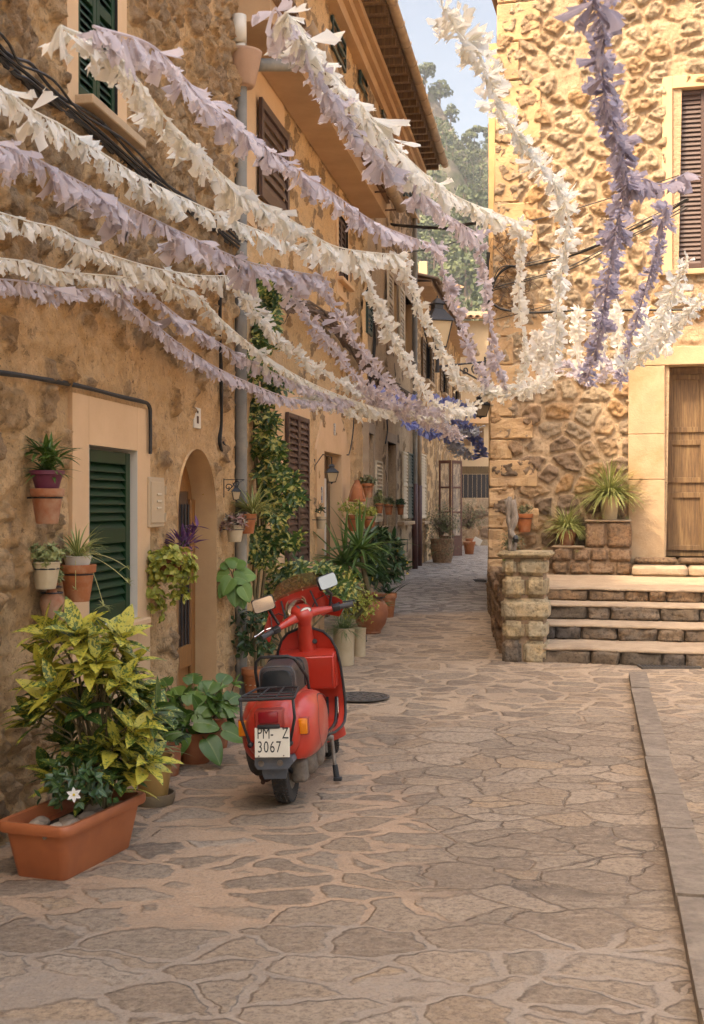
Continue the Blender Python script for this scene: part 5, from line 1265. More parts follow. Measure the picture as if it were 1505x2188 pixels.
for (x, z, s) in ((-0.09, 0.2, .15), (0.02, 0.27, .17), (0.09, 0.20, .16), (-0.03, 0.17, .15), (0.01, 0.10, .16), (0.10, 0.11, .14), (-0.07, 0.27, .13), (-.08, .12, .12), (0.06, .04, .12), (0.02, 0.19, .14), (-.03, .3, .12), (.05, .15, .15)):
    bigleaf(lb, sb, (0, 0, 0.13), (x*0.75, U(-.16, -.05), z), (x, -0.9, 0.5), s*0.82, s*0.9)
obj('foliage', lb, L_['round'], t); obj('stems', sb, M['stem'], t)
t = wallpot(686, 1104, 1130, 24, 0.10, name='hanging_pot', label='small cream wall pot with a cactus between the brown shutter and the framed door', cat='potted plant', kind='plain', m=M['creampot'])
lb = MB(); bushy(lb, (0.05, 0.05, 0.06), 24, 0.04, 0.015, (0, 0, 0.2), 4, shell=0.1, zb=1); obj('foliage', lb, L_['dark'], t)

# --- wall pots beyond the framed door (small in the picture)
random.seed(50)
far = ((757, 1100, 1135, 34, 0.22, 'lime', 'terracotta wall pot with a bushy golden succulent beside the framed door', (0.22, 0.15, 0.12), (0, 0, 0.28)),
       (790, 1103, 1130, 28, 0.22, 'lime', 'terracotta wall pot with a smaller clump of golden succulent, right of the bushy one', (0.13, 0.10, 0.08), (0, 0, 0.22)),
       (786, 1033, 1063, 26, 0.16, 'dryish', 'terracotta wall pot of grey green plant hung above the golden succulents', (0.12, 0.1, 0.07), (0, 0, 0.22)),
       (811, 1075, 1097, 18, 0.16, 'succ', 'terracotta wall pot with upright cactus in front of the cream lattice shutter', (0.07, 0.06, 0.12), (0, 0, 0.22)),
       (831, 1077, 1100, 20, 0.16, 'dryish', 'terracotta wall pot with thin grey plant hung beneath the tall recess', (0.09, 0.08, 0.06), (0, 0, 0.2)),
       (856, 1078, 1100, 17, 0.16, 'dark', 'terracotta wall pot with dark leaves left of the dark green shutters', (0.07, 0.06, 0.06), (0, 0, 0.2)))
for (px, a, b_, w, o, lm, lab, rad, c_) in far:
    t = wallpot(px, a, b_, w, o, name='hanging_pot', label=lab, cat='potted plant', kind='taper', m=M['terra'])
    lb = MB(); bushy(lb, rad, 60, 0.05, 0.022, c_, 4, shell=0.15, gap=0.1); obj('foliage', lb, L_[lm], t)
q = LW.pt(*LW.sh(763, 1072, 0.12), 0.12); t = thing('wall_ornament', q, 'pierced terracotta bell shaped ornament hung on the wall above the bushy succulent', 'ornament')
mb = MB(); mb.lathe([(0.10, 0.0), (0.115, 0.01), (0.11, 0.03), (0.085, 0.14), (0.05, 0.22), (0.03, 0.25), (0.035, 0.27), (0, 0.28)], seg=20); obj('body', mb, M['terra'], t, smooth=True)
mb = MB()
for k in range(6): mb.tube([(-0.09+k*0.036, -0.10+abs(k-2.5)*0.012, 0.04), (-0.06+k*0.025, -0.075+abs(k-2.5)*0.01, 0.17)], 0.007, 5)
obj_each('rib', mb, M['terra_old'], t)

# --- the big group by the framed door
random.seed(60)
t = gpot(793, 1266, 1352, 74, name='potted_yucca', label='big bellied terracotta urn with a tall sword leaved yucca behind the scooter', cat='potted plant', kind='urn', m=M['terra_old'])
H0 = 0.45; lb, sb = MB(), MB()
for (hx, hy, hz) in ((-0.30, -0.05, 0.80), (-0.12, 0.05, 0.95)):
    sb.tube([(0, 0, 0.35), (hx*0.6, hy, hz*0.7), (hx, hy, hz)], 0.03, 7)
    for i in range(48): d = rdir(-0.35, 1); lb.leaf(Vector((hx, hy, hz))+d*0.03, d, ZU, U(0.42, 0.72)*(0.75 if d.z < 0.2 else 1), U(0.045, 0.062), 0.10 if d.z > 0.4 else 0.5, 6, 'sword', 0.5)
obj('foliage', lb, L_['yucca'], t); obj('stems', sb, M['stem'], t)
t = gpot(828, 1266, 1318, 40, name='potted_lily', label='square cut terracotta pot with broad dark leaves and yellow flowers, farthest of the group', cat='potted plant', kind='taper', m=M['terra'])
lb, fb, sb = MB(), MB(), MB(); bushy(lb, (0.36, 0.3, 0.42), 150, 0.17, 0.05, (-0.12, 0.1, 0.72), 4, twig=sb, gap=0.2)
for i in range(9):
    d = rdir(-0.4, 0.8); d.y = -abs(d.y); c_ = Vector((-0.12, 0.1, 0.6))+Vector((d.x*0.38, d.y*0.32, d.z*0.35))
    for j in range(5): fb.leaf(c_, rdir(), ZU, 0.03, 0.02, 0, 3)
for i in range(12): lb.leaf((U(-.05, .1), -0.02, 0.28), rdir(0.1, 0.8), ZU, U(.25, .36), 0.055, 0.25, 6, 'ovate')
obj('foliage', lb, L_['dark'], t); obj('flowers', fb, L_['yflower'], t); obj('stems', sb, M['stem'], t)
t = gpot(806, 1282, 1338, 34, name='potted_agapanthus', label='low terracotta pot with strap leaves squeezed between the urn and the farthest pot', cat='potted plant', kind='round', m=M['terra_old'])
lb = MB(); [lb.leaf((0, 0, 0.25), rdir(0.1, 0.9), ZU, U(.22, .34), 0.04, 0.4, 6, 'strap') for i in range(22)]; obj('foliage', lb, L_['yucca'], t)
t = gpot(768, 1340, 1402, 30, name='tall_planter', label='tall narrow cream planter with a rounded yellow green bush, right of its twin', cat='potted plant', kind='cyl', m=M['creampot'])
lb, sb = MB(), MB(); bushy(lb, (0.22, 0.20, 0.23), 330, 0.035, 0.018, (-0.02, 0, 0.52), 4, shell=0.2, twig=sb, gap=0.15); bushy(lb, (0.2, 0.18, 0.15), 150, 0.035, 0.018, (-0.20, 0.1, 0.72), 4, shell=0.2, gap=0.15); obj('foliage', lb, L_['lime'], t); obj('stems', sb, M['stem'], t)
t = gpot(735, 1340, 1420, 48, name='tall_planter', label='tall wide cream planter with a feathery grassy plant directly right of the scooter', cat='potted plant', kind='cyl', m=M['creampot'])
lb = MB(); [lb.leaf((U(-.05, .05), U(-.05, .05), 0.34), rdir(-0.2, 1), ZU, U(.15, .30), 0.007, 0.45, 5, 'strap') for i in range(260)]; obj('foliage', lb, L_['grass'], t)
t = gpot(682, 1385, 1432, 40, name='potted_fern', label='small terracotta pot with a fine grassy tuft glimpsed behind the scooter shield', cat='potted plant', kind='plain', m=M['terra'])
lb = MB(); [lb.leaf((U(-.05, .05), U(-.05, .05), 0.2), rdir(-0.2, 1), ZU, U(.15, .28), 0.006, 0.5, 5, 'strap') for i in range(170)]; obj('foliage', lb, L_['grass'], t)
def scheffclump(lb, sb, px, py, rpx, Y, n, base=None):
    c = P(px, py, Y); r = rpx*Y/F
    for i in range(int(n*1.15)):
        d = rdir(); p = c+Vector((d.x*r, d.y*r*0.7, d.z*r))*U(0.2, 1)
        palmate(lb, p, (U(-.5, .5), -0.7, U(0.1, 1)), random.choice((6, 7, 8)), U(0.085, 0.13), 0.042, c if base is None else base, sb)
t = gpot(615, 1425, 1470, 52, Y=11.2, name='potted_umbrella_tree', label='terracotta pot of a spreading variegated umbrella tree behind the scooter', cat='potted plant', kind='taper', m=M['terra'])
t.location.z = 0.06
lb, sb = MB(), MB()
for (px, py, r_, n) in ((600, 1235, 32, 9), (560, 1262, 30, 8), (648, 1218, 26, 6), (700, 1232, 34, 10), (575, 1310, 34, 9), (620, 1290, 30, 8), (740, 1262, 30, 8), (690, 1280, 34, 9), (660, 1250, 30, 8), (540, 1330, 26, 6), (560, 1380, 30, 6)):
    scheffclump(lb, sb, px, py, r_, 11.3+U(-.2, .3), n)
    q = P(px, py, 11.3); sb.tube([t.location+Vector((0, 0, 0.2)), t.location.lerp(q, 0.5)+Vector((0, 0, 0.1)), q], [0.012, 0.009, 0.005], 5)
obj('foliage', lb, L_['scheff'], t, world=True); obj('stems', sb, M['stem'], t, world=True)

# --- climber up the wall next to the downpipe
random.seed(70)
cl = thing('climbing_plant', P(552, 1440, 11.0), 'tall variegated umbrella climber trained up the wall right of the downpipe', 'climber')
lb, sb = MB(), MB()
for k in range(3):
    pts = [P(548+k*7+6*math.sin(i*1.3+k), 1460-i*62, 10.95+k*0.03) for i in range(14)]; sb.tube(pts, [0.018-0.0008*i for i in range(14)], 6)
for (px, py, r_, n) in ((545, 600, 34, 10), (590, 610, 34, 11), (570, 650, 34, 10), (535, 655, 26, 7), (545, 700, 30, 9), (580, 690, 26, 6), (560, 745, 30, 8), (545, 790, 28, 7), (580, 820, 30, 8), (560, 860, 32, 9), (575, 905, 36, 12), (560, 950, 30, 9), (590, 960, 34, 10), (580, 1005, 34, 11), (606, 1040, 36, 12), (570, 1060, 30, 8), (590, 1095, 34, 10), (620, 1075, 26, 7), (545, 1150, 34, 11), (590, 1150, 32, 9), (625, 1160, 24, 6), (530, 1175, 24, 6), (560, 1200, 26, 5)):
    scheffclump(lb, sb, px, py, r_, 10.85+U(-.12, .1), n)
obj('foliage', lb, L_['scheff'], cl, world=True); obj('stems', sb, M['stem'], cl, world=True)
dv = thing('dry_vine', P(680, 700, 12.6), 'bundle of bare grey vine stems running along the golden wall above the brown shutter', 'vine')
sb = MB(); nodes = [(585, 640), (620, 655), (660, 655), (700, 680), (740, 730), (775, 775), (800, 800), (850, 830), (885, 850)]
for k in range(34):
    i0 = random.randint(0, 4); i1 = random.randint(i0+2, 8); pts = []
    for i in range(i0, i1+1):
        px, py = nodes[i][0]+U(-9, 9), nodes[i][1]+U(-11, 11)*(1.3 if i < 6 else 0.8)
        o = U(0.02, 0.14); a, hh = LW.sh(px, py, o); pts.append(LW.pt(a, hh, o))
    sb.tube(pts, U(0.006, 0.012), 5)
for k in range(26):
    i = random.randint(0, 7); px, py = nodes[i]; p = LW.pt(*LW.sh(px+U(-8, 8), py, 0.05), 0.05); sb.tube([p, p+Vector((U(-.15, .15), -0.05, U(-.2, .15)))], [0.005, 0.002], 4)
obj('stems', sb, M['drystem'], dv, world=True)

# --- far end of the lane
random.seed(80)
t = gpot(945, 1150, 1202, 50, name='potted_olive_bush', label='straggly dry olive bush in a stone tub before the glazed door at the lane end', cat='potted plant', kind='round', m=M['benchstone'])
lb, sb = MB(), MB(); bushy(lb, (0.38, 0.3, 0.42), 420, 0.05, 0.012, (0, 0, 0.8), 4, twig=sb, gap=0.3, shell=0.15); [lb.leaf((0.1, -.05, .6), rdir(0.2, 1), ZU, U(.3, .5), .04, .15, 5, 'sword') for i in range(12)]; bushy(lb, (0.34, 0.2, 0.25), 120, 0.05, 0.012, (-.05, -.15, 0.3), 4, gap=0.3); obj('foliage', lb, L_['dryish'], t); obj('stems', sb, M['drystem'], t)
t = gpot(1003, 1156, 1184, 27, name='terracotta_pot', label='squat terracotta pot with newspaper in it by the far glazed door', cat='pot', kind='taper', m=M['terra'])
mb = MB(); mb.rbox((0.02, 0, 0.36), (0.2, 0.03, 0.16), 0.01, M=Matrix.Rotation(0.5, 4, 'Y')); obj('newspaper', mb, M['white'], t)
t = gpot(1006, 1150, 1176, 22, name='potted_shrub', label='sparse leggy shrub against the low wall at the very end of the lane', cat='potted plant', kind='taper', m=M['terra_old'])
lb, sb = MB(), MB(); bushy(lb, (0.45, 0.35, 0.5), 260, 0.06, 0.015, (0.0, 0.4, 0.85), 4, twig=sb, gap=0.35, shell=0.2); obj('foliage', lb, L_['dryish'], t); obj('stems', sb, M['drystem'], t)

# --- on the terrace
random.seed(90)
def fpot(px, pyt, pyb, wpx, o, **k):
    a, hh = FW.sh(px, pyb, o); q = FW.pt(a, hh, o); sc = F/q.y
    return pot(loc=q, w=wpx/sc, h=(pyb-pyt)/sc, **k)
t = fpot(1303, 1060, 1110, 44, 0.2, name='potted_spider_plant', label='large spider plant overflowing a cream pot on the upper ledge by the door', cat='potted plant', kind='plain', m=M['creampot'])
t.location.z = hTop-0.004
lb, sb = MB(), MB(); spider(lb, 420, 0.56, 0.017, (0, 0, 0.30), 0.85, (0.05, 1))
for e_ in ((-0.33, -0.1, 0.08), (-0.25, -0.15, 0.15), (0.2, -0.15, 0.02), (0.28, -0.1, 0.12), (-0.38, -0.05, 0.2), (0.12, -0.18, -0.02), (-0.12, -0.18, 0.05), (-.45, -.05, .3), (-.2, -.15, .0)): runner(lb, sb, (0, 0, 0.33), e_, 12, 0.07)
obj('foliage', lb, L_['spider'], t); obj('runners', sb, L_['spider'], t)
t = fpot(1212, 1132, 1166, 44, 0.2, name='potted_spider_plant', label='smaller spider plant in a hidden brown pot on the lower ledge', cat='potted plant', kind='taper', m=M['terra_old'])
t.location.z = hm-0.004
lb, sb = MB(), MB(); spider(lb, 280, 0.44, 0.018, (0, 0, 0.2), 0.85, (0.05, 1)); runner(lb, sb, (0, 0, 0.2), (0.1, -0.25, -0.06), 16, 0.08); runner(lb, sb, (0, 0, .2), (-.32, -.1, -.05), 14, .08); obj('foliage', lb, L_['spider'], t); obj('runners', sb, L_['spider'], t)
t = fpot(1121, 1098, 1137, 37, 0.18, name='hanging_pot', label='bright terracotta pot of small herbs hung on the stone house right of the driftwood', cat='potted plant', kind='taper', m=M['terra'])
lb = MB(); bushy(lb, (0.12, 0.1, 0.08), 90, 0.03, 0.012, (0, 0, 0.30), 4, shell=0.1); obj('foliage', lb, L_['dryish'], t)
mb = MB(); rr = 0.105; mb.tube([(rr*math.cos(a), rr*math.sin(a), 0.18) for a in np.linspace(0, 2*math.pi, 20)], 0.004, 5); mb.tube([Vector((0, rr, 0.18)), -FW.N*0.2+ZU*0.18], 0.005, 5); obj('bracket', mb, M['iron'], t)
q = pf.pt(0.02, 0.80, -0.25); zt = 0.80
t = pot('potted_herb', 'narrow terracotta pot of weedy herbs on the low wall left of the pillar', 'potted plant', SF.pt(0.45, 0.95, -0.12), 0.13, 0.20, 'taper', M['terra'])
lb, sb = MB(), MB(); bushy(lb, (0.14, 0.12, 0.16), 110, 0.03, 0.011, (0, 0, 0.28), 4, twig=sb, shell=0.1, gap=0.3); obj('foliage', lb, L_['dryish'], t); obj('stems', sb, M['stem'], t)
dwd = thing('driftwood', pf.pt(0.14, 1.17, -0.2), 'pale gnarled driftwood branch standing upright on the stone pillar', 'driftwood')
sb = MB(); Yd = dwd.location.y
def wig(L, r, seg=9):
    pts = []; rr = []
    for i in range(len(L)-1):
        for k in range(4):
            t_ = k/4; pts.append(Vector(L[i]).lerp(Vector(L[i+1]), t_)); rr.append(r[i]*(1-t_)+r[i+1]*t_)
    pts.append(Vector(L[-1])); rr.append(r[-1])
    pts = [p+Vector((0.012*mnoise.noise(p*9), 0.012*mnoise.noise(p*9+Vector((5, 0, 0))), 0)) for p in pts]; rr = [q_*(1+0.3*mnoise.noise(p*14)) for p, q_ in zip(pts, rr)]
    sb.tube(pts, rr, seg)
wig([P(1092, 1180, Yd), P(1090, 1130, Yd), P(1086, 1095, Yd), P(1089, 1062, Yd)], [.024, .022, .03, .026]); wig([P(1100, 1150, Yd-.04), P(1092, 1135, Yd-.02), P(1101, 1105, Yd), P(1096, 1068, Yd)], [.028, .034, .036, .03]); wig([P(1098, 1178, Yd+.01), P(1103, 1160, Yd)], [.026, .02]); wig([P(1083, 1085, Yd), P(1081, 1068, Yd)], [.014, .02])
obj('branch', sb, M['driftwood'], dwd, world=True, smooth=True)
mb = MB(); mb.tube([P(1101, 1148, Yd-.04), P(1103, 1155, Yd-.075)], [.03, .026], 12); obj('cut_end', mb, M['iron'], dwd, world=True)
t = gpot(1040, 1178, 1179, 1, Y=15, name='x', label='x y z w', cat='x', kind='cyl', m=M['terra']) if False else None
w = thing('weedy_plant', SF.pt(0.75, 0.95, -0.15), 'wispy green weeds growing between the pillar and the herb pot', 'plant')
lb, sb = MB(), MB(); bushy(lb, (0.2, 0.16, 0.10), 100, 0.035, 0.012, (0.1, 0.1, 0.08), 3, twig=sb, shell=0.1, gap=0.3); obj('foliage', lb, L_['mid'], w); obj('stems', sb, M['stem'], w)
# ---------------------------------------------------------------- the scooter
def paint(name, c, rough=0.28):
    m, nt, b = base_mat(name); p = pos(nt)
    n = noisef(nt, p, 6, 5, 0.6); n2 = noisef(nt, p, 60, 5, 0.8)
    col = mixc(nt, ramp(nt, n, [(0.4, gv(0)), (0.7, gv(0.35))]), c, (c[0]*1.05, c[1]*2.2, c[2]*2.4, 1))
    col = mixc(nt, ramp(nt, n2, [(0.66, gv(0)), (0.72, gv(0.5))]), col, (0.10, 0.05, 0.03, 1))
    nt.links.new(col, b.inputs['Base Color'])
    nt.links.new(ramp(nt, n, [(0.35, gv(rough)), (0.7, gv(rough+0.2))]), b.inputs['Roughness'])
    b.inputs['Coat Weight'].default_value = 0.35; b.inputs['Coat Roughness'].default_value = 0.12
    return m
S = {'red': paint('scooter_red', (0.46, 0.030, 0.016, 1)), 'inred': paint('scooter_inner_red', (0.30, 0.022, 0.014, 1), 0.4),
     'black': mat('black_rubber', (0.014, 0.014, 0.015), (0.022, 0.022, 0.022), 0.55, 20, bstr=0.1),
     'tyre': mat('tyre_rubber', (0.030, 0.027, 0.024), (0.055, 0.045, 0.036), 0.9, 18, bscale=160, bstr=0.5),
     'seat': mat('seat_vinyl', (0.028, 0.020, 0.021), (0.045, 0.034, 0.034), 0.38, 14, bscale=300, bstr=0.15),
     'seatback': mat('seat_back_vinyl', (0.010, 0.014, 0.017), (0.016, 0.02, 0.024), 0.35, 14, bscale=300, bstr=0.1),
     'grey': mat('grey_plastic', (0.10, 0.11, 0.125), (0.07, 0.078, 0.09), 0.6, 14, bstr=0.15, c3=(0.17, 0.14, 0.11)),
     'grip': mat('grip_rubber', (0.045, 0.045, 0.048), (0.06, 0.06, 0.062), 0.6, bscale=200, bstr=0.3),
     'alu': mat('dirty_aluminium', (0.25, 0.21, 0.17), (0.14, 0.11, 0.085), 0.6, 16, metal=0.35, bstr=0.3),
     'chrome': mat('chrome', (0.65, 0.63, 0.6), None, 0.18, metal=1.0, bstr=0),
     'amber': mat('amber_lens', (0.75, 0.22, 0.012), (0.62, 0.17, 0.01), 0.22, 40, bstr=0.05),
     'redlens': mat('red_lens', (0.22, 0.008, 0.014), None, 0.12, bstr=0),
     'plate': mat('plate_white', (0.66, 0.62, 0.52), (0.60, 0.56, 0.46), 0.5, 9, bstr=0),
     'mirror': mat('mirror_glass', (0.55, 0.52, 0.48), None, 0.03, metal=1.0, bstr=0)}
S['screen'] = glassmat('smoked_screen', (0.22, 0.11, 0.04, 1), 0.06, 0.42)
RY = R(-3.5)
sc_ = thing('scooter', (-0.352, 6.66, 0.0), 'red classic scooter with smoked fly screen parked on its stand in the lane', 'scooter', None, (0, RY, R(-7.5)))
def se(y, cx, zc, rx, rz, p=2.6, n=28):
    o = []
    for k in range(n):
        t = 2*math.pi*k/n; c, s = math.cos(t), math.sin(t)
        o.append(Vector((cx+rx*abs(c)**(2/p)*(1 if c > 0 else -1), y, zc+rz*abs(s)**(2/p)*(1 if s > 0 else -1))))
    return o
def part(name, mb, m, par=sc_, smooth=True, sharp=40): return obj(name, mb, m, par, smooth=smooth, sharp=sharp)
def wheel(par, r=0.215, w=0.094):
    mb = MB(); n = 48; rings = []
    prof_ = [(r-0.075, -w*0.34), (r-0.06, -w*0.48), (r-0.03, -w*0.5), (r-0.010, -w*0.40), (r-0.002, -w*0.2), (r, 0), (r-0.002, w*0.2), (r-0.010, w*0.40), (r-0.03, w*0.5), (r-0.06, w*0.48), (r-0.075, w*0.34)]
    for k in range(n):
        t = 2*math.pi*k/n; rings.append([Vector((x, rr*math.cos(t), rr*math.sin(t))) for rr, x in prof_])
    rings.append(rings[0]); mb.loft(rings, cap=False)
    ty = part('tyre', mb, S['tyre'], par)
    mb = MB()
    for k in range(56):                 # tread lugs
        t = 2*math.pi*k/56
        for x, sk in ((-0.030, 1), (-0.010, -1), (0.012, 1), (0.032, -1)):
            Mx = Matrix.Rotation(t+(0.03 if sk > 0 else -0.03), 4, 'X') @ Matrix.Translation((x, 0, r+0.0 if abs(x) < 0.02 else r-0.006)) @ Matrix.Rotation(0.5*sk, 4, 'Z')
            mb.box((0, 0, 0), (0.014, 0.013, 0.008), Mx)
    ob = obj('tread', mb, S['tyre'], par)
    mb = MB(); mb.lathe([(0.0, 0.03), (0.05, 0.032), (0.06, 0.012), (0.11, 0.018), (0.142, 0.034), (0.148, 0.034), (0.142, -0.034), (0.05, -0.03), (0, -0.03)], seg=28, M=Matrix.Rotation(R(90), 4, 'Y')); part('rim', mb, S['alu'], par)
rw = obj('rear_wheel', (lambda mb: (mb.tube([(-0.07, 0, 0), (0.07, 0, 0)], 0.02, 10), mb)[1])(MB()), S['alu'], sc_); rw.location = (0, 0, 0.215); wheel(rw)
# bodywork
mb = MB(); mb.loft([se(-0.335, 0, 0.425, 0.10, 0.085), se(-0.325, 0, 0.43, 0.125, 0.115), se(-0.29, 0, 0.435, 0.145, 0.145), se(-0.18, 0, 0.44, 0.150, 0.165), se(0, 0, 0.45, 0.145, 0.175), se(0.25, 0, 0.45, 0.13, 0.175), se(0.42, 0, 0.42, 0.12, 0.16), se(0.50, 0, 0.38, 0.10, 0.12)])
part('body', mb, S['red'])
for sx in (1, -1):
    mb = MB(); q = [(-0.27, .105, .40, .03, .08), (-0.25, .115, .41, .055, .13), (-0.20, .125, .42, .082, .152), (-0.08, .128, .425, .098, .168), (0.08, .128, .42, .102, .172), (0.22, .125, .41, .092, .165), (0.33, .12, .40, .068, .14), (0.385, .11, .39, .03, .09)]
    mb.loft([se(y, sx*cx+(0.022 if sx < 0 else 0), zc, rx, rz, 2.5) for y, cx, zc, rx, rz in q]); cw = part('side_cowl', mb, S['red'])
    if sx > 0:                          # removable panel with its dark seam and catch
        mb = MB(); mb.tube([(sx*(0.13+0.098*math.cos(t)*0.0)+sx*0.088*1.0+0.008*0, 0.07+0.20*math.cos(a), 0.425+0.145*math.sin(a)) for a in np.linspace(0, 2*math.pi, 40) for t in (0,)], 0.0025, 4)
        mb.v = [(0.128+0.103*max(0.0, 1-abs((z-0.42)/0.172)**2.5)**(1/2.5)*(1-0.9*((y-0.06)/0.33)**4)*0.995, y, z) for (x, y, z) in mb.v]
        obj('seam', mb, S['black'], cw)
        mb = MB(); mb.rbox((0.150, -0.20, 0.555), (0.02, 0.012, 0.01), 0.003); obj('catch', mb, S['black'], cw)
    # indicators on the rear corners
    mb = MB(); mb.rbox((sx*0.158, -0.262, 0.455), (0.052, 0.05, 0.082), 0.008); part('indicator', mb, S['amber'])
    mb = MB(); mb.rbox((sx*0.158, -0.249, 0.455), (0.060, 0.04, 0.090), 0.006); part('indicator_base', mb, S['inred'])
# tail light, plate, rear block, mud flap
mb = MB(); mb.rbox((0, -0.335, 0.515), (0.15, 0.09, 0.10), 0.014); tl = part('tail_light', mb, S['inred'])
mb = MB(); mb.rbox((0, -0.375, 0.525), (0.105, 0.03, 0.06), 0.008); obj('lens', mb, S['redlens'], tl, smooth=True, sharp=40)
mb = MB(); mb.rbox((0, -0.372, 0.478), (0.12, 0.04, 0.022), 0.006); obj('plate_lamp', mb, S['black'], tl, smooth=True, sharp=40)
PM = Matrix.Translation((0.016, -0.392, 0.397)) @ Matrix.Rotation(R(-7), 4, 'X') @ Matrix.Rotation(R(1.5), 4, 'Y')
mb = MB(); mb.rbox((0, 0, 0), (0.184, 0.004, 0.150), 0.0018, 1, PM); plate = obj('number_plate', mb, S['plate'], sc_)
def text_mesh(txt, size, M4, m, parent, name='lettering', ext=0.0006, sx=1.0, space=1.0):
    cu = bpy.data.curves.new('t', 'FONT'); cu.body = txt; cu.size = size; cu.extrude = ext; cu.align_x = 'LEFT'; cu.align_y = 'BOTTOM'; cu.space_character = space; cu.resolution_u = 4
    to = bpy.data.objects.new('t', cu); C.objects.link(to); dg_ = bpy.context.evaluated_depsgraph_get(); me = bpy.data.meshes.new_from_object(to.evaluated_get(dg_))
    bpy.data.objects.remove(to); me.transform(M4 @ Matrix.Rotation(R(90), 4, 'X') @ Matrix.Scale(sx, 4, (1, 0, 0))); me.materials.clear(); me.materials.append(m)
    me.name = name; o = bpy.data.objects.new(name, me); C.objects.link(o); o.parent = parent; return o
for (tx, x, z) in (('PM-', -0.080, 0.004), ('Z', 0.052, 0.004), ('3067', -0.078, -0.066)):
    text_mesh(tx, 0.083, PM @ Matrix.Translation((x, -0.0026, z)), S['black'], plate, sx=0.66 if tx != '3067' else 0.68, space=1.0 if tx != '3067' else 1.15)
mb = MB()
for (x, z) in ((-0.07, 0.068), (0.06, 0.068), (-0.07, -0.068), (0.06, -0.066)): mb.tube([PM @ Vector((x, -0.001, z)), PM @ Vector((x, -0.005, z))], 0.004, 8)
obj_each('screw', mb, S['alu'], plate)
mb = MB(); mb.prism([(-0.098, 0.0), (0.098, 0.0), (0.105, -0.03), (0.075, -0.062), (-0.085, -0.062), (-0.10, -0.04)], -0.36, -0.25, lambda a, b, d: Vector((a+0.01, d, 0.315+b))); part('rear_bracket', mb, S['grey'], smooth=False)
mb = MB(); mb.tube([(-0.055, -0.365, 0.285), (-0.055, -0.25, 0.285)], 0.016, 12); mb.tube([(0.045, -0.365, 0.285), (0.045, -0.25, 0.285)], 0.016, 12); obj_each('reflector', mb, S['alu'], sc_)
mb = MB(); mb.loft([[Vector((x, y, z)) for x, y in ((-hw, -0.30), (hw, -0.30), (hw*0.96, -0.27), (-hw*0.96, -0.27))] for z, hw in ((0.265, 0.068), (0.22, 0.066), (0.19, 0.058))]); part('mud_flap', mb, S['grey'], smooth=False)
# left tyre in the cowl, engine, stand
mb = MB(); rings = [[Vector((-0.135+0.042*math.cos(q), (0.165+0.042*math.sin(q))*math.cos(t)-0.02, 0.36+(0.165+0.042*math.sin(q))*math.sin(t))) for q in np.linspace(0, 2*math.pi, 10, endpoint=False)] for t in np.linspace(0, 2*math.pi, 36)]; mb.loft(rings, cap=False); part('spare_tyre', mb, S['tyre'])
mb = MB(); mb.rbox((0.085, -0.02, 0.18), (0.09, 0.14, 0.13), 0.025, 3); mb.rbox((0.11, 0.10, 0.22), (0.12, 0.24, 0.16), 0.04, 3); mb.lathe([(0, 0.03), (0.06, 0.03), (0.08, 0.015), (0.085, 0)], seg=24, M=Matrix.Translation((0.165, 0.12, 0.25)) @ Matrix.Rotation(R(90), 4, 'Y')); part('engine', mb, S['alu'])
mb = MB()
for k in range(5): mb.box((0.17, 0.20+k*0.016, 0.27-k*0.006), (0.05, 0.006, 0.075))
part('cooling_fin', mb, S['alu'], smooth=False)
mb = MB(); mb.tube([(0.03, -0.12, 0.22), (0.06, -0.06, 0.16), (0.06, 0.1, 0.12)], [0.012, 0.012, 0.018], 8); part('damper', mb, S['black'])
mb = MB(); mb.tube([(-0.11, 0.2, 0.14), (-0.11, -0.02, 0.15)], 0.038, 14); mb.tube([(-0.11, -0.02, 0.15), (-0.11, -0.10, 0.13)], 0.013, 8); part('exhaust', mb, S['rust'] if 'rust' in S else M['rust'])
mb = MB(); mb.tube([(0.10, 0.50, 0.25), (0.195, 0.50, 0.245)], 0.018, 10); mb.tube([(0.185, 0.50, 0.25), (0.195, 0.48, 0.12), (0.20, 0.475, 0.07)], 0.011, 8); st_ = part('stand', mb, S['alu'])
mb = MB(); mb.tube([(0.198, 0.476, 0.095), (0.205, 0.47, 0.02)], [0.016, 0.018], 10); mb.rbox((0.212, 0.462, 0.014), (0.05, 0.035, 0.022), 0.006); obj('rubber_foot', mb, S['black'], st_, smooth=True, sharp=40)
# seat with piping, rear hoop, carrier
def seatsec(y, w, z0, z1, n=18):
    o = []
    for k in range(n+1):
        t = math.pi*k/n; c, s = math.cos(t), math.sin(t)
        o.append(Vector((w*abs(c)**0.35*(1 if c > 0 else -1), y, z0+(z1-z0)*abs(s)**0.4)))
    return o+[Vector((-w*0.96, y, z0-0.01)), Vector((w*0.96, y, z0-0.01))]
mb = MB(); mb.loft([seatsec(-0.095, 0.086, 0.615, 0.733), seatsec(-0.085, 0.098, 0.61, 0.748), seatsec(0.0, 0.104, 0.61, 0.757), seatsec(0.13, 0.106, 0.61, 0.765), seatsec(0.24, 0.105, 0.61, 0.758), seatsec(0.36, 0.097, 0.61, 0.748), seatsec(0.45, 0.080, 0.61, 0.735), seatsec(0.50, 0.05, 0.62, 0.69)]); seat = part('seat', mb, S['seat'])
mb = MB(); mb.loft([[v+Vector((0, dy, 0)) for v in seatsec(-0.098, 0.084*sc, 0.618, 0.730)] for dy, sc in ((0.01, 1.0), (-0.004, 0.99), (-0.009, 0.90))]); obj('seat_back', mb, S['seatback'], seat, smooth=True, sharp=40)
mb = MB(); mb.tube([v+Vector((0, 0, 0.002)) for v in seatsec(-0.086, 0.099, 0.61, 0.748)[:19]], 0.004, 6); obj('piping', mb, S['grey'], seat, smooth=True)
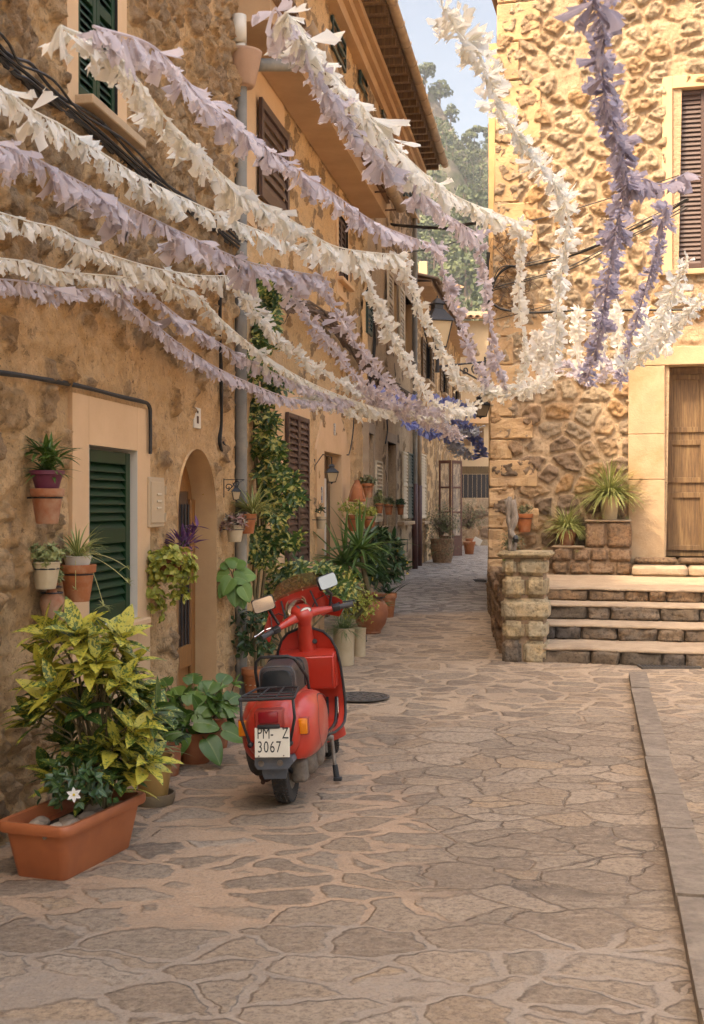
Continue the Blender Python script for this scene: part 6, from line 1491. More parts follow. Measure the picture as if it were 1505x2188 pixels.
mb = MB(); mb.tube([v+Vector((0, 0, 0.002)) for v in seatsec(0.16, 0.107, 0.61, 0.765)[:19]], 0.006, 6); obj('strap', mb, S['black'], seat, smooth=True)
mb = MB(); mb.tube([Vector((-0.003, -0.108, 0.640)), Vector((-0.003, -0.114, 0.640))], 0.008, 10); obj('lock', mb, S['chrome'], seat, smooth=True)
mb = MB(); mb.tube([(-0.118, -0.03, 0.60), (-0.125, -0.05, 0.72), (-0.118, -0.055, 0.775), (-0.09, -0.06, 0.80), (0.06, -0.06, 0.80), (0.095, -0.058, 0.785), (0.112, -0.04, 0.755), (0.138, 0.06, 0.67), (0.138, 0.10, 0.60)], 0.009, 8); part('grab_rail', mb, S['black'])
mb = MB(); b = 0.0065
def bar(*p, r=b): mb.tube(list(p), r, 8)
bar((-0.145, -0.39, 0.622), (0.145, -0.39, 0.622), r=0.009); bar((-0.12, -0.385, 0.655), (0.12, -0.385, 0.655)) if False else None
bar((-0.145, -0.39, 0.622), (-0.14, -0.36, 0.630), (-0.10, -0.18, 0.645), (-0.07, -0.16, 0.647), (0.10, -0.16, 0.647), (0.13, -0.18, 0.645), (0.145, -0.36, 0.630), (0.145, -0.39, 0.622))
bar((-0.14, -0.36, 0.634), (0.145, -0.36, 0.634)); bar((-0.12, -0.30, 0.638), (0.135, -0.30, 0.638), r=0.005)
for x in (-0.05, 0.05): bar((x, -0.39, 0.628), (x*0.8+0.01, -0.17, 0.647), r=0.005)
part('luggage_rack', mb, S['black'])
mb = MB()
for sx in (-1, 1): mb.tube([(sx*0.138, -0.39, 0.622), (sx*0.140, -0.385, 0.52), (sx*0.105, -0.37, 0.385)], 0.008, 8); mb.tube([(sx*0.105, -0.38, 0.385), (sx*0.105, -0.35, 0.385)], 0.014, 10)
obj_each('rack_stay', mb, S['black'], sc_, per=2, smooth=True)
# floor, leg shield, rim, glove box, column
cl_ = [(0.42, .275), (0.60, .262), (0.78, .262), (0.88, .275), (0.95, .32), (0.985, .40), (0.985, .50), (0.965, .62), (0.935, .72), (0.91, .79), (0.893, .835), (0.88, .865)]
wd = [.155, .19, .205, .21, .212, .212, .208, .20, .185, .155, .112, .03]
def shrow(i, off=0.0):
    (y, z), w_ = cl_[i], wd[i]; o = []
    ny, nz = (0, 1) if i < 3 else (-1, 0.25)
    for k in range(17):
        x = -w_+2*w_*k/16; e_ = (x/0.21)**2
        o.append(Vector((x, y-(0.055*e_*min(1, max(0, (i-3)/3)))+ny*off, z+nz*off)))
    return o
mb = MB(); a_ = [shrow(i) for i in range(12)]; b_ = [shrow(i, -0.008) for i in range(12)]
mb.loft([r1+list(reversed(r2)) for r1, r2 in zip(a_, b_)]); part('leg_shield', mb, S['red'], sharp=55)
mb = MB(); edge = [r[0] for r in a_]+[r[-1] for r in reversed(a_)]; mb.tube(edge, 0.0085, 8); part('shield_trim', mb, S['black'])
mb = MB()
for x in (-0.15, -0.10, 0.10, 0.155): mb.tube([(x, 0.46, .282), (x, 0.60, .272), (x, 0.78, .272), (x, 0.87, .285), (x, 0.93, .33), (x*0.99, 0.955, .42)], 0.009, 6, flat=0.7)
obj_each('floor_runner', mb, S['black'], sc_, smooth=True)
mb = MB(); x = 0.168; mb.tube([(x, 0.46, .280), (x, 0.60, .270), (x, 0.78, .270), (x, 0.87, .283), (x, 0.925, .33), (x*0.99, 0.948, .42)], 0.0045, 6); part('runner_edge', mb, S['chrome'])
def gsec(z, y0, y1, w0): return [Vector((-w0, y0, z)), Vector((w0, y0, z)), Vector((w0*1.02, y1, z)), Vector((-w0*1.02, y1, z))]
mb = MB(); bm = bmesh.new(); bmesh.ops.create_cube(bm, size=1)
for v in bm.verts:
    top = v.co.z > 0; bk = v.co.y < 0
    v.co = Vector((v.co.x*(0.356 if top else 0.345)+0.005, (0.79 if top else 0.83) if bk else (0.955 if not top else 0.93), (0.735 if not bk else 0.695) if top else 0.485))
bmesh.ops.bevel(bm, geom=bm.edges[:], offset=0.012, segments=3, affect='EDGES'); bm.verts.index_update(); mb.add([v.co for v in bm.verts], [tuple(v.index for v in f.verts) for f in bm.faces]); bm.free()
gb = part('glove_box', mb, S['red'])
mb = MB(); mb.tube([(-0.155, 0.800, 0.665), (0.165, 0.800, 0.665)], 0.0035, 6); mb.tube([(0.163, 0.800, 0.665), (0.158, 0.823, 0.505)], 0.0035, 6); obj('seam', mb, S['inred'], gb)
mb = MB(); mb.rbox((0.0, 0.835, 0.478), (0.06, 0.03, 0.03), 0.006); obj('lock', mb, S['inred'], gb, smooth=True)
mb = MB(); mb.tube([(0.008, 0.815, 0.93), (0.004, 0.845, 0.87), (0, 0.855, 0.85), (0, 0.90, 0.77), (0, 0.93, 0.66)], [0.042, 0.042, 0.047, 0.049, 0.065], 20); part('steering_column', mb, S['red'], sharp=60)
mb = MB(); mb.tube([(0.055, 0.885, 0.775), (0.055, 0.865, 0.78)], 0.015, 12); part('ignition_lock', mb, S['black'])
# steering group, turned left about the raked axis
hs = bpy.data.objects.new('handlebar_group', None)
HM = Matrix.Translation((0.012, 0.80, 0.938)) @ Matrix.Rotation(R(27), 4, 'X') @ Matrix.Rotation(R(33), 4, 'Z')
def hpart(name, mb, m, sharp=40, par=None, smooth=True): mb.xf(HM); return obj(name, mb, m, par or sc_, smooth=smooth, sharp=sharp)
mb = MB(); mb.loft([[Vector((q.x, -q.z if False else q.z, q.y)) for q in se(z, 0, 0.03+oy, rx, ry, 2.2, 24)] for z, rx, ry, oy in ((-0.05, 0.036, 0.036, -0.025), (-0.03, 0.05, 0.05, -0.015), (-0.005, 0.064, 0.070, -0.002), (0.02, 0.066, 0.078, 0.0), (0.04, 0.058, 0.070, 0.0), (0.052, 0.04, 0.05, 0.0))]); hd = hpart('headset', mb, S['red'], 50)
for sx in (-1, 1):
    mb = MB(); mb.tube([(sx*0.03, 0.02, 0.005), (sx*0.09, 0.005, 0.005), (sx*0.165, -0.012, 0.0), (sx*0.20, -0.02, -0.002)], [0.040, 0.030, 0.022, 0.021], 14, flat=0.85); hpart('handlebar_arm', mb, S['red'], 60, hd)
    mb = MB(); mb.rbox((0, 0, 0), (0.05, 0.042, 0.036), 0.006); mb.xf(Matrix.Translation((sx*0.205, -0.028, 0.002)) @ Matrix.Rotation(sx*-0.2, 4, 'Z')); hpart('switch_block', mb, S['black'])
    mb = MB(); mb.tube([(sx*0.222, -0.030, 0), (sx*0.312, -0.054, 0)], [0.0165, 0.0175], 14); hpart('grip', mb, S['grip'])
    mb = MB(); mb.tube([(sx*0.20, 0.005, -0.002), (sx*0.26, 0.02, -0.004), (sx*0.335, -0.01, -0.006)], [0.007, 0.006, 0.004], 8); mb.tube([(sx*0.335, -0.01, -0.006), (sx*0.343, -0.013, -0.006)], 0.008, 8); hpart('lever', mb, S['chrome'] if sx < 0 else S['black'])
    # mirrors
    c = Vector((sx*0.215-0.035, -0.01, 0.19)); mb = MB(); mb.tube([(sx*0.175, -0.01, 0.02), (sx*0.20, 0.0, 0.09), c+Vector((-sx*0.03, 0.02, -0.03))], [0.009, 0.009, 0.011], 8); hpart('mirror_stem', mb, S['black'])
    MM = Matrix.Translation(c) @ Matrix.Rotation(R(-28), 4, 'X') @ Matrix.Rotation(R(22)*sx if sx < 0 else R(12), 4, 'Z')
    mb = MB(); mb.rbox((0, 0.006, 0), (0.135, 0.024, 0.088), 0.011, 3, MM); mr_ = hpart('mirror', mb, S['black'])
    mb = MB(); mb.rbox((0, -0.0075, 0), (0.124, 0.003, 0.077), 0.0014, 1, MM)
    def rr_(w, h, r, n=5): return [Vector((cx*(w/2-r)+r*math.cos(R(a0+90*k/n)), 0, cz*(h/2-r)+r*math.sin(R(a0+90*k/n)))) for cx, cz, a0 in ((1, 1, 0), (-1, 1, 90), (-1, -1, 180), (1, -1, 270)) for k in range(n+1)]
    mb = MB(); ring_ = rr_(0.126, 0.078, 0.018); mb.loft([[MM @ (v+Vector((0, -0.0065, 0))) for v in ring_], [MM @ (v+Vector((0, -0.0085, 0))) for v in ring_]]); hpart('mirror_glass', mb, S['mirror'], par=mr_)
mb = MB(); mb.lathe([(0.0, 0.004), (0.030, 0.004), (0.034, 0.0)], seg=24, sq=0.62, M=Matrix.Translation((0.012, -0.012, 0.046)) @ Matrix.Rotation(R(28), 4, 'X')); sp_ = hpart('speedometer', mb, S['plate'], par=hd)
mb = MB(); mb.tube([Matrix.Translation((0.012, -0.012, 0.047)) @ Matrix.Rotation(R(28), 4, 'X') @ Vector((0.034*math.cos(a), 0.021*math.sin(a), 0.001)) for a in np.linspace(0, 2*math.pi, 25)], 0.003, 6); hpart('speedometer_rim', mb, S['grey'], par=hd)
mb = MB(); mb.rbox((-0.012, 0.045, 0.053), (0.014, 0.036, 0.006), 0.002, 1); hpart('warning_light', mb, S['grey'], par=hd)
mb = MB(); mb.lathe([(0.062, 0.0), (0.066, 0.012), (0.064, 0.022), (0.05, 0.03), (0, 0.04)], seg=28, M=Matrix.Translation((0, 0.10, 0.01)) @ Matrix.Rotation(R(-90), 4, 'X')); hpart('headlight', mb, S['chrome'])
def fz(ax):                             # lower and upper edge of the fairing at |x|
    up = np.interp(ax, [0, 0.150, 0.175, 0.195, 0.24, 0.268], [0.145, 0.138, 0.085, 0.045, 0.040, 0.015])
    lo = np.interp(ax, [0, 0.055, 0.075, 0.11, 0.16, 0.245, 0.268], [0.068, 0.060, 0.02, -0.05, -0.10, -0.105, -0.045])
    return lo, up
def fy(x, z): return 0.125-1.7*x*x*(0.55+0.45*(z < 0.05))-0.25*max(0, z-0.02)+0.03*math.exp(-(abs(x)-0.19)**2/0.0008)*(z < 0.06)
mb = MB(); rings = []; nz_ = 10
for x in np.linspace(-0.268, 0.268, 61):
    lo, up = fz(abs(x)); zs = np.linspace(lo, up, nz_)
    rings.append([Vector((x, fy(x, z), z)) for z in zs]+[Vector((x, fy(x, z)+0.004, z)) for z in reversed(zs)])
mb.loft(rings); hpart('fly_screen_fairing', mb, S['red'], 60)
mb = MB(); rings = []
for x in np.linspace(-0.152, 0.152, 31):
    top = 0.262-0.9*x*x-(0.04*max(0, (abs(x)-0.12)/0.032)); zs = np.linspace(0.128, top, 7)
    rings.append([Vector((x, fy(x, z)-0.002, z)) for z in zs]+[Vector((x, fy(x, z)-0.0045, z)) for z in reversed(zs)])
mb.loft(rings); hpart('screen', mb, S['screen'], 60)
mb = MB()
for x in (-0.145, -0.05, 0.05, 0.145): mb.tube([(x, fy(x, 0.134)-0.010, 0.134), (x, fy(x, 0.134), 0.134)], 0.005, 8)
mb.xf(HM); obj_each('screw', mb, S['chrome'], sc_)
mb = MB()
for sx in (-1, 1): mb.tube([(sx*0.10, fy(0.10, 0.11)-0.006, 0.11), (sx*0.105, 0.06, 0.06), (sx*0.11, 0.02, 0.01)], 0.006, 6, flat=0.5)
mb.xf(HM); obj_each('fairing_stay', mb, S['black'], sc_)
mb = MB(); mb.tube([(0.068*math.cos(a), fy(0.06, 0.05)-0.004, 0.03+0.068*math.sin(a)) for a in np.linspace(-0.3, math.pi+0.3, 20)], 0.003, 5); hpart('fairing_edge_strip', mb, M['creampot'])
for sx, e0 in ((-1, 0.0), (1, 0.02)):   # brake and clutch cables looping from the levers
    mb = MB(); mb.tube([(sx*0.21, 0.02, 0.0), (sx*0.19, 0.07, 0.035+e0), (sx*0.13, 0.09, 0.03), (sx*0.06, 0.06, -0.02), (sx*0.03, 0.03, -0.06)], 0.0035, 6); hpart('control_cable', mb, S['black'])
# front wheel and mudguard under the shield
FM = Matrix.Translation((0, 1.20, 0.215)) @ Matrix.Rotation(R(27), 4, 'X') @ Matrix.Rotation(R(30), 4, 'Z') @ Matrix.Rotation(R(-27), 4, 'X')
fw = obj('front_wheel', (lambda mb: (mb.tube([(-0.06, 0, 0), (0.06, 0, 0)], 0.018, 10), mb)[1])(MB()), S['alu'], sc_); fw.matrix_local = FM; wheel(fw)
mb = MB(); rings = []
for a in np.linspace(R(-15), R(200), 26):
    rings.append([Vector((0.085*math.sin(q)*1.0, (0.235+0.02*math.cos(q))*math.cos(a), (0.235+0.025*math.cos(q)+ (0))*math.sin(a))) for q in np.linspace(-1.5, 1.5, 11)]+[Vector((0.080*math.sin(q), (0.228+0.02*math.cos(q))*math.cos(a), (0.228+0.025*math.cos(q))*math.sin(a))) for q in np.linspace(1.5, -1.5, 11)])
mb.loft(rings); mb.xf(FM); part('mudguard', mb, S['red'])
# ---------------------------------------------------------------- paper garlands
def paper(name, c, c2):
    m, nt, b = base_mat(name); r = attr(nt, 'rnd').outputs['Fac']
    col = ramp(nt, r, [(0, c), (1, c2)]); luv = _n(nt, 'ShaderNodeSeparateXYZ'); nt.links.new(attr(nt, 'luv').outputs['Vector'], luv.inputs[0])
    nt.links.new(col, b.inputs['Base Color']); b.inputs['Roughness'].default_value = 0.85; b.inputs['Specular IOR Level'].default_value = 0.15
    nt.links.new(bump(nt, noisef(nt, pos(nt), 90, 5, 0.7), 0.5, 0.004), b.inputs['Normal'])
    t = _n(nt, 'ShaderNodeBsdfTranslucent'); nt.links.new(col, t.inputs[0]); mx = _n(nt, 'ShaderNodeMixShader'); mx.inputs[0].default_value = 0.5
    nt.links.new(b.outputs[0], mx.inputs[1]); nt.links.new(t.outputs[0], mx.inputs[2]); nt.links.new(mx.outputs[0], nt.nodes['Material Output'].inputs[0])
    return m
PAP = {'white': paper('ivory_paper', (0.78, 0.75, 0.66), (0.87, 0.85, 0.78)), 'lilac': paper('lilac_paper', (0.56, 0.50, 0.53), (0.74, 0.68, 0.70)),
       'violet': paper('violet_paper', (0.30, 0.27, 0.34), (0.46, 0.415, 0.48)), 'blue': paper('blue_paper', (0.22, 0.27, 0.60), (0.36, 0.42, 0.72)), 'paleblue': paper('pale_blue_paper', (0.72, 0.76, 0.84), (0.82, 0.85, 0.89)),
       'snow': paper('white_paper', (0.82, 0.80, 0.75), (0.86, 0.85, 0.82))}
def petal(mb, p, d, ax, L, W, r):
    """gathered piece of crepe paper fanning out from the cord"""
    d = d.normalized(); s = ax-d*ax.dot(d); s = s.normalized() if s.length > 1e-3 else d.orthogonal().normalized(); n = d.cross(s)
    nu, nv = 7, 4; ph = U(0, 6.28); fr = U(0.9, 2.6); am = L*U(0.08, 0.24); cv = U(-0.5, 0.5); vs = []; uv = []; dd = d.copy(); q = p.copy(); sk = U(-0.3, 0.3)
    sl = [U(0.66, 1.18) for _ in range(nu+1)]
    for j in range(nv+1):
        t = j/nv; w = W*(0.28+0.72*t**0.7)
        for i in range(nu+1):
            a = i/nu-0.5; ll = L*t*(1 if j < nv else 1)*(1-0.5*abs(a)**2)*(sl[i] if j == nv else 1)
            off = am*t*math.sin(ph+a*6.28*fr)+cv*L*t*t*0.6
            vs.append(p+d*ll*(1-0.12*t*abs(cv))+s*(a*w+sk*L*t)+n*off); uv.append((t, a*2, 0))
    mb.add(vs, [(j*(nu+1)+i, j*(nu+1)+i+1, (j+1)*(nu+1)+i+1, (j+1)*(nu+1)+i) for j in range(nv) for i in range(nu)], r, uv)
def crom(P_, n):
    o = []; P_ = [P_[0]*2-P_[1]]+P_+[P_[-1]*2-P_[-2]]
    for i in range(1, len(P_)-2):
        for k in range(n):
            t = k/n; a, b, c, d = P_[i-1:i+3]; o.append(0.5*((2*b)+(c-a)*t+(2*a-5*b+4*c-d)*t*t+(3*b-a-3*c+d)*t**3))
    return o+[P_[-2]]
GN = 0
def garland(label, pts, col, size=0.11, dens=22, hang=0.75, group='paper garlands strung over the lane', thick=1.0, mix=None):
    global GN; GN += 1; random.seed(500+GN)
    W_ = [P(a, b, min(c, LW.pt(LW.s(a, 0.22), 0, 0.22).y) if a < 780 else c) for a, b, c in pts]; pl = crom(W_, 10)
    dens = dens*0.78; t = thing('paper_garland', W_[0], label, 'garland', group)
    mb = MB(); mb.tube([p+Vector((0, 0, 0.004)) for p in pl], 0.0045, 5); obj('cord', mb, PAP[col], t, world=True)
    mb = MB(); m2 = MB(); acc = 0; step = 1/dens; kk = U(0, 90); Ltot = 0
    for i in range(len(pl)-1):
        a, b = pl[i], pl[i+1]; seg = (b-a).length; ax = (b-a).normalized(); side = ax.cross(ZU)
        side = side.normalized() if side.length > 0.05 else Vector((1, 0, 0)); up = side.cross(ax)
        while acc < seg:
            p = a.lerp(b, acc/seg); Ltot += step
            lo = 0.72+0.7*mnoise.noise(Vector((Ltot*2.2+kk, 0, 0))); steep = abs(ax.z)
            for q in range(2 if hang > 0.5 else 3):
                ang = random.gauss(0, 0.55+1.3*steep+(0 if hang > 0.5 else 2.0)); d = (-up*math.cos(ang)+side*math.sin(ang))
                if hang > 0.5: d = (d-ZU*0.35).normalized()
                d = (d+ax*U(-.35, .35)+rdir()*0.15)
                nearf = min(1.0, 0.34+p.y*0.085); L = size*nearf*U(0.5, 1.4)*max(0.45, lo)*thick; W = size*nearf*U(0.7, 1.2)
                (m2 if (mix and random.random() < 0.5) else mb).__class__
                petal(mb, p+rdir()*0.006, d, ax, L, W, min(1, max(0, U(0, 1))))
            acc += step*U(0.7, 1.7)*nearf
        acc -= seg
    obj('fringe', mb, PAP[col], t, world=True, smooth=True)
    return t
garland('ivory garland from the top left corner that swings down past the iron street lantern', [(130, 60, 2.9), (250, 120, 3.4), (370, 270, 4.4), (500, 395, 5.6), (620, 470, 7.0), (710, 525, 8.2), (790, 540, 9.2), (852, 545, 10.0)], 'white', 0.15, 24)
garland('ivory garland dropping steeply in front of the iron street lantern', [(852, 545, 10.0), (880, 615, 10.6), (915, 695, 11.2), (955, 775, 12.0), (1000, 828, 12.8), (1045, 838, 13.4)], 'white', 0.105, 30, 0.3)
garland('lilac garland running just above the topmost ivory one to the thin wire', [(200, 60, 2.9), (330, 105, 3.5), (420, 195, 4.4), (530, 285, 5.6), (640, 365, 7.0), (720, 420, 8.2), (800, 475, 9.4), (870, 505, 10.4), (935, 525, 11.2)], 'lilac', 0.135, 22)
garland('pinkish lilac garland falling from the thin wire left of the stone house corner', [(935, 525, 11.2), (950, 590, 11.6), (980, 680, 12.2), (1010, 765, 12.8), (1050, 835, 13.6)], 'lilac', 0.10, 30, 0.3)
garland('second ivory garland at the left edge, crossing below the upper green window', [(-60, 150, 3.4), (20, 200, 3.9), (70, 238, 4.3), (140, 275, 4.8), (220, 330, 5.4), (310, 385, 6.2), (400, 428, 7.0), (490, 468, 7.8), (570, 500, 8.6), (660, 535, 9.4), (760, 565, 10.4), (785, 585, 10.7)], 'white', 0.135, 24)
garland('ivory garland dropping steeply beside the dark upper shutters', [(785, 585, 10.7), (800, 640, 11.0), (835, 715, 11.8), (875, 785, 12.6), (915, 848, 13.4), (970, 875, 14.2), (1030, 862, 15)], 'white', 0.11, 30, 0.3)
garland('broad lilac garland, third from the top at the left edge', [(-60, 290, 3.4), (20, 318, 4.0), (70, 338, 4.4), (160, 385, 5.0), (250, 432, 5.8), (350, 480, 6.6), (450, 527, 7.6), (530, 560, 8.4), (600, 575, 9.0), (690, 592, 9.8)], 'lilac', 0.15, 24, thick=1.1)
garland('lilac garland falling over the dry vine to the right', [(690, 592, 9.8), (705, 640, 10.2), (745, 710, 10.9), (790, 775, 11.8), (835, 825, 12.6), (885, 868, 13.4), (950, 885, 14.2)], 'lilac', 0.10, 30, 0.3)
garland('lilac garland falling over the dry vine to the left', [(590, 580, 9.0), (625, 630, 9.6), (665, 690, 10.2), (715, 750, 11), (765, 808, 12), (820, 852, 12.8), (880, 880, 13.6)], 'lilac', 0.095, 30, 0.3)
garland('slim ivory garland at mid height on the left, ending above the climber', [(-60, 440, 5.0), (20, 462, 5.8), (70, 477, 6.2), (130, 492, 6.6), (200, 532, 7.1), (280, 560, 7.7), (350, 578, 8.2), (430, 590, 8.8), (490, 590, 9.3)], 'white', 0.115, 26, thick=1.1)
garland('ivory garland falling in front of the climbing plant', [(490, 590, 9.3), (530, 640, 9.7), (575, 705, 10.3), (630, 755, 11), (695, 800, 11.8), (765, 835, 12.6), (850, 868, 13.6)], 'white', 0.10, 30, 0.3)
garland('ivory garland hanging across the wall above the meter cable', [(-60, 550, 5.0), (20, 556, 5.9), (70, 564, 6.2), (150, 583, 6.7), (250, 592, 7.3), (350, 603, 7.9), (420, 630, 8.4), (480, 690, 8.9), (550, 748, 9.6), (620, 795, 10.4), (700, 835, 11.4), (790, 868, 12.4), (840, 880, 13)], 'white', 0.11, 28)
garland('lowest lilac garland, crossing the near house above the arched doorway', [(-60, 596, 5.0), (20, 600, 5.8), (70, 606, 6.1), (150, 620, 6.6), (235, 622, 7.1), (300, 668, 7.6), (380, 733, 8.1), (460, 785, 8.7), (540, 822, 9.4), (620, 852, 10.2), (700, 862, 11)], 'lilac', 0.105, 28)
garland('short lilac garland just above the lowest one', [(235, 600, 7.2), (320, 632, 7.8), (400, 690, 8.4), (500, 752, 9.2), (580, 795, 10), (680, 838, 11), (760, 862, 12)], 'lilac', 0.10, 28)
garland('thick ivory garland from the top centre reaching the stone house', [(610, 30, 3.6), (655, 75, 4.2), (690, 135, 4.8), (765, 215, 5.8), (835, 300, 7.0), (905, 370, 8.2), (975, 420, 9.4), (1045, 450, 10.4), (1110, 475, 11.2)], 'white', 0.15, 26)
garland('ivory garland falling straight down the left of the stone facade', [(1110, 475, 11.2), (1112, 560, 11.6), (1110, 660, 12), (1122, 745, 12.4), (1115, 810, 12.8), (1085, 840, 13.2)], 'white', 0.10, 34, 0.3)
garland('lilac garland under the thick ivory one at the top centre', [(590, 20, 3.6), (645, 95, 4.2), (695, 190, 5), (755, 275, 6), (830, 350, 7.2), (890, 400, 8.4), (950, 455, 9.8), (1020, 500, 11)], 'lilac', 0.135, 22)
garland('pinkish lilac garland hanging at the corner of the stone house', [(1020, 500, 11), (1032, 570, 11.4), (1042, 660, 12), (1058, 755, 12.6), (1082, 835, 13.2)], 'lilac', 0.095, 30, 0.3)
garland('ivory garland curving down from the top over the dressed corner stones', [(950, 20, 3.3), (985, 75, 3.7), (1030, 130, 4.2), (1070, 235, 5), (1130, 325, 6), (1190, 400, 7), (1213, 465, 7.8), (1203, 560, 8.8), (1192, 660, 10), (1186, 760, 11), (1160, 815, 11.8), (1110, 838, 12.6)], 'white', 0.105, 28, 0.3)
garland('heavy dark violet garland hanging from the top right', [(1270, 0, 2.9), (1290, 70, 3.3), (1287, 150, 3.7), (1302, 240, 4.2), (1330, 330, 4.9), (1342, 395, 5.4)], 'violet', 0.105, 36, 0.3)
garland('slimmer violet garland continuing down in front of the rubble facade', [(1342, 395, 5.4), (1318, 480, 6.4), (1305, 560, 7.4), (1292, 650, 8.6), (1275, 740, 9.8), (1255, 815, 11)], 'violet', 0.105, 30, 0.3)
garland('short violet garland reaching sideways to the right edge', [(1342, 395, 5.4), (1375, 385, 5.6), (1415, 395, 5.7), (1470, 370, 5.8)], 'violet', 0.11, 26)
garland('violet garland falling from the cables at the right edge', [(1425, 440, 6.0), (1408, 520, 6.8), (1385, 600, 7.8), (1358, 690, 9), (1335, 770, 10), (1325, 820, 10.8)], 'violet', 0.075, 26, 0.3)
garland('pale garland hanging down at the right edge over the door surround', [(1470, 560, 5.5), (1440, 620, 6), (1415, 680, 6.8), (1385, 725, 7.6), (1355, 765, 8.4), (1325, 785, 9)], 'white', 0.075, 30, 0.3)
garland('pale garland half cut by the right edge, nearer than its neighbour', [(1500, 640, 5.2), (1440, 700, 6.2), (1400, 735, 7), (1360, 770, 7.8)], 'white', 0.075, 30, 0.3)
garland('low pale swag joining the falling garlands left of the stone wall', [(1040, 840, 13.4), (1085, 845, 13.2), (1120, 835, 12.8), (1155, 822, 12.6), (1185, 800, 12.4)], 'white', 0.11, 34, 0.3)
garland('low lilac swag in front of the middle of the stone wall', [(1185, 790, 12.6), (1225, 785, 12.4), (1258, 820, 12), (1290, 800, 11.6), (1300, 770, 11.4), (1325, 820, 11)], 'lilac', 0.09, 32, 0.3)
garland('ivory and lilac run sagging together above the framed door', [(640, 850, 10.8), (730, 868, 11.8), (800, 885, 12.8), (870, 885, 13.6), (940, 892, 14.6), (1010, 880, 15.6)], 'white', 0.11, 30, 0.3)
garland('pink lilac run under the sagging ivory one', [(780, 845, 12.4), (830, 875, 13), (880, 890, 13.8), (930, 905, 14.6), (985, 935, 16)], 'lilac', 0.10, 30, 0.3)
# sunlit hanging strips from the cable
for (x, y0, y1, lab) in ((1235, 662, 805, 'white sunlit strip hanging from the cable, leftmost of the long ones'), (1290, 668, 780, 'white sunlit strip half behind the violet garland'), (1325, 662, 790, 'widest white sunlit strip on the cable'), (1380, 664, 745, 'short white sunlit strip near the door surround'), (1175, 690, 800, 'white sunlit strip slanting down beside the ivory garland'), (1150, 710, 800, 'thin white sunlit strip farthest left below the cable'), (1425, 664, 760, 'white sunlit strip at the right edge of the cable')):
    o = 0.9; Yv = FW.pt(FW.s(x, o), 0, o).y-0.9
    garland(lab, [(x, y0, Yv), (x-3, (y0+y1)/2, Yv), (x-2, y1, Yv)], 'snow', 0.14, 30, 0.3, group='sunlit strips hanging from the cable')
# blue ones far down the lane
for pts, col, lab in (([(790, 832, 13.5), (830, 845, 14), (868, 850, 14.4), (900, 880, 15)], 'blue', 'deep blue garland peeping out above the sagging ivory run'),
    ([(860, 900, 15.5), (900, 915, 16.2), (940, 930, 17), (975, 940, 18)], 'blue', 'deep blue garland under the sagging runs, lowest in the lane'),
    ([(920, 850, 16), (955, 862, 17), (990, 868, 18), (1010, 890, 19)], 'blue', 'deep blue tuft high beside the small lantern'),
    ([(960, 895, 17), (1000, 910, 18), (1020, 935, 19), (1037, 970, 20)], 'blue', 'blue garland trailing down to the corner of the stone house'),
    ([(1000, 920, 18.5), (1012, 945, 19), (1030, 975, 19.5)], 'blue', 'short blue tail ending just above the dark fence'),
    ([(900, 895, 16), (945, 905, 16.8), (985, 925, 17.5), (1025, 915, 18.5)], 'paleblue', 'pale blue garland crossing the lane below the small lantern'),
    ([(925, 910, 17), (960, 930, 17.6), (980, 955, 18.2), (1010, 975, 19)], 'paleblue', 'pale blue garland with two tails hanging over the end of the lane'),
    ([(960, 935, 17.4), (970, 960, 17.8), (982, 972, 18.2)], 'paleblue', 'short pale blue tail left of the other tail')):
    garland(lab, pts, col, 0.11, 30, 0.3)

# ---------------------------------------------------------------- cables and wires
def cable(label, pts, rads, name='cable', sag=0, n=1, jit=0.0, fr=None, o=None, cat='cable', m=None):
    random.seed(len(label)*7+len(pts)); W_ = []
    for a in pts:
        if fr is not None: s, h = fr.sh(a[0], a[1], a[2] if len(a) > 2 else o); W_.append(fr.pt(s, h, a[2] if len(a) > 2 else o))
        else: W_.append(P(*a))
    if sag and len(W_) == 2: W_ = [W_[0].lerp(W_[1], t)-ZU*sag*4*t*(1-t) for t in np.linspace(0, 1, 7)]
    pl = crom(W_, 5); mb = MB()
    for k in range(n):
        j = Vector((U(-jit, jit), U(-jit, jit), U(-jit, jit))); ph = U(0, 9)
        mb.tube([p+j*(1+0.5*math.sin(i*0.7+ph)) for i, p in enumerate(pl)], rads*U(0.7, 1.2) if n > 1 else rads, 5)
    return tag(obj(name, mb, m or M['cable']), label, cat)
cable('thick bundle of black cables sloping down the near wall below the upper green window', [(-60, 60), (20, 130), (70, 172), (160, 240), (260, 325), (400, 440), (510, 522)], 0.010, 'cable_bundle', n=9, jit=0.05, fr=LW, o=0.06)
cable('black cable drooping over the green window surround and down its right side', [(-60, 788), (20, 798), (70, 806), (160, 822), (250, 845), (305, 858), (320, 868), (322, 900), (322, 968)], 0.014, fr=LW, o=0.035, n=2, jit=0.006)
cable('thin vertical cable with a knotted loop left of the tall downpipe', [(470, 575), (471, 700), (473, 800), (474, 900), (470, 945), (478, 970), (485, 962), (476, 945)], 0.009, fr=LW, o=0.03, n=2, jit=0.008)
cable('black cable bundle spanning the lane to the corner of the stone house', [(838, 480, 19.5), (900, 486, 18.6), (960, 488, 17.8), (1000, 480, 17.1), (1046, 476, 16.5)], 0.013, 'cable_bundle', n=6, jit=0.02)
cable('thin wire stretched across the lane that carries the lilac garlands', [(840, 545, 12), (935, 528, 12), (1040, 497, 12.2), (1200, 455, 12.6), (1330, 415, 13), (1450, 375, 13.4)], 0.006, 'wire', cat='wire')
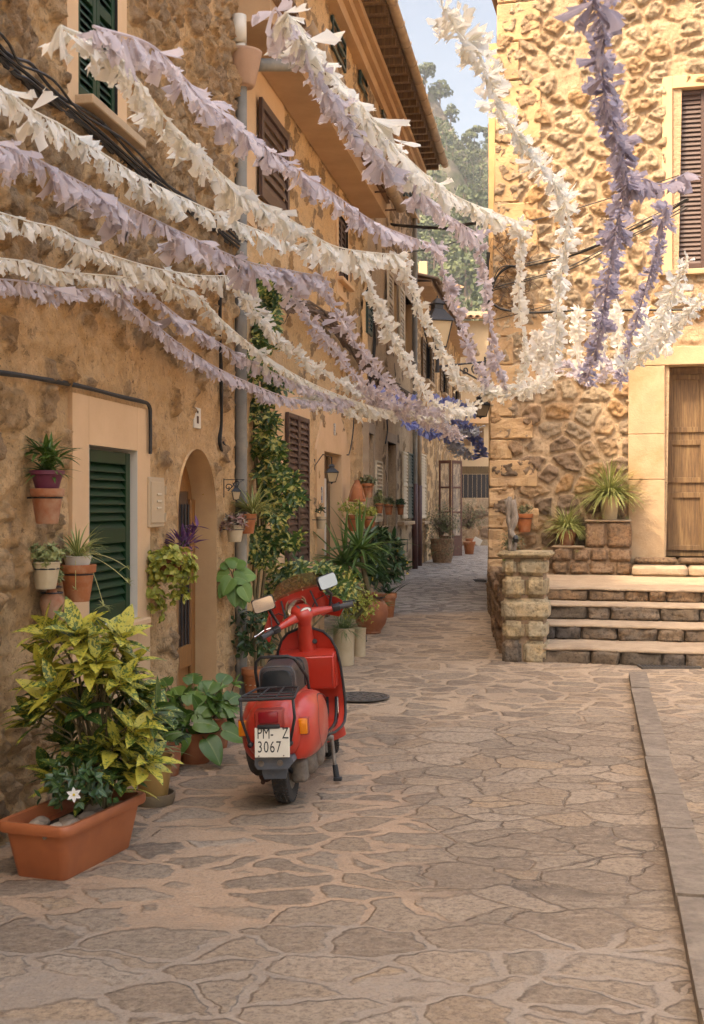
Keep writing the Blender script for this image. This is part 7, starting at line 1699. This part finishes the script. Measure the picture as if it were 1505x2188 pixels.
cable('upper pair of cables fanning right over the rubble facade', [(1043, 630, 0.08), (1062, 590, 0.1), (1085, 570, 0.12), (1130, 567, 0.15), (1250, 535, 0.3), (1380, 475, 0.4), (1470, 425, 0.45)], 0.010, fr=FW, n=3, jit=0.02)
cable('lower pair of cables fanning right over the rubble facade', [(1045, 625, 0.08), (1070, 612, 0.1), (1120, 600, 0.12), (1220, 570, 0.3), (1330, 515, 0.4), (1470, 440, 0.45)], 0.008, fr=FW, n=2, jit=0.02)
cable('level cable across the facade from which the sunlit strips hang', [(1044, 640, 0.08), (1075, 660, 0.1), (1130, 667, 0.12), (1200, 664, 0.1), (1300, 661, 0.1), (1400, 662, 0.1), (1500, 660, 0.1)], 0.013, fr=FW, n=2, jit=0.008)
cable('black cables running up the corner of the stone house', [(1044, 540, 0.06), (1041, 590, 0.06), (1043, 650, 0.06)], 0.013, fr=FW, n=4, jit=0.014)
cable('short thin wire low on the left of the facade', [(1052, 684, 0.05), (1100, 672, 0.06), (1180, 650, 0.08)], 0.006, 'wire', fr=FW, cat='wire')
cable('thin black cord hanging beside the framed doorway', [(757, 890), (754, 930), (747, 968), (742, 972)], 0.008, fr=LW, o=0.02)
cable('dark cable dropping from the dry vine to the eave of the tall house', [(790, 620), (800, 690), (803, 740), (795, 800), (788, 830)], 0.016, fr=LW, o=0.05, n=3, jit=0.02)
cable('black cable hanging between the two tall recesses', [(826, 885), (828, 920), (824, 948)], 0.011, fr=LW, o=0.04, n=2, jit=0.01)
# dried creeper on the facade
dc = thing('dead_creeper', FW.pt(0.6, 5, 0.05), 'dried brown creeper twigs clinging to the facade near the cables', 'creeper')
random.seed(99); mb = MB()
for k in range(60):
    px, py = U(1060, 1135), U(500, 665); s, h = FW.sh(px, py, 0.05); p = FW.pt(s, h, 0.06); pts = [p]
    for q in range(3): p = p+FW.D*U(-.1, .1)+Vector((0, 0, U(-.12, .1)))+FW.N*U(-.01, .02); pts.append(p)
    mb.tube(pts, [0.006, 0.005, 0.004, 0.002], 4)
obj('twigs', mb, M['drystem'], dc, world=True)
lb = MB()
for k in range(260):
    px, py = random.gauss(1095, 20), U(505, 665); s, h = FW.sh(px, py, 0.06); lb.leaf(FW.pt(s, h, 0.07), rdir(), ZU, 0.045, 0.028, 0.4, 3)
obj('dead_leaves', lb, leafmat('dead_leaf', (0.25, 0.14, 0.06), (0.40, 0.25, 0.12)), dc, world=True)

# ---------------------------------------------------------------- lanterns
def lantern(name, label, c, w, h, mats=('iron', 'lampglass'), hang=True, cat='lantern', yaw=0.2):
    """four sided tapering lantern, c = bottom centre of the glass body"""
    t = thing(name, c, label, cat, None, (0, 0, yaw)); b = w*0.30; a = w*0.5
    mb = MB(); H1 = h*0.50
    for sx in (-1, 1):
        for sy in (-1, 1): mb.tube([(sx*b, sy*b, 0), (sx*a, sy*a, H1)], w*0.028, 5)
    for zz, r_ in ((0, b), (H1, a)):
        for k in range(4):
            c4 = [(-r_, -r_), (r_, -r_), (r_, r_), (-r_, r_)]; p, q = c4[k], c4[(k+1) % 4]; mb.tube([(*p, zz), (*q, zz)], w*0.035, 5)
    mb.loft([[Vector((x*s, y*s, z)) for x, y in ((-1, -1), (1, -1), (1, 1), (-1, 1))] for s, z in ((a*1.16, H1), (a*1.10, H1+h*0.03), (a*0.50, H1+h*0.22), (a*0.42, H1+h*0.24), (a*0.42, H1+h*0.32), (a*0.56, H1+h*0.34), (a*0.3, H1+h*0.41), (a*0.08, H1+h*0.46))])
    mb.tube([(0, 0, H1+h*0.44), (0, 0, h)], w*0.03, 6); mb.tube([(0, 0, 0.0), (0, 0, -h*0.10)], [w*0.16, w*0.03], 8)
    obj('frame', mb, M[mats[0]], t)
    mb = MB(); k_ = 0.97; mb.loft([[Vector((x*s, y*s, z)) for x, y in ((-1, -1), (1, -1), (1, 1), (-1, 1))] for s, z in ((b*k_, 0.005), (a*k_, H1-0.005))], cap=False); obj('glass', mb, M[mats[1]], t)
    return t
def scroll(mb, fn, c, r0, turns=1.4, a0=0, sg=1, rad=0.01):
    mb.tube([fn(c[0]+r0*(1-k/26)*math.cos(a0+sg*k/26*turns*6.28), c[1]+r0*(1-k/26)*math.sin(a0+sg*k/26*turns*6.28)) for k in range(25)], rad, 6)
Yl = 16.1; lc = P(935, 742, Yl)
t = lantern('street_lantern', 'large dark blue grey street lantern standing on a scrolled bracket from the stone house corner', lc, 0.30, 0.68, yaw=0.35)
mb = MB(); zb = P(935, 783, Yl).z; fn = lambda a, b: Vector((a, Yl+(a-lc.x)*0.4, b)); xw = 1.79
mb.tube([fn(lc.x, zb), fn(xw, P(0, 768, Yl).z)], 0.014, 6); mb.tube([fn(lc.x, zb-0.08), fn(lc.x, lc.z-0.05)], [0.03, 0.02], 8); mb.tube([fn(xw, zb-0.22), fn(xw, zb+0.16)], 0.018, 6)
mb.tube([fn(lc.x+0.02, zb-0.02), fn(lc.x+0.2, zb+0.01), fn(lc.x+0.38, zb-0.06), fn(xw, zb-0.2)], 0.012, 6)
scroll(mb, fn, (xw-0.12, zb-0.02), 0.09, 1.5, 0.5); scroll(mb, fn, (lc.x+0.2, zb-0.06), 0.06, 1.3, 2, -1); scroll(mb, fn, (xw-0.28, zb-0.03), 0.05, 1.2, 4)
obj('bracket', mb, M['iron'], t, world=True)
t = lantern('street_lantern', 'small amber glass lantern hanging in the distance by the stone house side wall', P(1027, 890, 19.5), 0.24, 0.36)
q = t.location; mb = MB(); mb.tube([(q.x, q.y, q.z+0.35), (q.x, q.y, q.z+0.42), (q.x+0.2, q.y, q.z+0.42)], 0.014, 6); mb.tube([(q.x, q.y, q.z+0.42), (q.x+0.1, q.y, q.z+0.34), (q.x+0.2, q.y, q.z+0.24)], 0.01, 6); obj('bracket', mb, M['iron'], t, world=True)
q = LW.pt(*LW.sh(505, 1068, 0.16), 0.16)
t = lantern('wall_lantern', 'tiny black wrought lantern with curled bracket between the arched door and downpipe', q, 0.065, 0.13)
mb = MB(); fn = lambda a, b: LW.pt(LW.s(480, 0.05)+0.02+a*0.15, q.z+b, 0.04+a); mb.tube([fn(0, 0.02), fn(0, 0.17)], 0.004, 5); mb.tube([fn(0, 0.16), fn(0.16, 0.16)], 0.003, 5); scroll(mb, fn, (0.035, 0.10), 0.03, 1.2, 0, 1, 0.004); scroll(mb, fn, (0.10, 0.135), 0.03, 1.2, 3.1, 1, 0.004); mb.tube([fn(0.03, 0.07), fn(0.07, 0.11), fn(0.1, 0.165)], 0.004, 5); mb.tube([fn(0.16, 0.16), q+Vector((0, 0, 0.12))], 0.003, 4)
obj('bracket', mb, M['iron'], t, world=True)
q = LW.pt(*LW.sh(709, 1030, 0.30), 0.30)
t = lantern('wall_lantern', 'small pale glass lantern on a curved arm beside the framed doorway', q, 0.12, 0.20)
mb = MB(); w0 = LW.pt(LW.s(690, 0.0)-0.12, q.z+0.2, OB); mb.tube([w0, w0.lerp(q+Vector((0, 0, .26)), 0.5)+Vector((0, 0, 0.08)), q+Vector((0, 0, 0.26)), q+Vector((0, 0, 0.19))], 0.006, 6); mb.tube([w0-Vector((0, 0, 0.08)), w0+Vector((0, 0, 0.08))], 0.008, 6); obj('bracket', mb, M['iron'], t, world=True)
for (px, y0, y1, lab, hw) in ((684, 1040, 1075, 'narrow blue glazed tile by the left side of the framed doorway', 3.2), (711, 905, 930, 'narrow blue glazed tile above the framed doorway', 2.6)):
    s, h0_ = LW.sh(px, y1, OB); h1_ = LW.h(s, y0, OB); mb = MB(); slab(mb, LW, s-0.04, s+0.04, h0_, h1_, OB+0.018, OB+0.032, 0.002); tag(obj('wall_tile', mb, M['bluetile']), lab, 'tile')

# ---------------------------------------------------------------- grates and covers
g0 = G(768, 1492); rr = 0.25
t = thing('manhole_cover', (g0.x, g0.y, g0.z+0.012), 'round cast iron manhole cover in the paving right of the scooter', 'manhole cover')
mb = MB(); mb.lathe([(rr, 0), (rr, 0.006), (rr*0.93, 0.006), (rr*0.92, 0.002), (0, 0.002)], seg=40)
mbc = mb
for r_ in (0.3, 0.55, 0.8):
    n = int(r_*22)
    for k in range(n): a = 2*math.pi*k/n; mbc.box((0, 0, 0), (0.035, 0.022, 0.006), Matrix.Translation((rr*r_*math.cos(a), rr*r_*math.sin(a), 0.004)) @ Matrix.Rotation(a+0.8, 4, 'Z'))
obj('cover', mbc, M['grate'], t)
def drain(label, a, b, w):
    a, b = G(*a), G(*b); d = (b-a).normalized(); n = Vector((-d.y, d.x, 0)); L = (b-a).length; t = thing('drain_grate', a, label, 'drain')
    mb = MB(); z = a.z+0.022; k = 0
    F2 = Fr((a.x, a.y, 0), d, n)
    for (s0, s1, o0, o1) in ((0, L, 0, 0.02), (0, L, w-0.02, w), (0, 0.02, 0.02, w-0.02), (L-0.02, L, 0.02, w-0.02), (L*0.49, L*0.51, 0.02, w-0.02)): F2.box(mb, s0+.001, s1-.001, a.z-0.01, z, o0+.001, o1-.001)
    obj('frame', mb, M['grate'], t, world=True)
    mb = MB(); F2.box(mb, 0.02, L-0.02, a.z+0.004, a.z+0.013, 0.02, w-0.02); obj('pit', mb, M['dark'], t, world=True)
    mb = MB(); s = 0.04
    while s < L-0.04: F2.box(mb, s, s+0.014, a.z+0.012, z-0.002, 0.021, w-0.021); s += 0.032
    obj('bars', mb, M['grate'], t, world=True)
drain('long iron drain grate at the foot of the steps near the kerb end', (1372, 1430), (1500, 1430), 0.22)
drain('small iron drain grate beside the tall cream planters', (757, 1372), (785, 1372), 0.45)
drain('small iron drain grate in the grey lane beyond the steps', (1016, 1243), (1040, 1243), 0.4)
# ---------------------------------------------------------------- mountain, pines, air
def hillz(X, Y):
    ridge = 97+14*(fbm(X*0.045+3.1, X*0+1.7, 91, 3)-0.5)
    # sharp crag to the left of the gap, lower shoulder to the right
    ridge = ridge+11*np.exp(-((X-20)/5.5)**2)-3*sstep(24, 34, X)
    t = np.clip((Y-110)/(330-110), 0, 1.25)
    z = ridge*np.where(t < 1, t**1.05, 1-(t-1)*1.2)
    r = fbm(X*0.05, Y*0.05, 33, 5)-0.5
    z = z+r*14*np.clip(t*3, 0, 1)
    cr = 1-2*np.abs(fbm(X*0.09, Y*0.06, 61, 4)-0.5)*2
    return z+cr*8*sstep(0.62, 0.9, t)
def build_hill():
    xs = np.concatenate([np.arange(-260, -40, 8), np.arange(-40, 90, 1.1), np.arange(90, 330, 8)]); ys = np.concatenate([np.arange(100, 345, 1.6), np.arange(345, 400, 8)])
    X, Y = np.meshgrid(xs, ys); Z = hillz(X, Y)-1.5
    co = np.stack([X, Y, Z], -1).reshape(-1, 3); ny, nx = X.shape; idx = np.arange(nx*ny).reshape(ny, nx)
    q = np.stack([idx[:-1, :-1], idx[:-1, 1:], idx[1:, 1:], idx[1:, :-1]], -1).reshape(-1, 4)
    m, nt, b = base_mat('mountain_rock'); p = pos(nt)
    sl = _n(nt, 'ShaderNodeSeparateXYZ'); nt.links.new(_n(nt, 'ShaderNodeNewGeometry').outputs['Normal'], sl.inputs[0])
    n = noisef(nt, p, 0.25, 8, 0.7); n2 = noisef(nt, p, 0.06, 5, 0.6)
    rock_ = ramp(nt, n, [(0.35, (0.05, 0.045, 0.038)), (0.55, (0.12, 0.105, 0.085)), (0.72, (0.19, 0.15, 0.115))]); veg = ramp(nt, n, [(0.35, (0.03, 0.05, 0.02)), (0.7, (0.09, 0.10, 0.04))])
    col = mixc(nt, ramp(nt, n2, [(0.45, gv(0)), (0.56, gv(1))]), rock_, veg); nt.links.new(col, b.inputs['Base Color']); b.inputs['Roughness'].default_value = 1; b.inputs['Specular IOR Level'].default_value = 0
    nt.links.new(bump(nt, n, 1.0, 1.5), b.inputs['Normal'])
    me = bpy.data.meshes.new('mountain'); me.from_pydata(co.tolist(), [], q.tolist()); me.polygons.foreach_set('use_smooth', [True]*len(me.polygons)); me.materials.append(m)
    o = bpy.data.objects.new('mountain', me); C.objects.link(o); tag(o, kind='structure')
build_hill()
PN = leafmat('pine_needles', (0.022, 0.042, 0.014), (0.085, 0.105, 0.028), rough=0.7, trans=0.15)
def pine(mb, tb, base, h, w, nf=150, rnd=0.5):
    base = Vector(base); tb.tube([base-Vector((0, 0, 1)), base+Vector((0.02*h, 0, h*0.5)), base+Vector((-0.01*h, 0, h*0.85))], [h*0.03, h*0.02, h*0.008], 5)
    cl = [(U(-.32, .32)*w, U(-.32, .32)*w, U(0.24, 0.9)*h, U(.14, .28)*w) for _ in range(9)]
    for k in range(nf):
        c = random.choice(cl); d = rdir(-0.6, 1); f = 1-0.5*max(0, (c[2]/h-0.6))
        p = base+Vector((c[0]*f+d.x*c[3], c[1]*f+d.y*c[3], c[2]+d.z*c[3]*0.7)); s = 0.07*w*U(0.7, 1.4)
        a = (d+rdir()*0.6).normalized(); s1 = a.orthogonal().normalized(); s2 = a.cross(s1)
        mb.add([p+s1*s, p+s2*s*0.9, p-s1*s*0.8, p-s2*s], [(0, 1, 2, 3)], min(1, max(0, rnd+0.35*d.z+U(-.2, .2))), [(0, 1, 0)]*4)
random.seed(123)
wood, wtr = MB(), MB(); cnt = 0
for k in range(8200):
    Y = U(112, 322); X = U(-0.05, 0.20)*Y+U(-6, 6)
    t = (Y-110)/220; dens = vn(np.array([X*0.08]), np.array([Y*0.06]), 5)[0]
    thr = 0.18 if t < 0.6 else (0.36 if t < 0.8 else 0.50)
    if dens < thr: continue
    cnt += 1
    if cnt > 2300: break
    z = float(hillz(np.array([X]), np.array([Y]))[0])-1.5; s = U(4.2, 7.2)*(1.0 if t < .6 else 0.8)
    pine(wood, wtr, (X, Y, z), s, s*U(0.65, 0.95), 75, U(0.1, 0.8))
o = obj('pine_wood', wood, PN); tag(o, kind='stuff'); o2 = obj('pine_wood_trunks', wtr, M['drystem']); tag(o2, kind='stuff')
for (px, lab, s, w_) in ((908, 'tallest pine on the crag at the left of the skyline', 8.5, .75), (940, 'round topped pine leaning on the right end of the crag', 8.0, .8), (963, 'smaller pine at the drop below the crag top', 5.5, .8), (1013, 'bright green pine on the lower skyline beside the stone house', 8.0, .75), (886, 'pine half hidden behind the tiled eave on the skyline', 6.0, .8), (1040, 'dense pine against the corner of the stone house on the skyline', 7.0, .8)):
    r_ = (px-CX)/F; best = None
    for Y in np.arange(280, 344, 2.0):
        z = float(hillz(np.array([r_*Y]), np.array([Y]))[0])-1.5; e_ = (z-EYE)/Y
        if best is None or e_ > best[0]: best = (e_, Y, z)
    Y, z = best[1], best[2]
    t = thing('pine_tree', (r_*Y, Y, z), lab, 'pine tree', 'pines along the mountain skyline')
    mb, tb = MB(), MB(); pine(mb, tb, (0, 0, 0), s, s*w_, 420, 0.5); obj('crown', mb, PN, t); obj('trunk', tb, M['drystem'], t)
# the air between here and the mountain
hz = MB(); hz.hexa([Vector((x, y, z)) for x in (-720, 720) for y in (-720, 720) for z in (-3, 190)])
m = bpy.data.materials.new('haze_air'); m.use_nodes = True; nt = m.node_tree; nt.nodes.clear()
out = nt.nodes.new('ShaderNodeOutputMaterial'); pv = nt.nodes.new('ShaderNodeVolumePrincipled'); pv.inputs['Color'].default_value = (0.80, 0.86, 0.92, 1); pv.inputs['Density'].default_value = 0.00045; pv.inputs['Anisotropy'].default_value = 0.2
nt.links.new(pv.outputs[0], out.inputs['Volume'])
HAZE = obj('haze', hz, m); tag(HAZE, kind='stuff')
# ---------------------------------------------------------------- camera, light
cam = bpy.data.cameras.new('Camera'); co = bpy.data.objects.new('Camera', cam); C.objects.link(co)
co.location = (0, 0, EYE); co.rotation_euler = (R(90), 0, 0)
cam.sensor_fit = 'VERTICAL'; cam.sensor_height = 36; cam.lens = 36*F/2188
cam.shift_y = (HZ-1094)/2188; cam.shift_x = 0
cam.clip_start = 0.05; cam.clip_end = 3000
SC.camera = co
cam.dof.use_dof = True; cam.dof.focus_distance = 9.5; cam.dof.aperture_fstop = 9
SUN_EL, SUN_AZ = 54, 50            # light travels towards +x,+y
az = R(SUN_AZ); el = R(SUN_EL)
d = Vector((math.sin(az)*math.cos(el), math.cos(az)*math.cos(el), -math.sin(el)))
sl = bpy.data.lights.new('sun', 'SUN'); sl.energy = 0.72; sl.angle = R(2.0); sl.color = (1.0, 0.93, 0.83)
so = bpy.data.objects.new('sun', sl); C.objects.link(so); so.rotation_euler = d.to_track_quat('-Z', 'Y').to_euler()
w = bpy.data.worlds.new('World'); SC.world = w; w.use_nodes = True
nt = w.node_tree; bg = nt.nodes['Background']
sky = nt.nodes.new('ShaderNodeTexSky'); sky.sky_type = 'NISHITA'; sky.sun_disc = False
sky.sun_elevation = el; sky.sun_rotation = math.atan2(-d.x, -d.y)
sky.air_density = 1.0; sky.dust_density = 4.0; sky.ozone_density = 1.0
tc = nt.nodes.new('ShaderNodeTexCoord'); sz = nt.nodes.new('ShaderNodeSeparateXYZ'); nt.links.new(tc.outputs['Generated'], sz.inputs[0])
nt.links.new(mixc(nt, 1.0, sky.outputs[0], ramp(nt, sz.outputs[2], [(0.42, gv(0.27)), (0.70, gv(1.0))]), 'MULTIPLY'), bg.inputs[0]); bg.inputs[1].default_value = 0.15
SC.view_settings.view_transform = 'Standard'; SC.view_settings.look = 'None'; SC.view_settings.gamma = 1
SC.view_settings.exposure = 2.95
SC.view_settings.use_white_balance = True
SC.view_settings.white_balance_temperature = 8600; SC.view_settings.white_balance_tint = 12
SC.render.engine = 'CYCLES'
SC.cycles.max_bounces = 8; SC.cycles.diffuse_bounces = 5; SC.cycles.transparent_max_bounces = 12
